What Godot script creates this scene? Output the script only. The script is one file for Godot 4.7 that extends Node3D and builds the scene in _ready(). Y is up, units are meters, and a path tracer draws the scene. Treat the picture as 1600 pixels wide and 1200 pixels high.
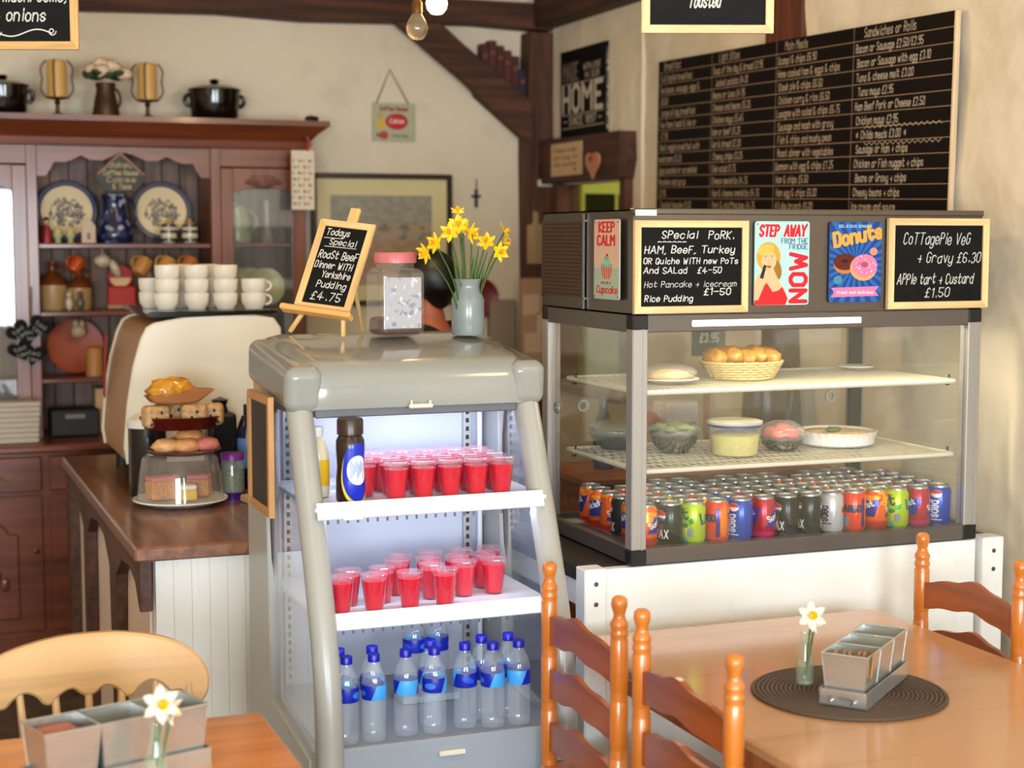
extends Node3D
# A cafe counter: x runs along the counters, y is up, depth into the room is -z (V(x, y, d) takes the depth d as positive).

class MB:
	var v := PackedVector3Array()
	var n := PackedVector3Array()
	var u := PackedVector2Array()
	func tri(a: Vector3, b: Vector3, c: Vector3, na: Vector3, nb: Vector3, nc: Vector3, ua := Vector2.ZERO, ub := Vector2.ZERO, uc := Vector2.ZERO) -> void:
		var g := (b - a).cross(c - a)
		if g.length_squared() < 1e-18:
			return
		if g.dot(na + nb + nc) > 0.0:
			v.append(a); v.append(c); v.append(b)
			n.append(na); n.append(nc); n.append(nb)
			u.append(ua); u.append(uc); u.append(ub)
		else:
			v.append(a); v.append(b); v.append(c)
			n.append(na); n.append(nb); n.append(nc)
			u.append(ua); u.append(ub); u.append(uc)
	func face(a: Vector3, b: Vector3, c: Vector3, d: Vector3, nn: Vector3) -> void:  # a flat quad with the texture laid on it: a is its top left corner, b its top right
		tri(a, b, c, nn, nn, nn, Vector2(0, 0), Vector2(1, 0), Vector2(1, 1))
		tri(a, c, d, nn, nn, nn, Vector2(0, 0), Vector2(1, 1), Vector2(0, 1))
	func out_quad(a: Vector3, b: Vector3, c: Vector3, d: Vector3, o: Vector3) -> void:
		var nn := (b - a).cross(c - a)
		if nn.length_squared() < 1e-16:
			nn = (c - a).cross(d - a)
		nn = nn.normalized()
		if nn.dot((a + b + c + d) / 4.0 - o) < 0.0:
			nn = -nn
		face(a, b, c, d, nn)
	func out_tri(a: Vector3, b: Vector3, c: Vector3, o: Vector3) -> void:
		var nn := (b - a).cross(c - a).normalized()
		if nn.dot((a + b + c) / 3.0 - o) < 0.0:
			nn = -nn
		tri(a, b, c, nn, nn, nn)
	func corner(h: Vector3, sg: Vector3, k: int, b: float) -> Vector3:
		var q := Vector3(sg.x * (h.x - b), sg.y * (h.y - b), sg.z * (h.z - b))
		q[k] = sg[k] * h[k]
		return q
	func box(c: Vector3, s: Vector3, b := 0.003, xf := Transform3D()) -> void:
		var h := s / 2.0
		b = minf(b, minf(h.x, minf(h.y, h.z)) * 0.8)
		var o := xf * c
		for k in 3:
			var i := (k + 1) % 3
			var j := (k + 2) % 3
			for s1 in [-1.0, 1.0]:
				var q := []
				for e in [[-1.0, 1.0], [1.0, 1.0], [1.0, -1.0], [-1.0, -1.0]]:
					var sg := Vector3.ZERO
					sg[k] = s1
					sg[i] = e[0]
					sg[j] = e[1]
					q.append(xf * (c + corner(h, sg, k, b)))
				out_quad(q[0], q[1], q[2], q[3], o)
				if b > 0.0:
					for s2 in [-1.0, 1.0]:
						var m := []
						for e in [[k, -1.0], [k, 1.0], [i, 1.0], [i, -1.0]]:
							var sg := Vector3.ZERO
							sg[k] = s1
							sg[i] = s2
							sg[j] = e[1]
							m.append(xf * (c + corner(h, sg, e[0], b)))
						out_quad(m[0], m[1], m[2], m[3], o)
		if b > 0.0:
			for x in [-1.0, 1.0]:
				for y in [-1.0, 1.0]:
					for z in [-1.0, 1.0]:
						var sg := Vector3(x, y, z)
						out_tri(xf * (c + corner(h, sg, 0, b)), xf * (c + corner(h, sg, 1, b)), xf * (c + corner(h, sg, 2, b)), o)
	func span(a: Vector3, b: Vector3, bev := 0.003, xf := Transform3D()) -> void:  # a box between two opposite corners
		box((a + b) / 2.0, (b - a).abs(), bev, xf)
	func rbox(c: Vector3, s: Vector3, r: float, q := 4, xf := Transform3D()) -> void:  # a box with round edges
		var h := s / 2.0
		r = minf(r, minf(h.x, minf(h.y, h.z)) * 0.98)
		var rows := []
		var nrm := []
		for half in 2:
			for a in q + 1:
				var lat := -PI / 2 + (PI / 2) * (half + float(a) / q)
				var sy := -1.0 if half == 0 else 1.0
				var row := []
				var rn := []
				for quad in 4:
					for e in q + 1:
						var lon := (PI / 2) * (quad + float(e) / q)
						var nn := Vector3(cos(lat) * cos(lon), sin(lat), cos(lat) * sin(lon))
						var sx := 1.0 if quad == 0 or quad == 3 else -1.0
						var sz := 1.0 if quad < 2 else -1.0
						row.append(xf * (c + Vector3(sx * (h.x - r), sy * (h.y - r), sz * (h.z - r)) + nn * r))
						rn.append((xf.basis * nn).normalized())
				row.append(row[0])
				rn.append(rn[0])
				rows.append(row)
				nrm.append(rn)
		for i in rows.size() - 1:
			for j in rows[i].size() - 1:
				_q4(rows, nrm, i, j)
		var w: int = rows[0].size() - 1
		for e in [0, rows.size() - 1]:
			var mid := Vector3.ZERO
			for j in w:
				mid += rows[e][j]
			mid /= w
			for j in w:
				tri(mid, rows[e][j], rows[e][j + 1], nrm[e][0], nrm[e][j], nrm[e][j + 1])
	func _q4(r: Array, m: Array, i: int, j: int) -> void:
		tri(r[i][j], r[i][j + 1], r[i + 1][j + 1], m[i][j], m[i][j + 1], m[i + 1][j + 1])
		tri(r[i][j], r[i + 1][j + 1], r[i + 1][j], m[i][j], m[i + 1][j + 1], m[i + 1][j])
	func lathe(prof: Array, segs := 20, xf := Transform3D(), sharp := 0.75) -> void:  # prof: Vector2(radius, y), outside on the right when it runs upward
		var np := prof.size()
		var sn := []
		var run := [0.0]
		for k in np - 1:
			var t: Vector2 = prof[k + 1] - prof[k]
			run.append(run[k] + t.length())
			sn.append(Vector2(t.y, -t.x).normalized())
		for k in np - 1:
			var n0: Vector2 = sn[k]
			var n1: Vector2 = sn[k]
			if k > 0 and sn[k - 1].dot(sn[k]) > sharp:
				n0 = (sn[k - 1] + sn[k]).normalized()
			if k < np - 2 and sn[k + 1].dot(sn[k]) > sharp:
				n1 = (sn[k + 1] + sn[k]).normalized()
			var a: Vector2 = prof[k]
			var b: Vector2 = prof[k + 1]
			var v0: float = 1.0 - run[k] / run[-1]
			var v1: float = 1.0 - run[k + 1] / run[-1]
			for i in segs:
				var t0 := TAU * i / segs
				var t1 := TAU * (i + 1) / segs
				var d0 := Vector3(sin(t0), 0, cos(t0))
				var d1 := Vector3(sin(t1), 0, cos(t1))
				var A := xf * (d0 * b.x + Vector3(0, b.y, 0))
				var B := xf * (d1 * b.x + Vector3(0, b.y, 0))
				var C := xf * (d1 * a.x + Vector3(0, a.y, 0))
				var D := xf * (d0 * a.x + Vector3(0, a.y, 0))
				var nA := (xf.basis * (d0 * n1.x + Vector3(0, n1.y, 0))).normalized()
				var nB := (xf.basis * (d1 * n1.x + Vector3(0, n1.y, 0))).normalized()
				var nC := (xf.basis * (d1 * n0.x + Vector3(0, n0.y, 0))).normalized()
				var nD := (xf.basis * (d0 * n0.x + Vector3(0, n0.y, 0))).normalized()
				var u0 := float(i) / segs
				var u1 := float(i + 1) / segs
				tri(A, B, C, nA, nB, nC, Vector2(u0, v1), Vector2(u1, v1), Vector2(u1, v0))
				tri(A, C, D, nA, nC, nD, Vector2(u0, v1), Vector2(u1, v0), Vector2(u0, v0))
	func tube(pts: Array, r, segs := 8, xf := Transform3D(), caps := true) -> void:  # r: a radius or one for each point
		var last := Vector3.UP
		var rows := []
		var nrm := []
		var side := Vector3.ZERO
		for k in pts.size():
			var t: Vector3
			if k == 0:
				t = pts[1] - pts[0]
			elif k == pts.size() - 1:
				t = pts[k] - pts[k - 1]
			else:
				t = (pts[k + 1] - pts[k]).normalized() + (pts[k] - pts[k - 1]).normalized()
			t = t.normalized()
			if k == 0:
				side = t.cross(Vector3.UP if absf(t.y) < 0.9 else Vector3.RIGHT).normalized()
			else:
				side = (side - t * side.dot(t)).normalized()
			last = side.cross(t)
			var rr: float = r[k] if r is Array else r
			var row := []
			var rn := []
			for i in segs + 1:
				var a := TAU * i / segs
				var d := side * cos(a) + last * sin(a)
				row.append(xf * (pts[k] + d * rr))
				rn.append((xf.basis * d).normalized())
			rows.append(row)
			nrm.append(rn)
		for k in pts.size() - 1:
			for i in segs:
				_q4(rows, nrm, k, i)
		if caps:
			for e in [0, pts.size() - 1]:
				var dir: Vector3 = (pts[0] - pts[1]) if e == 0 else (pts[e] - pts[e - 1])
				dir = (xf.basis * dir).normalized()
				for i in segs:
					tri(xf * pts[e], rows[e][i], rows[e][i + 1], dir, dir, dir)
	func grid(rows: Array, flip := false, closed := false) -> void:  # a smooth skin over rows of points
		var nr := rows.size()
		var nc: int = rows[0].size()
		var nrm := []
		for i in nr:
			var rn := []
			for j in nc:
				var j0 := j - 1
				var j1 := j + 1
				if closed:
					if j0 < 0:
						j0 = nc - 2
					if j1 > nc - 1:
						j1 = 1
				else:
					j0 = maxi(j0, 0)
					j1 = mini(j1, nc - 1)
				var i0 := maxi(i - 1, 0)
				var i1 := mini(i + 1, nr - 1)
				var du: Vector3 = rows[i][j1] - rows[i][j0]
				var dv: Vector3 = rows[i1][j] - rows[i0][j]
				if du.length_squared() < 1e-14:
					var ii := i1 if i == 0 else i0
					du = rows[ii][j1] - rows[ii][j0]
				var nn := du.cross(dv).normalized()
				rn.append(-nn if flip else nn)
			nrm.append(rn)
		for i in nr - 1:
			for j in nc - 1:
				var ua := Vector2(float(j) / (nc - 1), float(i) / (nr - 1))
				var ub := Vector2(float(j + 1) / (nc - 1), float(i) / (nr - 1))
				var uc := Vector2(float(j + 1) / (nc - 1), float(i + 1) / (nr - 1))
				var ud := Vector2(float(j) / (nc - 1), float(i + 1) / (nr - 1))
				tri(rows[i][j], rows[i][j + 1], rows[i + 1][j + 1], nrm[i][j], nrm[i][j + 1], nrm[i + 1][j + 1], ua, ub, uc)
				tri(rows[i][j], rows[i + 1][j + 1], rows[i + 1][j], nrm[i][j], nrm[i + 1][j + 1], nrm[i + 1][j], ua, uc, ud)
	func lump(c: Vector3, r: Vector3, amp := 0.12, freq := 2.0, sd := 1, nu := 18, nv := 10, xf := Transform3D()) -> void:  # an uneven round piece
		var fn := FastNoiseLite.new()
		fn.seed = sd
		fn.frequency = freq
		var rows := []
		for i in nv + 1:
			var lat := -PI / 2 + PI * i / nv
			var row := []
			for j in nu + 1:
				var lon := TAU * (j % nu) / nu
				var d := Vector3(cos(lat) * sin(lon), sin(lat), cos(lat) * cos(lon))
				row.append(xf * (c + d * r * (1.0 + amp * fn.get_noise_3d(d.x, d.y, d.z) * 2.0)))
			rows.append(row)
		grid(rows, false, true)
	func prism(poly: PackedVector2Array, depth: float, bev := 0.0, xf := Transform3D()) -> void:  # a polygon in xy pushed out along z, both ways
		if Geometry2D.is_polygon_clockwise(poly):
			poly.reverse()
		var m := poly.size()
		var h := depth / 2.0
		var ins := PackedVector2Array()
		for i in m:
			var e0 := (poly[i] - poly[(i + m - 1) % m]).normalized()
			var e1 := (poly[(i + 1) % m] - poly[i]).normalized()
			var q := Vector2(-e0.y, e0.x) + Vector2(-e1.y, e1.x)
			ins.append(poly[i] + q.normalized() * bev)
		var idx := Geometry2D.triangulate_polygon(ins)
		var lo := poly[0]
		var hi := poly[0]
		for q in poly:
			lo = lo.min(q)
			hi = hi.max(q)
		for s1 in [-1.0, 1.0]:
			var nn: Vector3 = (xf.basis * Vector3(0, 0, s1)).normalized()
			for k in range(0, idx.size(), 3):
				var p := []
				var uv := []
				for e in 3:
					var q := ins[idx[k + e]]
					p.append(xf * Vector3(q.x, q.y, s1 * h))
					uv.append(Vector2((q.x - lo.x) / (hi.x - lo.x), (hi.y - q.y) / (hi.y - lo.y)))
				tri(p[0], p[1], p[2], nn, nn, nn, uv[0], uv[1], uv[2])
		var en := []
		for i in m:
			var e := (poly[(i + 1) % m] - poly[i]).normalized()
			en.append(Vector2(e.y, -e.x))
		for i in m:
			var i1 := (i + 1) % m
			var n0: Vector2 = en[i]
			var n1: Vector2 = en[i]
			if en[(i + m - 1) % m].dot(en[i]) > 0.8:
				n0 = (en[(i + m - 1) % m] + en[i]).normalized()
			if en[i1].dot(en[i]) > 0.8:
				n1 = (en[i1] + en[i]).normalized()
			var N0 := (xf.basis * Vector3(n0.x, n0.y, 0)).normalized()
			var N1 := (xf.basis * Vector3(n1.x, n1.y, 0)).normalized()
			var a := poly[i]
			var b := poly[i1]
			var A := xf * Vector3(a.x, a.y, h - bev)
			var B := xf * Vector3(b.x, b.y, h - bev)
			var C := xf * Vector3(b.x, b.y, -h + bev)
			var D := xf * Vector3(a.x, a.y, -h + bev)
			tri(A, B, C, N0, N1, N1)
			tri(A, C, D, N0, N1, N0)
			if bev > 0.0:
				for s1 in [-1.0, 1.0]:
					var z: float = s1 * h
					var N2: Vector3 = (xf.basis * (Vector3(n0.x, n0.y, 0) + Vector3(0, 0, s1))).normalized()
					var P := xf * Vector3(a.x, a.y, z - s1 * bev)
					var Q := xf * Vector3(b.x, b.y, z - s1 * bev)
					var R := xf * Vector3(ins[i1].x, ins[i1].y, z)
					var S := xf * Vector3(ins[i].x, ins[i].y, z)
					tri(P, Q, R, N2, N2, N2)
					tri(P, R, S, N2, N2, N2)
	func mesh() -> ArrayMesh:
		var arr := []
		arr.resize(Mesh.ARRAY_MAX)
		arr[Mesh.ARRAY_VERTEX] = v
		arr[Mesh.ARRAY_NORMAL] = n
		arr[Mesh.ARRAY_TEX_UV] = u
		var m := ArrayMesh.new()
		m.add_surface_from_arrays(Mesh.PRIMITIVE_TRIANGLES, arr)
		return m

var mats := {}
var taken := {}
var rng := RandomNumberGenerator.new()

func V(x: float, y: float, d: float) -> Vector3:
	return Vector3(x, y, -d)

func numbered(called: String) -> String:
	taken[called] = taken.get(called, -1) + 1
	return called if taken[called] == 0 else "%s_%03d" % [called, taken[called]]

func tag(o: Node, label: String, category: String, group := "") -> Node:
	o.set_meta("label", label)
	o.set_meta("category", category)
	if group:
		o.set_meta("group", group)
	return o

func thing(called: String, label: String, category: String, at := Vector3.ZERO, turn := 0.0, group := "") -> Node3D:
	var o := Node3D.new()
	o.name = numbered(called)
	add_child(o)
	o.position = at
	o.rotation.y = turn
	tag(o, label, category, group)
	return o

func part(parent: Node, called: String, m, material: Material, label := "") -> MeshInstance3D:
	var o := MeshInstance3D.new()
	o.name = called
	o.mesh = m.mesh() if m is MB else m
	o.material_override = material
	parent.add_child(o, true)
	if label:
		o.set_meta("label", label)
	return o

func struct(called: String, m, material: Material, parent: Node = null) -> MeshInstance3D:
	var o := part(parent if parent else self, called, m, material)
	o.set_meta("kind", "structure")
	return o

func copy(o: Node3D, at: Vector3, turn: float, label: String, group := "", base_name := "") -> Node3D:
	var c: Node3D = o.duplicate()
	c.name = numbered(base_name)
	add_child(c)
	c.position = at
	c.rotation.y = turn
	c.set_meta("label", label)
	if group:
		c.set_meta("group", group)
	return c

func xform(at: Vector3, rx := 0.0, ry := 0.0, rz := 0.0) -> Transform3D:
	return Transform3D(Basis.from_euler(Vector3(rx, ry, rz)), at)

# ---------------------------------------------------------------- materials
var tex := {}

func noise_tex(key: String, freq: float, lo: float, hi: float, octaves := 4, sd := 3, type := FastNoiseLite.TYPE_SIMPLEX_SMOOTH, size := 512) -> NoiseTexture2D:
	if tex.has(key):
		return tex[key]
	var f := FastNoiseLite.new()
	f.seed = sd
	f.noise_type = type
	f.frequency = freq
	f.fractal_octaves = octaves
	var t := NoiseTexture2D.new()
	t.width = size
	t.height = size
	t.seamless = true
	t.noise = f
	var g := Gradient.new()
	g.set_color(0, Color(lo, lo, lo))
	g.set_color(1, Color(hi, hi, hi))
	t.color_ramp = g
	tex[key] = t
	return t

func mat(called: String, c := Color.WHITE, rough := 0.6, metal := 0.0) -> StandardMaterial3D:
	if mats.has(called):
		return mats[called]
	var m := StandardMaterial3D.new()
	m.resource_name = called
	m.albedo_color = c
	m.roughness = rough
	m.metallic = metal
	mats[called] = m
	return m

func wood(called: String, c: Color, rough: float, axis: int, coat := 0.0, strength := 0.55, fine := 16.0) -> StandardMaterial3D:  # grain runs along the axis
	if mats.has(called):
		return mats[called]
	var m := mat(called, c, rough)
	m.albedo_texture = noise_tex("grain%d" % int(strength * 100), 0.012, strength, 1.15, 5)
	m.uv1_triplanar = true
	var s := Vector3(fine, fine, fine)
	s[axis] = fine * 0.07
	m.uv1_scale = s * 0.25
	if coat > 0.0:
		m.clearcoat_enabled = true
		m.clearcoat = coat
		m.clearcoat_roughness = 0.12
	return m

func speckled(called: String, c: Color, rough: float, scale := 3.0, lo := 0.8, metal := 0.0, bump := 0.0) -> StandardMaterial3D:
	if mats.has(called):
		return mats[called]
	var m := mat(called, c, rough, metal)
	m.albedo_texture = noise_tex("cloud%d" % int(lo * 100), 0.008, lo, 1.1, 4)
	m.uv1_triplanar = true
	m.uv1_scale = Vector3.ONE * scale
	if bump > 0.0:
		m.heightmap_enabled = true
		m.heightmap_texture = noise_tex("bump", 0.01, 0.0, 1.0, 3, 9)
		m.heightmap_scale = bump
	return m

func glass(called: String, c: Color, alpha: float, rough := 0.02) -> StandardMaterial3D:
	if mats.has(called):
		return mats[called]
	var m := mat(called, Color(c.r, c.g, c.b, alpha), rough)
	m.transparency = BaseMaterial3D.TRANSPARENCY_ALPHA
	return m

func glow(called: String, c: Color, energy: float) -> StandardMaterial3D:
	if mats.has(called):
		return mats[called]
	var m := mat(called, c, 0.4)
	m.emission_enabled = true
	m.emission = c
	m.emission_energy_multiplier = energy
	return m

func printed(called: String, img: Image, rough := 0.5) -> StandardMaterial3D:
	var m := mat(called, Color.WHITE, rough)
	m.albedo_texture = ImageTexture.create_from_image(img)
	if rough >= 0.6:
		m.metallic_specular = 0.22
	return m

# ---------------------------------------------------------------- writing: a one-line hand, points as digit pairs on a grid (baseline 2, capitals up to 8)
const HAND := {
	"A": "022842 1434", "B": "0208 082837362505 2534332202", "C": "3728180703122233", "D": "0208 082837332202", "E": "38080232 0525", "F": "380802 0525",
	"G": "37281807031222333525", "H": "0208 3238 0535", "I": "1218", "J": "3833221203", "K": "0208 3805 0532", "L": "080232", "M": "0208254842", "N": "02083238",
	"O": "180703122233372818", "P": "0208 082837362505", "Q": "180703122233372818 2432", "R": "0208 082837362505 1532", "S": "3728180706153433221203",
	"T": "0848 2228", "U": "080312223338", "V": "082248", "W": "0812263248", "X": "0832 3802", "Y": "0825 4825 2522", "Z": "08380232",
	"a": "36260503122233 3632", "b": "0208 0516263533221203", "c": "3526160503122233", "d": "3832 3526160503122233", "e": "04343526160503122233", "f": "37281712 0636",
	"g": "3631201001 3526160503122233", "h": "0208 0516263532", "i": "1216 1718", "j": "161100 1718", "k": "0208 3604 1432", "l": "1218", "m": "0206 05162622 26364542",
	"n": "0206 0516263532", "o": "160503122233352616", "p": "0006 0516263533221203", "q": "3630 3526160503122233", "r": "0206 05162635", "s": "35261605142433221203",
	"t": "18132233 0636", "u": "0603122233 3632", "v": "062236", "w": "0612253246", "x": "0632 3602", "y": "0603122233 3631201001", "z": "06360232",
	"0": "180703122233372818", "1": "071812", "2": "07182837360232", "3": "0718283736253433221203", "4": "280444 2622", "5": "380805253433221203", "6": "3728180703122233342505",
	"7": "083812", "8": "1807061525343322120304152536372818", "9": "3625150607182837332212", "£": "3728171302 0232 0525", ".": "1213", ",": "1201", "-": "0535", "+": "0434 2226",
	"/": "0238", "&": "320718280603122244", "'": "1817", "!": "1814 1312", "*": "2327 0436 0634", "~": "0213233342",
}

func canvas(w: int, h: int, c: Color) -> Image:
	var im := Image.create_empty(w, h, false, Image.FORMAT_RGBA8)
	im.fill(c)
	return im

func stroke(im: Image, a: Vector2, b: Vector2, thick: float, c: Color, grit := 0.0) -> void:
	var r := thick / 2.0 + 1.0
	var x0 := maxi(0, int(minf(a.x, b.x) - r))
	var x1 := mini(im.get_width() - 1, int(maxf(a.x, b.x) + r))
	var y0 := maxi(0, int(minf(a.y, b.y) - r))
	var y1 := mini(im.get_height() - 1, int(maxf(a.y, b.y) + r))
	var d := b - a
	var l := maxf(d.length_squared(), 1e-6)
	for y in range(y0, y1 + 1):
		for x in range(x0, x1 + 1):
			var p := Vector2(x + 0.5, y + 0.5)
			var k := clampf((p - a).dot(d) / l, 0.0, 1.0)
			var e := clampf(thick / 2.0 - p.distance_to(a + d * k) + 0.5, 0.0, 1.0)
			if e > 0.0:
				if grit > 0.0:
					e *= 1.0 - grit * rng.randf()
				im.set_pixel(x, y, im.get_pixel(x, y).lerp(c, e))

func write(im: Image, s: String, x: float, y: float, cap: float, c: Color, thick := 2.0, wide := 1.0, slant := 0.0, grit := 0.0, wobble := 0.0, turn := 0.0) -> float:  # y: the baseline; returns where the line ends
	var k := cap / 6.0
	var o := Vector2(x, y)
	var at := 0.0
	for ch in s:
		if ch == " ":
			at += 3.0
			continue
		var g: String = HAND.get(ch, "")
		var far := 0.0
		var dy := (rng.randf() - 0.5) * wobble
		for piece in g.split(" ", false):
			var last := Vector2.INF
			for i in range(0, piece.length() - 1, 2):
				var q := Vector2(float(piece[i].to_int()), float(piece[i + 1].to_int()) - 2.0)
				far = maxf(far, q.x)
				q += Vector2((rng.randf() - 0.5), (rng.randf() - 0.5)) * wobble * 0.5
				var pt := Vector2((at + q.x) * wide * k + q.y * slant * k, -(q.y + dy) * k).rotated(turn) + o
				if last != Vector2.INF:
					stroke(im, last, pt, thick, c, grit)
				last = pt
		at += far + 1.5
	return x + at * wide * k

func width_of(s: String, cap: float, wide := 1.0) -> float:
	var at := 0.0
	for ch in s:
		if ch == " ":
			at += 3.0
			continue
		var far := 0.0
		for piece in String(HAND.get(ch, "")).split(" ", false):
			for i in range(0, piece.length() - 1, 2):
				far = maxf(far, float(piece[i].to_int()))
		at += far + 1.5
	return (at - 1.5) * wide * cap / 6.0

func fit(im: Image, s: String, x: float, y: float, w: float, cap: float, c: Color, thick := 2.0, slant := 0.0, grit := 0.0, wobble := 0.0) -> void:  # the line s, w pixels wide
	write(im, s, x, y, cap, c, thick, w / maxf(width_of(s, cap), 1.0), slant, grit, wobble)

func disc(im: Image, cx: float, cy: float, rx: float, ry: float, c: Color, turn := 0.0) -> void:
	var r := maxf(rx, ry) + 1.0
	for y in range(maxi(0, int(cy - r)), mini(im.get_height(), int(cy + r) + 1)):
		for x in range(maxi(0, int(cx - r)), mini(im.get_width(), int(cx + r) + 1)):
			var p := (Vector2(x + 0.5 - cx, y + 0.5 - cy)).rotated(-turn)
			var e := (1.0 - sqrt((p.x / rx) ** 2 + (p.y / ry) ** 2)) * minf(rx, ry) + 0.5
			if e > 0.0:
				im.set_pixel(x, y, im.get_pixel(x, y).lerp(c, minf(e, 1.0)))

func fill_poly(im: Image, pts: PackedVector2Array, c: Color) -> void:
	var lo := pts[0]
	var hi := pts[0]
	for q in pts:
		lo = lo.min(q)
		hi = hi.max(q)
	for y in range(maxi(0, int(lo.y)), mini(im.get_height(), int(hi.y) + 1)):
		for x in range(maxi(0, int(lo.x)), mini(im.get_width(), int(hi.x) + 1)):
			if Geometry2D.is_point_in_polygon(Vector2(x + 0.5, y + 0.5), pts):
				im.set_pixel(x, y, c)

func slate(w: int, h: int) -> Image:  # a chalkboard's face, with smears of wiped chalk
	var im := canvas(w, h, Color(0.085, 0.085, 0.088))
	var f := FastNoiseLite.new()
	f.seed = w + h
	f.frequency = 0.012
	for y in h:
		for x in w:
			var k := 0.018 * (f.get_noise_2d(x * 0.5, y) + 0.3) + rng.randf() * 0.008
			im.set_pixel(x, y, Color(0.078 + k, 0.078 + k, 0.08 + k))
	return im

# ---------------------------------------------------------------- scene
func _ready() -> void:
	rng.seed = 7
	# camera: a 2x phone lens, standing height, turned 21 degrees from the room's axis
	var cam := Camera3D.new()
	cam.name = "camera"
	add_child(cam)
	cam.position = Vector3(0, 1.765, 0)
	cam.rotation = Vector3(-0.0905, -0.37, 0)
	cam.near = 0.05
	cam.far = 60.0
	var lens := CameraAttributesPhysical.new()
	lens.frustum_focal_length = 50.0
	lens.frustum_focus_distance = 4.3
	lens.frustum_near = 0.05
	lens.frustum_far = 60.0
	lens.exposure_aperture = 2.2
	cam.attributes = lens
	cam.current = true
	# sky and daylight
	var env := Environment.new()
	env.background_mode = Environment.BG_SKY
	var sky := Sky.new()
	var air := ProceduralSkyMaterial.new()
	air.sky_top_color = Color(0.62, 0.72, 0.86)
	air.sky_horizon_color = Color(0.86, 0.89, 0.93)
	air.ground_bottom_color = Color(0.30, 0.30, 0.28)
	air.ground_horizon_color = Color(0.55, 0.55, 0.52)
	air.sky_energy_multiplier = 1.6
	sky.sky_material = air
	env.sky = sky
	env.tonemap_mode = Environment.TONE_MAPPER_LINEAR
	env.tonemap_exposure = 0.61
	env.sdfgi_enabled = true
	env.ssao_enabled = true
	env.ssil_enabled = true
	var we := WorldEnvironment.new()
	we.name = "world_environment"
	we.environment = env
	add_child(we)
	for w in WINDOWS:  # daylight that comes in through each window
		daylight(Vector3((w[0] + w[1]) / 2.0, (w[2] + w[3]) / 2.0, REAR - 0.03), Vector3(0, PI, 0) * 0.0, Vector2(w[1] - w[0] - 0.1, w[3] - w[2] - 0.1), 48.0 if w[0] < 0.0 else 32.0)
	build_shell()
	build_fridge()
	build_fridge_stock()
	build_display()
	build_display_stock()
	build_left_counter()
	build_dresser()
	build_dresser_things()
	build_walls_things()
	build_tables()
	build_fridge_top()
	build_person()
	build_lamps()

const REAR := 2.6
const WINDOWS := [[-2.3, -0.3, 0.85, 2.3], [0.7, 2.2, 0.85, 2.3]]

func daylight(at: Vector3, turn: Vector3, size: Vector2, energy: float) -> void:
	var l := AreaLight3D.new()
	l.name = "window_daylight"
	l.area_size = size
	l.light_color = Color(0.91, 0.96, 1.0)
	l.light_energy = energy
	l.area_range = 20.0
	l.area_attenuation = 2.0
	l.shadow_enabled = true
	add_child(l, true)
	l.position = at
	l.rotation = turn

func omni(at: Vector3, c: Color, energy: float, size: float, parent: Node = self) -> void:
	var l := OmniLight3D.new()
	l.name = "lamp_light"
	l.light_color = c
	l.light_energy = energy
	l.light_size = size
	l.omni_range = 14.0
	l.omni_attenuation = 2.0
	l.shadow_enabled = true
	parent.add_child(l, true)
	l.position = at

func strip_light(parent: Node, at: Vector3, turn: Vector3, size: Vector2, c: Color, energy: float) -> void:
	var l := AreaLight3D.new()
	l.name = "strip_light"
	l.area_size = size
	l.light_color = c
	l.light_energy = energy
	l.area_range = 8.0
	l.area_attenuation = 2.0
	l.shadow_enabled = true
	parent.add_child(l, true)
	l.position = at
	l.rotation = turn

# ---------------------------------------------------------------- the room
func side_xf(x: float) -> Transform3D:  # lays a polygon of (z, y) points across the x axis
	return Transform3D(Basis(Vector3(0, 0, 1), Vector3.UP, Vector3(-1, 0, 0)), Vector3(x, 0, 0))

func plaster() -> StandardMaterial3D:
	if mats.has("plaster"):
		return mats["plaster"]
	var m := speckled("plaster", Color(0.87, 0.825, 0.735), 0.85, 0.7, 0.95)
	m.uv1_world_triplanar = true
	m.heightmap_enabled = true
	m.heightmap_texture = noise_tex("trowel", 0.006, 0.0, 1.0, 4, 21)
	m.heightmap_scale = 1.3
	return m

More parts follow.
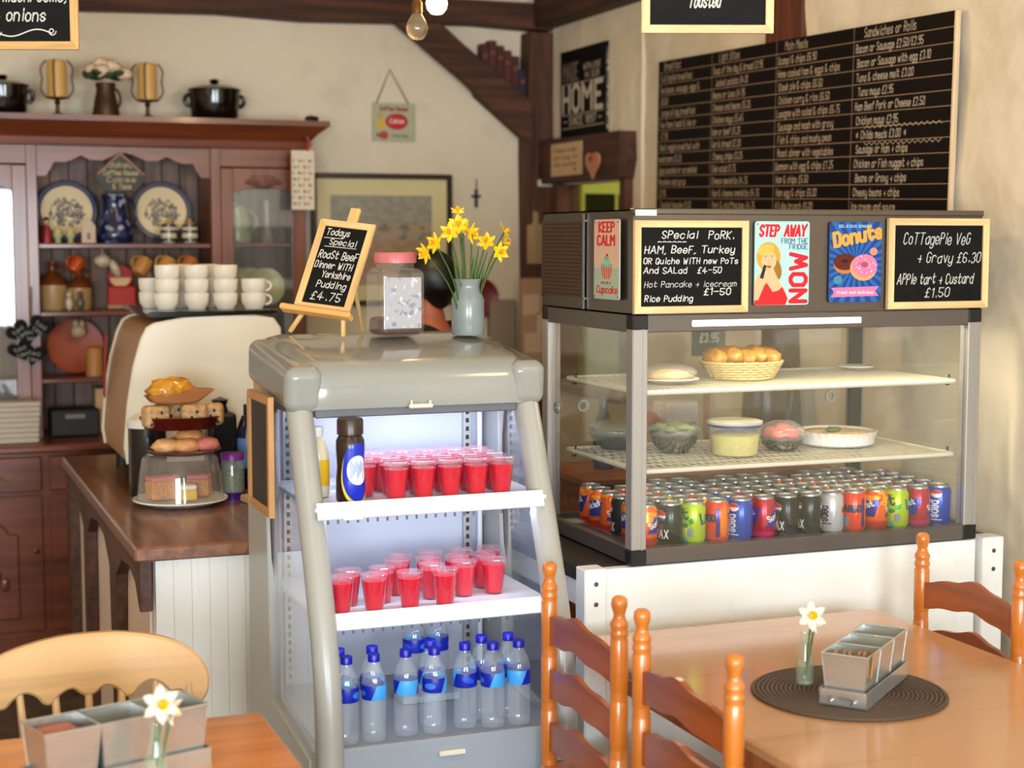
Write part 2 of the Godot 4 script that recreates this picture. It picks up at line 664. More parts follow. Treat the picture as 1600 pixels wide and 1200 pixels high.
func build_shell() -> void:
	var pl := plaster()
	var beam := wood("beam wood", Color(0.35, 0.20, 0.12), 0.75, 0, 0.0, 0.5, 10.0)
	var beam_up := wood("post wood", Color(0.37, 0.215, 0.13), 0.75, 1, 0.0, 0.5, 10.0)
	var beam_in := wood("wall plate wood", Color(0.32, 0.185, 0.115), 0.75, 2, 0.0, 0.5, 10.0)
	var m := MB.new()
	m.span(Vector3(-2.8, -0.15, -8.2), Vector3(5.2, 0.0, REAR + 0.2), 0.0)
	struct("floor", m, speckled("floor stone", Color(0.36, 0.30, 0.25), 0.6, 1.5, 0.7))
	m = MB.new()
	m.span(Vector3(-2.8, 3.05, -8.2), Vector3(5.2, 3.2, REAR + 0.2), 0.0)
	struct("ceiling", m, pl)
	m = MB.new()
	m.span(V(-2.8, 0, 7.55), V(3.1, 3.05, 7.8), 0.0)
	struct("wall_back", m, pl)
	m = MB.new()  # the right wall stands round the serving hatch; its face swells and dips like old plaster
	m.span(V(3.16, 0, -REAR - 0.2), V(3.34, 3.05, 6.55), 0.0)
	m.span(V(3.1, 0, 6.52), V(3.18, 1.05, 7.32), 0.0)
	m.span(V(3.1, 2.03, 6.52), V(3.18, 3.05, 7.32), 0.0)
	m.span(V(3.1, 0, 7.32), V(3.18, 3.05, 7.8), 0.0)
	m.span(V(3.1, 0, 6.42), V(3.34, 3.05, 6.52), 0.0)
	var f := FastNoiseLite.new()
	f.seed = 5
	f.frequency = 1.1
	f.fractal_octaves = 3
	var rows := []
	for i in 62:
		var y := 3.05 * i / 61.0
		var row := []
		for j in 150:
			var d := -REAR + (6.5 + REAR) * j / 149.0
			var off := 0.02 * f.get_noise_2d(d * 1.3, y * 1.6)
			if j == 0 or j == 149 or i == 0 or i == 61:
				off = 0.0
			row.append(V(3.115 + clampf(off, -0.012, 0.03), y, d))
		rows.append(row)
	m.grid(rows, true)
	struct("wall_right", m, pl)
	m = MB.new()
	m.span(Vector3(-2.8, 0, -7.55), Vector3(-2.6, 3.05, REAR + 0.2), 0.0)
	struct("wall_left", m, pl)
	m = MB.new()
	var xs := [-2.8, WINDOWS[0][0], WINDOWS[0][1], WINDOWS[1][0], WINDOWS[1][1], 3.34]
	for i in [0, 2, 4]:
		m.span(Vector3(xs[i], 0, REAR), Vector3(xs[i + 1], 3.05, REAR + 0.2), 0.0)
	for w in WINDOWS:
		m.span(Vector3(w[0], 0, REAR), Vector3(w[1], w[2], REAR + 0.2), 0.0)
		m.span(Vector3(w[0], w[3], REAR), Vector3(w[1], 3.05, REAR + 0.2), 0.0)
	struct("wall_rear", m, pl)
	var white := mat("window paint", Color(0.85, 0.85, 0.83), 0.4)
	var k := 1
	for w in WINDOWS:
		var o := Node3D.new()
		o.name = "window_%d" % k
		o.set_meta("kind", "structure")
		add_child(o)
		o.position = Vector3((w[0] + w[1]) / 2.0, (w[2] + w[3]) / 2.0, REAR + 0.12)
		var hw: float = (w[1] - w[0]) / 2.0
		var hh: float = (w[3] - w[2]) / 2.0
		var fr := MB.new()
		fr.span(Vector3(-hw, hh - 0.05, -0.03), Vector3(hw, hh, 0.03))
		fr.span(Vector3(-hw, -hh, -0.03), Vector3(hw, -hh + 0.05, 0.03))
		for sx in [-1.0, 1.0]:
			fr.box(Vector3(sx * (hw - 0.025), 0, 0), Vector3(0.05, hh * 2 - 0.1, 0.06))
		for t in [-0.33, 0.33]:
			fr.box(Vector3(hw * t, 0, 0), Vector3(0.03, hh * 2 - 0.1, 0.05))
		fr.box(Vector3(0, 0.1, 0), Vector3(hw * 2 - 0.1, 0.03, 0.05))
		part(o, "window_frame", fr, white)
		var pn := MB.new()
		pn.box(Vector3.ZERO, Vector3(hw * 2 - 0.08, hh * 2 - 0.08, 0.005), 0.0)
		part(o, "pane", pn, glass("window glass", Color(0.9, 0.95, 0.95), 0.04))
		k += 1
	# the timber frame
	m = MB.new()
	var top := PackedVector2Array()
	for i in 15:
		top.append(Vector2(-2.7 + 5.8 * i / 14.0, 2.765 + 0.035 * i / 14.0 + 0.01 * sin(i * 2.1)))
	top.append(Vector2(3.1, 2.92))
	top.append(Vector2(-2.7, 2.92))
	m.prism(top, 0.16, 0.006, xform(V(0, 0, 7.5)))
	struct("trim_1", m, beam)
	m = MB.new()
	m.prism(PackedVector2Array([Vector2(2.965, 0), Vector2(3.1, 0), Vector2(3.1, 2.78), Vector2(2.975, 2.78), Vector2(2.96, 2.2), Vector2(2.972, 1.4)]), 0.14, 0.006, xform(V(0, 0, 7.49)))
	struct("trim_2", m, beam_up)
	m = MB.new()  # the slanting brace between beam and post
	m.prism(PackedVector2Array([Vector2(2.28, 2.79), Vector2(2.50, 2.80), Vector2(2.62, 2.70), Vector2(2.98, 2.44), Vector2(2.98, 2.22), Vector2(2.62, 2.53)]), 0.07, 0.006, xform(V(0, 0, 7.43)))
	m.prism(PackedVector2Array([Vector2(2.68, 2.545), Vector2(2.98, 2.33), Vector2(2.98, 2.25), Vector2(2.72, 2.46)]), 0.08, 0.0, xform(V(0, 0, 7.505)))
	struct("trim_3", m, beam)
	m = MB.new()  # the wall plate on the right wall
	m.span(V(2.99, 2.80, 5.55), V(3.12, 2.98, 7.42), 0.008)
	struct("trim_4", m, beam_in)
	m = MB.new()  # a post in the right wall, behind the menu
	m.span(V(3.098, 0, 5.09), V(3.2, 3.05, 5.36), 0.008)
	struct("trim_5", m, wood("red brown post wood", Color(0.44, 0.22, 0.12), 0.7, 1, 0.0, 0.5, 10.0))
	m = MB.new()  # the lintel over the hatch
	m.prism(PackedVector2Array([Vector2(-7.54, 2.035), Vector2(-6.49, 2.035), Vector2(-6.46, 2.12), Vector2(-6.47, 2.24), Vector2(-6.7, 2.245), Vector2(-7.54, 2.25)]), 0.16, 0.006, side_xf(3.10))
	struct("trim_6", m, wood("lintel wood", Color(0.32, 0.17, 0.11), 0.7, 2, 0.0, 0.5, 10.0))
	m = MB.new()
	for s in [[6.5, 6.56], [7.28, 7.34]]:
		m.span(V(3.06, 1.05, s[0]), V(3.18, 2.035, s[1]), 0.004)
	m.span(V(3.04, 1.02, 6.48), V(3.20, 1.06, 7.36), 0.004)
	struct("trim_7", m, beam_up)
	# the kitchen seen through the hatch
	var kit := mat("kitchen wall paint", Color(0.66, 0.70, 0.46), 0.6)
	m = MB.new()
	m.span(V(4.9, 0, 5.6), V(5.1, 3.05, 8.1), 0.0)
	m.span(V(3.0, 0, 8.0), V(4.9, 3.05, 8.2), 0.0)
	m.span(V(2.9, 0, 7.8), V(3.1, 3.05, 8.0), 0.0)
	m.span(V(3.34, 0, 5.4), V(4.9, 3.05, 5.6), 0.0)
	struct("wall_kitchen", m, kit)
	var c := thing("kitchen_cupboard", "pale yellow green wall cupboard seen through the serving hatch", "cupboard", V(3.72, 1.45, 7.785))
	m = MB.new()
	m.box(Vector3(0, 0.3, -0.05), Vector3(0.7, 0.9, 0.3))
	part(c, "body", m, mat("lime cupboard paint", Color(0.70, 0.72, 0.34), 0.5))
	for i in 3:
		m = MB.new()
		m.box(Vector3(-0.245 + 0.19 * i, 0.33, 0.102), Vector3(0.17, 0.44, 0.012))
		part(c, "dark_pane", m, mat("black oven glass", Color(0.05, 0.05, 0.02), 0.25))
	omni(V(4.1, 2.6, 6.8), Color(1.0, 0.95, 0.75), 1.0, 0.1)

# ---------------------------------------------------------------- the open grab fridge
func build_fridge() -> void:
	var t := thing("grab_fridge", "grey open fronted chiller with sloping posts, lit shelves of drinks", "fridge", V(0, 0, 0))
	var grey := mat("chiller grey plastic", Color(0.56, 0.57, 0.555), 0.16)
	grey.clearcoat_enabled = true
	grey.clearcoat = 0.6
	grey.clearcoat_roughness = 0.08
	var post := mat("chiller post plastic", Color(0.62, 0.62, 0.60), 0.3)
	var inner := mat("chiller lining", Color(0.72, 0.74, 0.80), 0.35)
	var white := mat("chiller shelf enamel", Color(0.86, 0.86, 0.88), 0.3)
	var steel := mat("brushed steel", Color(0.44, 0.42, 0.40), 0.32, 0.9)
	var m := MB.new()
	# hood: one skin over profiles from side to side
	var prof := [Vector2(3.915, 1.335), Vector2(3.912, 1.375), Vector2(3.917, 1.415), Vector2(3.935, 1.442), Vector2(3.97, 1.457), Vector2(4.06, 1.474), Vector2(4.2, 1.493), Vector2(4.33, 1.503), Vector2(4.375, 1.498), Vector2(4.40, 1.47), Vector2(4.405, 1.335)]
	var rows := []
	for i in 21:
		var k := i / 20.0
		var x := 0.925 + 0.68 * k
		var e := minf(k, 1.0 - k) * 0.68
		var r := 0.07
		var in_ := 0.0
		if e < r:
			in_ = 1.0 - sqrt(maxf(0.0, 1.0 - ((r - e) / r) ** 2))
		var row := []
		for q in prof:
			row.append(V(x, q.y - in_ * 0.05 * clampf((q.y - 1.335) / 0.1, 0.0, 1.0), q.x + in_ * 0.045 * (1.0 if q.x < 4.1 else -1.0)))
		rows.append(row)
	m.grid(rows, true)
	m.span(V(0.925, 1.325, 3.955), V(1.605, 1.345, 4.40), 0.002)
	var cap := PackedVector2Array()
	for q in prof:
		cap.append(Vector2(-(q.x + 0.045 * (1.0 if q.x < 4.1 else -1.0)), q.y - 0.05 * clampf((q.y - 1.335) / 0.1, 0.0, 1.0)))
	for x in [0.929, 1.601]:
		m.prism(cap, 0.008, 0.0, side_xf(x))
	part(t, "hood", m, grey)
	for s in [-1.0, 1.0]:
		m = MB.new()
		m.rbox(Vector3.ZERO, Vector3(0.098, 0.120, 0.475), 0.030, 6, xform(V(1.263 + s * 0.303, 1.408, 4.142), 0.105))
		part(t, "hood_shoulder", m, grey)
	m = MB.new()
	m.span(V(0.99, 1.312, 3.928), V(1.536, 1.337, 3.95), 0.003)
	part(t, "hood_lip", m, mat("plinth grey", Color(0.36, 0.37, 0.39), 0.45))
	m = MB.new()  # the clip under the hood
	m.box(V(1.263, 1.337, 3.905), Vector3(0.065, 0.012, 0.012), 0.003)
	m.box(V(1.238, 1.345, 3.907), Vector3(0.006, 0.014, 0.008), 0.001)
	m.box(V(1.288, 1.345, 3.907), Vector3(0.006, 0.014, 0.008), 0.001)
	part(t, "blind_clip", m, mat("cream plastic", Color(0.82, 0.80, 0.74), 0.4))
	# the two sloping posts
	for s in [-1.0, 1.0]:
		m = MB.new()
		var pts := []
		for q in [[1.36, 3.965], [1.25, 3.915], [1.10, 3.85], [0.95, 3.785], [0.82, 3.735], [0.70, 3.70], [0.55, 3.68], [0.06, 3.675]]:
			pts.append(V(1.263 + s * 0.308, q[0], q[1]))
		m.tube(pts, 0.034, 16)
		part(t, "front_post", m, post)
	# side walls: solid panel behind, a clear wing in front of it
	for s in [-1.0, 1.0]:
		var x: float = 1.263 + s * 0.332
		m = MB.new()
		m.prism(PackedVector2Array([Vector2(-4.40, 0.05), Vector2(-3.72, 0.05), Vector2(-3.72, 0.50), Vector2(-4.14, 0.54), Vector2(-4.18, 1.34), Vector2(-4.40, 1.34)]), 0.035, 0.004, side_xf(x))
		part(t, "side_panel", m, mat("chiller side enamel", Color(0.66, 0.665, 0.65), 0.35))
		m = MB.new()
		m.prism(PackedVector2Array([Vector2(-4.17, 0.54), Vector2(-3.72, 0.51), Vector2(-3.74, 0.82), Vector2(-3.80, 0.96), Vector2(-3.99, 1.335), Vector2(-4.17, 1.335)]), 0.006, 0.0, side_xf(x))
		part(t, "side_glass", m, glass("chiller side glass", Color(0.72, 0.82, 0.90), 0.10))
		m = MB.new()
		m.tube([V(x, 0.5, 4.165), V(x, 1.22, 4.165), V(x, 1.3, 4.15), V(x, 1.335, 4.10)], 0.009, 8)
		part(t, "glass_edge_strip", m, steel)
	# lining
	m = MB.new()
	for q in [[0.95, 0.995], [1.007, 1.519], [1.531, 1.575]]:  # the lining stands open at the two rails
		m = MB.new()
		m.span(V(q[0], 0.5, 4.30), V(q[1], 1.33, 4.33), 0.0)
		part(t, "back_lining", m, inner)
	m = MB.new()
	m.span(V(0.95, 0.44, 4.375), V(1.575, 1.335, 4.39), 0.0)
	part(t, "back_panel", m, inner)
	m = MB.new()
	m.span(V(0.95, 0.44, 3.70), V(1.575, 0.525, 4.33), 0.004)
	part(t, "well_floor", m, mat("well grey", Color(0.56, 0.59, 0.63), 0.35))
	m = MB.new()
	m.span(V(0.95, 0.05, 3.73), V(1.575, 0.44, 4.36), 0.0)
	part(t, "plinth", m, mat("plinth grey", Color(0.36, 0.37, 0.39), 0.45))
	m = MB.new()
	m.span(V(0.945, 0.40, 3.672), V(1.58, 0.532, 3.698), 0.006)
	part(t, "front_sill", m, mat("well grey"))
	m = MB.new()
	m.box(V(1.263, 0.495, 3.666), Vector3(0.07, 0.014, 0.014), 0.003)
	part(t, "sill_clip", m, mat("cream plastic"))
	for s in [-1.0, 1.0]:  # slotted shelf rails with real holes between the rungs
		m = MB.new()
		var x: float = 1.263 + s * 0.262
		m.span(V(x - 0.012, 0.53, 4.285), V(x - 0.005, 1.32, 4.30), 0.0)
		m.span(V(x + 0.005, 0.53, 4.285), V(x + 0.012, 1.32, 4.30), 0.0)
		for i in 33:
			m.box(V(x, 0.54 + i * 0.024, 4.292), Vector3(0.010, 0.011, 0.012), 0.0)
		part(t, "shelf_rail", m, mat("zinc", Color(0.70, 0.70, 0.70), 0.4, 0.7))
		m = MB.new()
		m.tube([V(x + s * 0.032, 0.53, 4.27), V(x + s * 0.032, 1.33, 4.27)], 0.008, 8)
		part(t, "light_tube", m, mat("opal tube", Color(0.88, 0.89, 0.92), 0.3))
	# shelves with lit front lips
	var cool := Color(0.82, 0.87, 1.0)
	for q in [[1.105, 3.795], [0.835, 3.755]]:
		m = MB.new()
		m.span(V(0.955, q[0] - 0.012, q[1] + 0.004), V(1.57, q[0], 4.28), 0.002)
		var sh := part(t, "shelf", m, white)
		m = MB.new()
		m.prism(PackedVector2Array([Vector2(-q[1] - 0.004, q[0] + 0.012), Vector2(-q[1] + 0.012, q[0] - 0.026), Vector2(-q[1] + 0.006, q[0] - 0.030), Vector2(-q[1] - 0.010, q[0] + 0.010)]), 0.60, 0.0, side_xf(1.258))
		part(sh, "price_lip", m, mat("opal lip", Color(0.93, 0.94, 0.97), 0.25))
		m = MB.new()
		m.box(V(1.258, q[0] - 0.017, q[1] + 0.03), Vector3(0.56, 0.006, 0.014), 0.001)
		part(sh, "led_strip", m, glow("cool led", cool, 3.0))
		strip_light(t, V(1.258, q[0] - 0.022, q[1] + 0.03), Vector3(-1.25, 0, 0), Vector2(0.56, 0.014), cool, 0.22 if q[0] > 1.0 else 0.07)
		m = MB.new()
		for i in 22:
			m.box(V(0.99 + i * 0.0255, q[0] - 0.036, q[1] + 0.016), Vector3(0.005, 0.016, 0.004), 0.0)
		part(sh, "vent_teeth", m, mat("grey teeth", Color(0.35, 0.36, 0.42), 0.6)).set_meta("kind", "stuff")
	m = MB.new()
	m.box(V(1.263, 1.322, 4.05), Vector3(0.58, 0.007, 0.022), 0.001)
	part(t, "led_strip", m, mat("cool led"))
	strip_light(t, V(1.263, 1.314, 4.05), Vector3(-1.3, 0, 0), Vector2(0.58, 0.022), cool, 0.34)
	# chalkboard on the fridge's left flank
	var b := thing("side_chalkboard", "small pine framed chalkboard hung on left flank of grey chiller", "chalkboard", V(0.888, 1.055, 4.105), -PI / 2)
	framed_board(b, Vector2(0.255, 0.31), 0.022, null, "side slate", Color(0.80, 0.58, 0.34))

func framed_board(b: Node3D, size: Vector2, edge: float, face_mat: Material, called: String, pine: Color, lean := 0.0, thick := 0.016) -> void:  # stands on its origin, faces +z
	var xf := Transform3D(Basis(Vector3.RIGHT, -lean), Vector3.ZERO)
	var pm := wood("pine frame %s" % called, pine, 0.5, 0, 0.15, 0.75, 14.0)
	var pu := wood("pine stile %s" % called, pine, 0.5, 1, 0.15, 0.75, 14.0)
	var hw := size.x / 2.0
	for y in [edge / 2.0, size.y - edge / 2.0]:
		var m := MB.new()
		var s := 1.0 if y < size.y / 2.0 else -1.0
		m.prism(PackedVector2Array([Vector2(-hw, y - s * edge / 2.0), Vector2(hw, y - s * edge / 2.0), Vector2(hw - edge, y + s * edge / 2.0), Vector2(-hw + edge, y + s * edge / 2.0)]), thick, 0.002, xf)
		part(b, "frame_rail", m, pm)
	for s in [-1.0, 1.0]:
		var m := MB.new()
		m.prism(PackedVector2Array([Vector2(s * hw, 0), Vector2(s * hw, size.y), Vector2(s * (hw - edge), size.y - edge), Vector2(s * (hw - edge), edge)]), thick, 0.002, xf)
		part(b, "frame_stile", m, pu)
	var m := MB.new()
	var w := hw - edge + 0.002
	m.face(xf * Vector3(-w, size.y - edge + 0.002, 0.001), xf * Vector3(w, size.y - edge + 0.002, 0.001), xf * Vector3(w, edge - 0.002, 0.001), xf * Vector3(-w, edge - 0.002, 0.001), xf.basis * Vector3(0, 0, 1))
	m.box(Vector3(0, size.y / 2.0, -0.004), Vector3(w * 2, size.y - edge * 2 + 0.004, 0.004), 0.0, xf)
	part(b, "slate", m, face_mat if face_mat else mat("plain slate", Color(0.075, 0.075, 0.08), 0.55))

func build_fridge_stock() -> void:
	# pink drinks in clear lidded cups
	var clear := glass("clear cup plastic", Color(0.95, 0.85, 0.88), 0.02, 0.08)
	var pink := mat("cranberry drink", Color(0.78, 0.02, 0.16), 0.25)
	pink.subsurf_scatter_enabled = true
	pink.subsurf_scatter_strength = 0.25
	var proto: Node3D = null
	var spots := []
	for r in 4:
		for c in 6:
			if c == 0 and r == 0:
				continue
			spots.append([1.183 + (c - 1) * 0.0715 + (r % 2) * 0.008, 1.106, 3.862 + r * 0.0745, "upper", "%s from the front, %s from the left" % [ORD[r], ORD[c]]])
	var low := [[1.022, 0], [1.106, 0], [1.20, 0], [1.295, 0], [1.372, 1], [1.456, 1], [1.062, 1], [1.150, 1], [1.285, 1], [1.215, 2], [1.30, 2], [1.38, 2], [1.455, 2], [1.245, 3], [1.33, 3], [1.415, 3], [1.50, 3]]
	for i in low.size():
		spots.append([low[i][0], 0.836, 3.812 + low[i][1] * 0.076 + (0.0 if i > 3 else 0.0), "lower", "%s of its row, %s row back" % [ORD[[0, 1, 2, 3, 3, 4, 0, 1, 2, 0, 1, 2, 3, 0, 1, 2, 3][i]], ORD[low[i][1]]]])
	for q in spots:
		var label := "clear cup of pink drink on %s shelf, %s" % [q[3], q[4]]
		var at := V(q[0] + rng.randf_range(-0.0015, 0.0015), q[1], q[2] + rng.randf_range(-0.0015, 0.0015))
		if proto == null:
			proto = thing("drink_cup", label, "cup", at, 0.0, "cups of pink drink in the chiller")
			var m := MB.new()
			m.lathe([Vector2(0, 0.001), Vector2(0.0225, 0.001), Vector2(0.024, 0.003), Vector2(0.0325, 0.086), Vector2(0.0335, 0.088)], 20)
			part(proto, "cup_wall", m, clear)
			m = MB.new()
			m.lathe([Vector2(0, 0.003), Vector2(0.0215, 0.003), Vector2(0.0308, 0.077), Vector2(0, 0.0775)], 20)
			part(proto, "drink", m, pink)
			m = MB.new()
			m.lathe([Vector2(0.0330, 0.085), Vector2(0.0345, 0.086), Vector2(0.0345, 0.091), Vector2(0.033, 0.0925), Vector2(0.029, 0.0895), Vector2(0, 0.0895)], 20)
			part(proto, "lid", m, glass("lid plastic", Color(0.92, 0.62, 0.70), 0.14, 0.12))
		else:
			copy(proto, at, rng.randf() * TAU, label, "cups of pink drink in the chiller", "drink_cup")
	# sauce bottles on the upper shelf
	var cool := canvas(256, 256, Color(0.16, 0.09, 0.06))
	disc(cool, 128, 128, 52, 96, Color(0.93, 0.80, 0.25))
	disc(cool, 128, 118, 48, 92, Color(0.05, 0.16, 0.72))
	disc(cool, 128, 112, 34, 46, Color(0.90, 0.95, 1.0))
	for i in 9:
		stroke(cool, Vector2(108 + i * 5, 84 + 6 * (i % 3)), Vector2(106 + i * 5, 138 - 7 * (i % 4)), 2.5, Color(0.30, 0.45, 0.75))
	var b := thing("sauce_bottle", "brown squeezy sauce bottle with blue oval label on upper chiller shelf", "bottle", V(1.066, 1.106, 3.875), PI + 0.3)
	var m := MB.new()
	m.lathe([Vector2(0, 0), Vector2(0.034, 0), Vector2(0.037, 0.006), Vector2(0.037, 0.05), Vector2(0.034, 0.09), Vector2(0.037, 0.135), Vector2(0.036, 0.155), Vector2(0.028, 0.170)], 28)
	part(b, "body", m, printed("sauce label", cool, 0.25))
	m = MB.new()
	m.lathe([Vector2(0.028, 0.168), Vector2(0.0335, 0.170), Vector2(0.0335, 0.205), Vector2(0.031, 0.210), Vector2(0, 0.210)], 24)
	part(b, "cap", m, mat("brown cap", Color(0.20, 0.12, 0.08), 0.3))
	b = thing("mayonnaise_bottle", "pale squeezy bottle with yellow label behind left chiller post", "bottle", V(1.003, 1.107, 3.97))
	m = MB.new()
	m.lathe([Vector2(0, 0), Vector2(0.03, 0), Vector2(0.032, 0.006), Vector2(0.032, 0.11), Vector2(0.024, 0.14), Vector2(0.012, 0.155)], 20)
	part(b, "body", m, mat("cream sauce", Color(0.88, 0.84, 0.70), 0.3))
	m = MB.new()
	m.lathe([Vector2(0.0325, 0.03), Vector2(0.0328, 0.032), Vector2(0.0328, 0.095), Vector2(0.0325, 0.097)], 20)
	part(b, "label_band", m, mat("yellow label", Color(0.90, 0.72, 0.12), 0.4))
	m = MB.new()
	m.lathe([Vector2(0.012, 0.153), Vector2(0.018, 0.155), Vector2(0.018, 0.18), Vector2(0, 0.182)], 16)
	part(b, "cap", m, mat("white plastic", Color(0.85, 0.85, 0.83), 0.4))
	# a price card on the upper lip
	var pc := thing("price_card", "small white price card on front lip of upper chiller shelf", "card", V(1.045, 1.075, 3.776))
	m = MB.new()
	m.box(Vector3(0, 0.02, 0), Vector3(0.05, 0.04, 0.002), 0.0, xform(Vector3.ZERO, -0.35))
	part(pc, "card", m, mat("white card", Color(0.9, 0.9, 0.9), 0.6))
	# bottled water
	proto = null
	var blue := mat("blue cap", Color(0.02, 0.05, 0.62), 0.35)
	var pet := glass("water bottle plastic", Color(0.86, 0.92, 0.98), 0.10, 0.05)
	var lab := canvas(256, 64, Color(0.03, 0.12, 0.62))
	fill_poly(lab, PackedVector2Array([Vector2(90, 0), Vector2(170, 0), Vector2(150, 64), Vector2(70, 64)]), Color(0.25, 0.62, 0.90))
	disc(lab, 30, 34, 20, 14, Color(0.20, 0.45, 0.85))
	disc(lab, 214, 30, 24, 12, Color(0.12, 0.30, 0.78), 0.4)
	var wl := printed("water label", lab, 0.35)
	var water := [[1.013, 3.737], [1.083, 3.737], [1.170, 3.752], [1.243, 3.745], [1.330, 3.76], [1.397, 3.738], [1.468, 3.738], [1.015, 3.815], [1.100, 3.81], [1.255, 3.815], [1.395, 3.815], [1.468, 3.812], [1.287, 4.05], [1.353, 4.05]]
	for i in water.size():
		var w: Array = water[i]
		var row := "front row" if i < 7 else ("second row" if i < 12 else "back")
		var label := "clear blue capped water bottle in bottom of chiller, %s, %s from the left" % [row, ORD[[0, 1, 2, 3, 4, 5, 6, 0, 1, 2, 3, 4, 0, 1][i]]]
		var tall: float = 0.526
		var at := V(w[0], tall, w[1])
		if proto == null:
			proto = thing("water_bottle", label, "bottle", at, 0.0, "bottles of water in the chiller")
			m = MB.new()
			var pr := [Vector2(0, 0.006), Vector2(0.018, 0.0), Vector2(0.027, 0.003), Vector2(0.0305, 0.012)]
			for k in 5:
				pr.append(Vector2(0.0305, 0.022 + k * 0.018))
				pr.append(Vector2(0.0290, 0.031 + k * 0.018))
			pr += [Vector2(0.0305, 0.112), Vector2(0.0305, 0.142), Vector2(0.029, 0.155), Vector2(0.0235, 0.175), Vector2(0.0145, 0.192), Vector2(0.0125, 0.20), Vector2(0.0125, 0.208)]
			m.lathe(pr, 20)
			part(proto, "bottle_wall", m, pet)
			m = MB.new()
			m.lathe([Vector2(0.0308, 0.108), Vector2(0.0311, 0.109), Vector2(0.0311, 0.143), Vector2(0.0308, 0.144)], 24)
			part(proto, "label_band", m, wl)
			m = MB.new()
			m.lathe([Vector2(0.013, 0.199), Vector2(0.0150, 0.200), Vector2(0.0150, 0.217), Vector2(0.0135, 0.219), Vector2(0, 0.219)], 18)
			part(proto, "cap", m, blue)
		else:
			var c := copy(proto, at, rng.randf() * TAU, label, "bottles of water in the chiller", "water_bottle")
			if i >= 12:  # the two at the back stand on a crate
				c.position.y += 0.022
	var cr := thing("bottle_tray", "low grey tray under the two rear water bottles", "tray", V(1.318, 0.526, 4.05))
	m = MB.new()
	m.box(Vector3(0, 0.0105, 0), Vector3(0.16, 0.021, 0.12), 0.004)
	part(cr, "tray_body", m, mat("well grey"))

const ORD := ["first", "second", "third", "fourth", "fifth", "sixth", "seventh", "eighth", "ninth", "tenth", "eleventh", "twelfth", "thirteenth", "fourteenth", "fifteenth", "sixteenth"]

# ---------------------------------------------------------------- the glass display cabinet
const CX0 := 1.842
const CX1 := 2.962
const CD0 := 3.86
const CD1 := 4.49

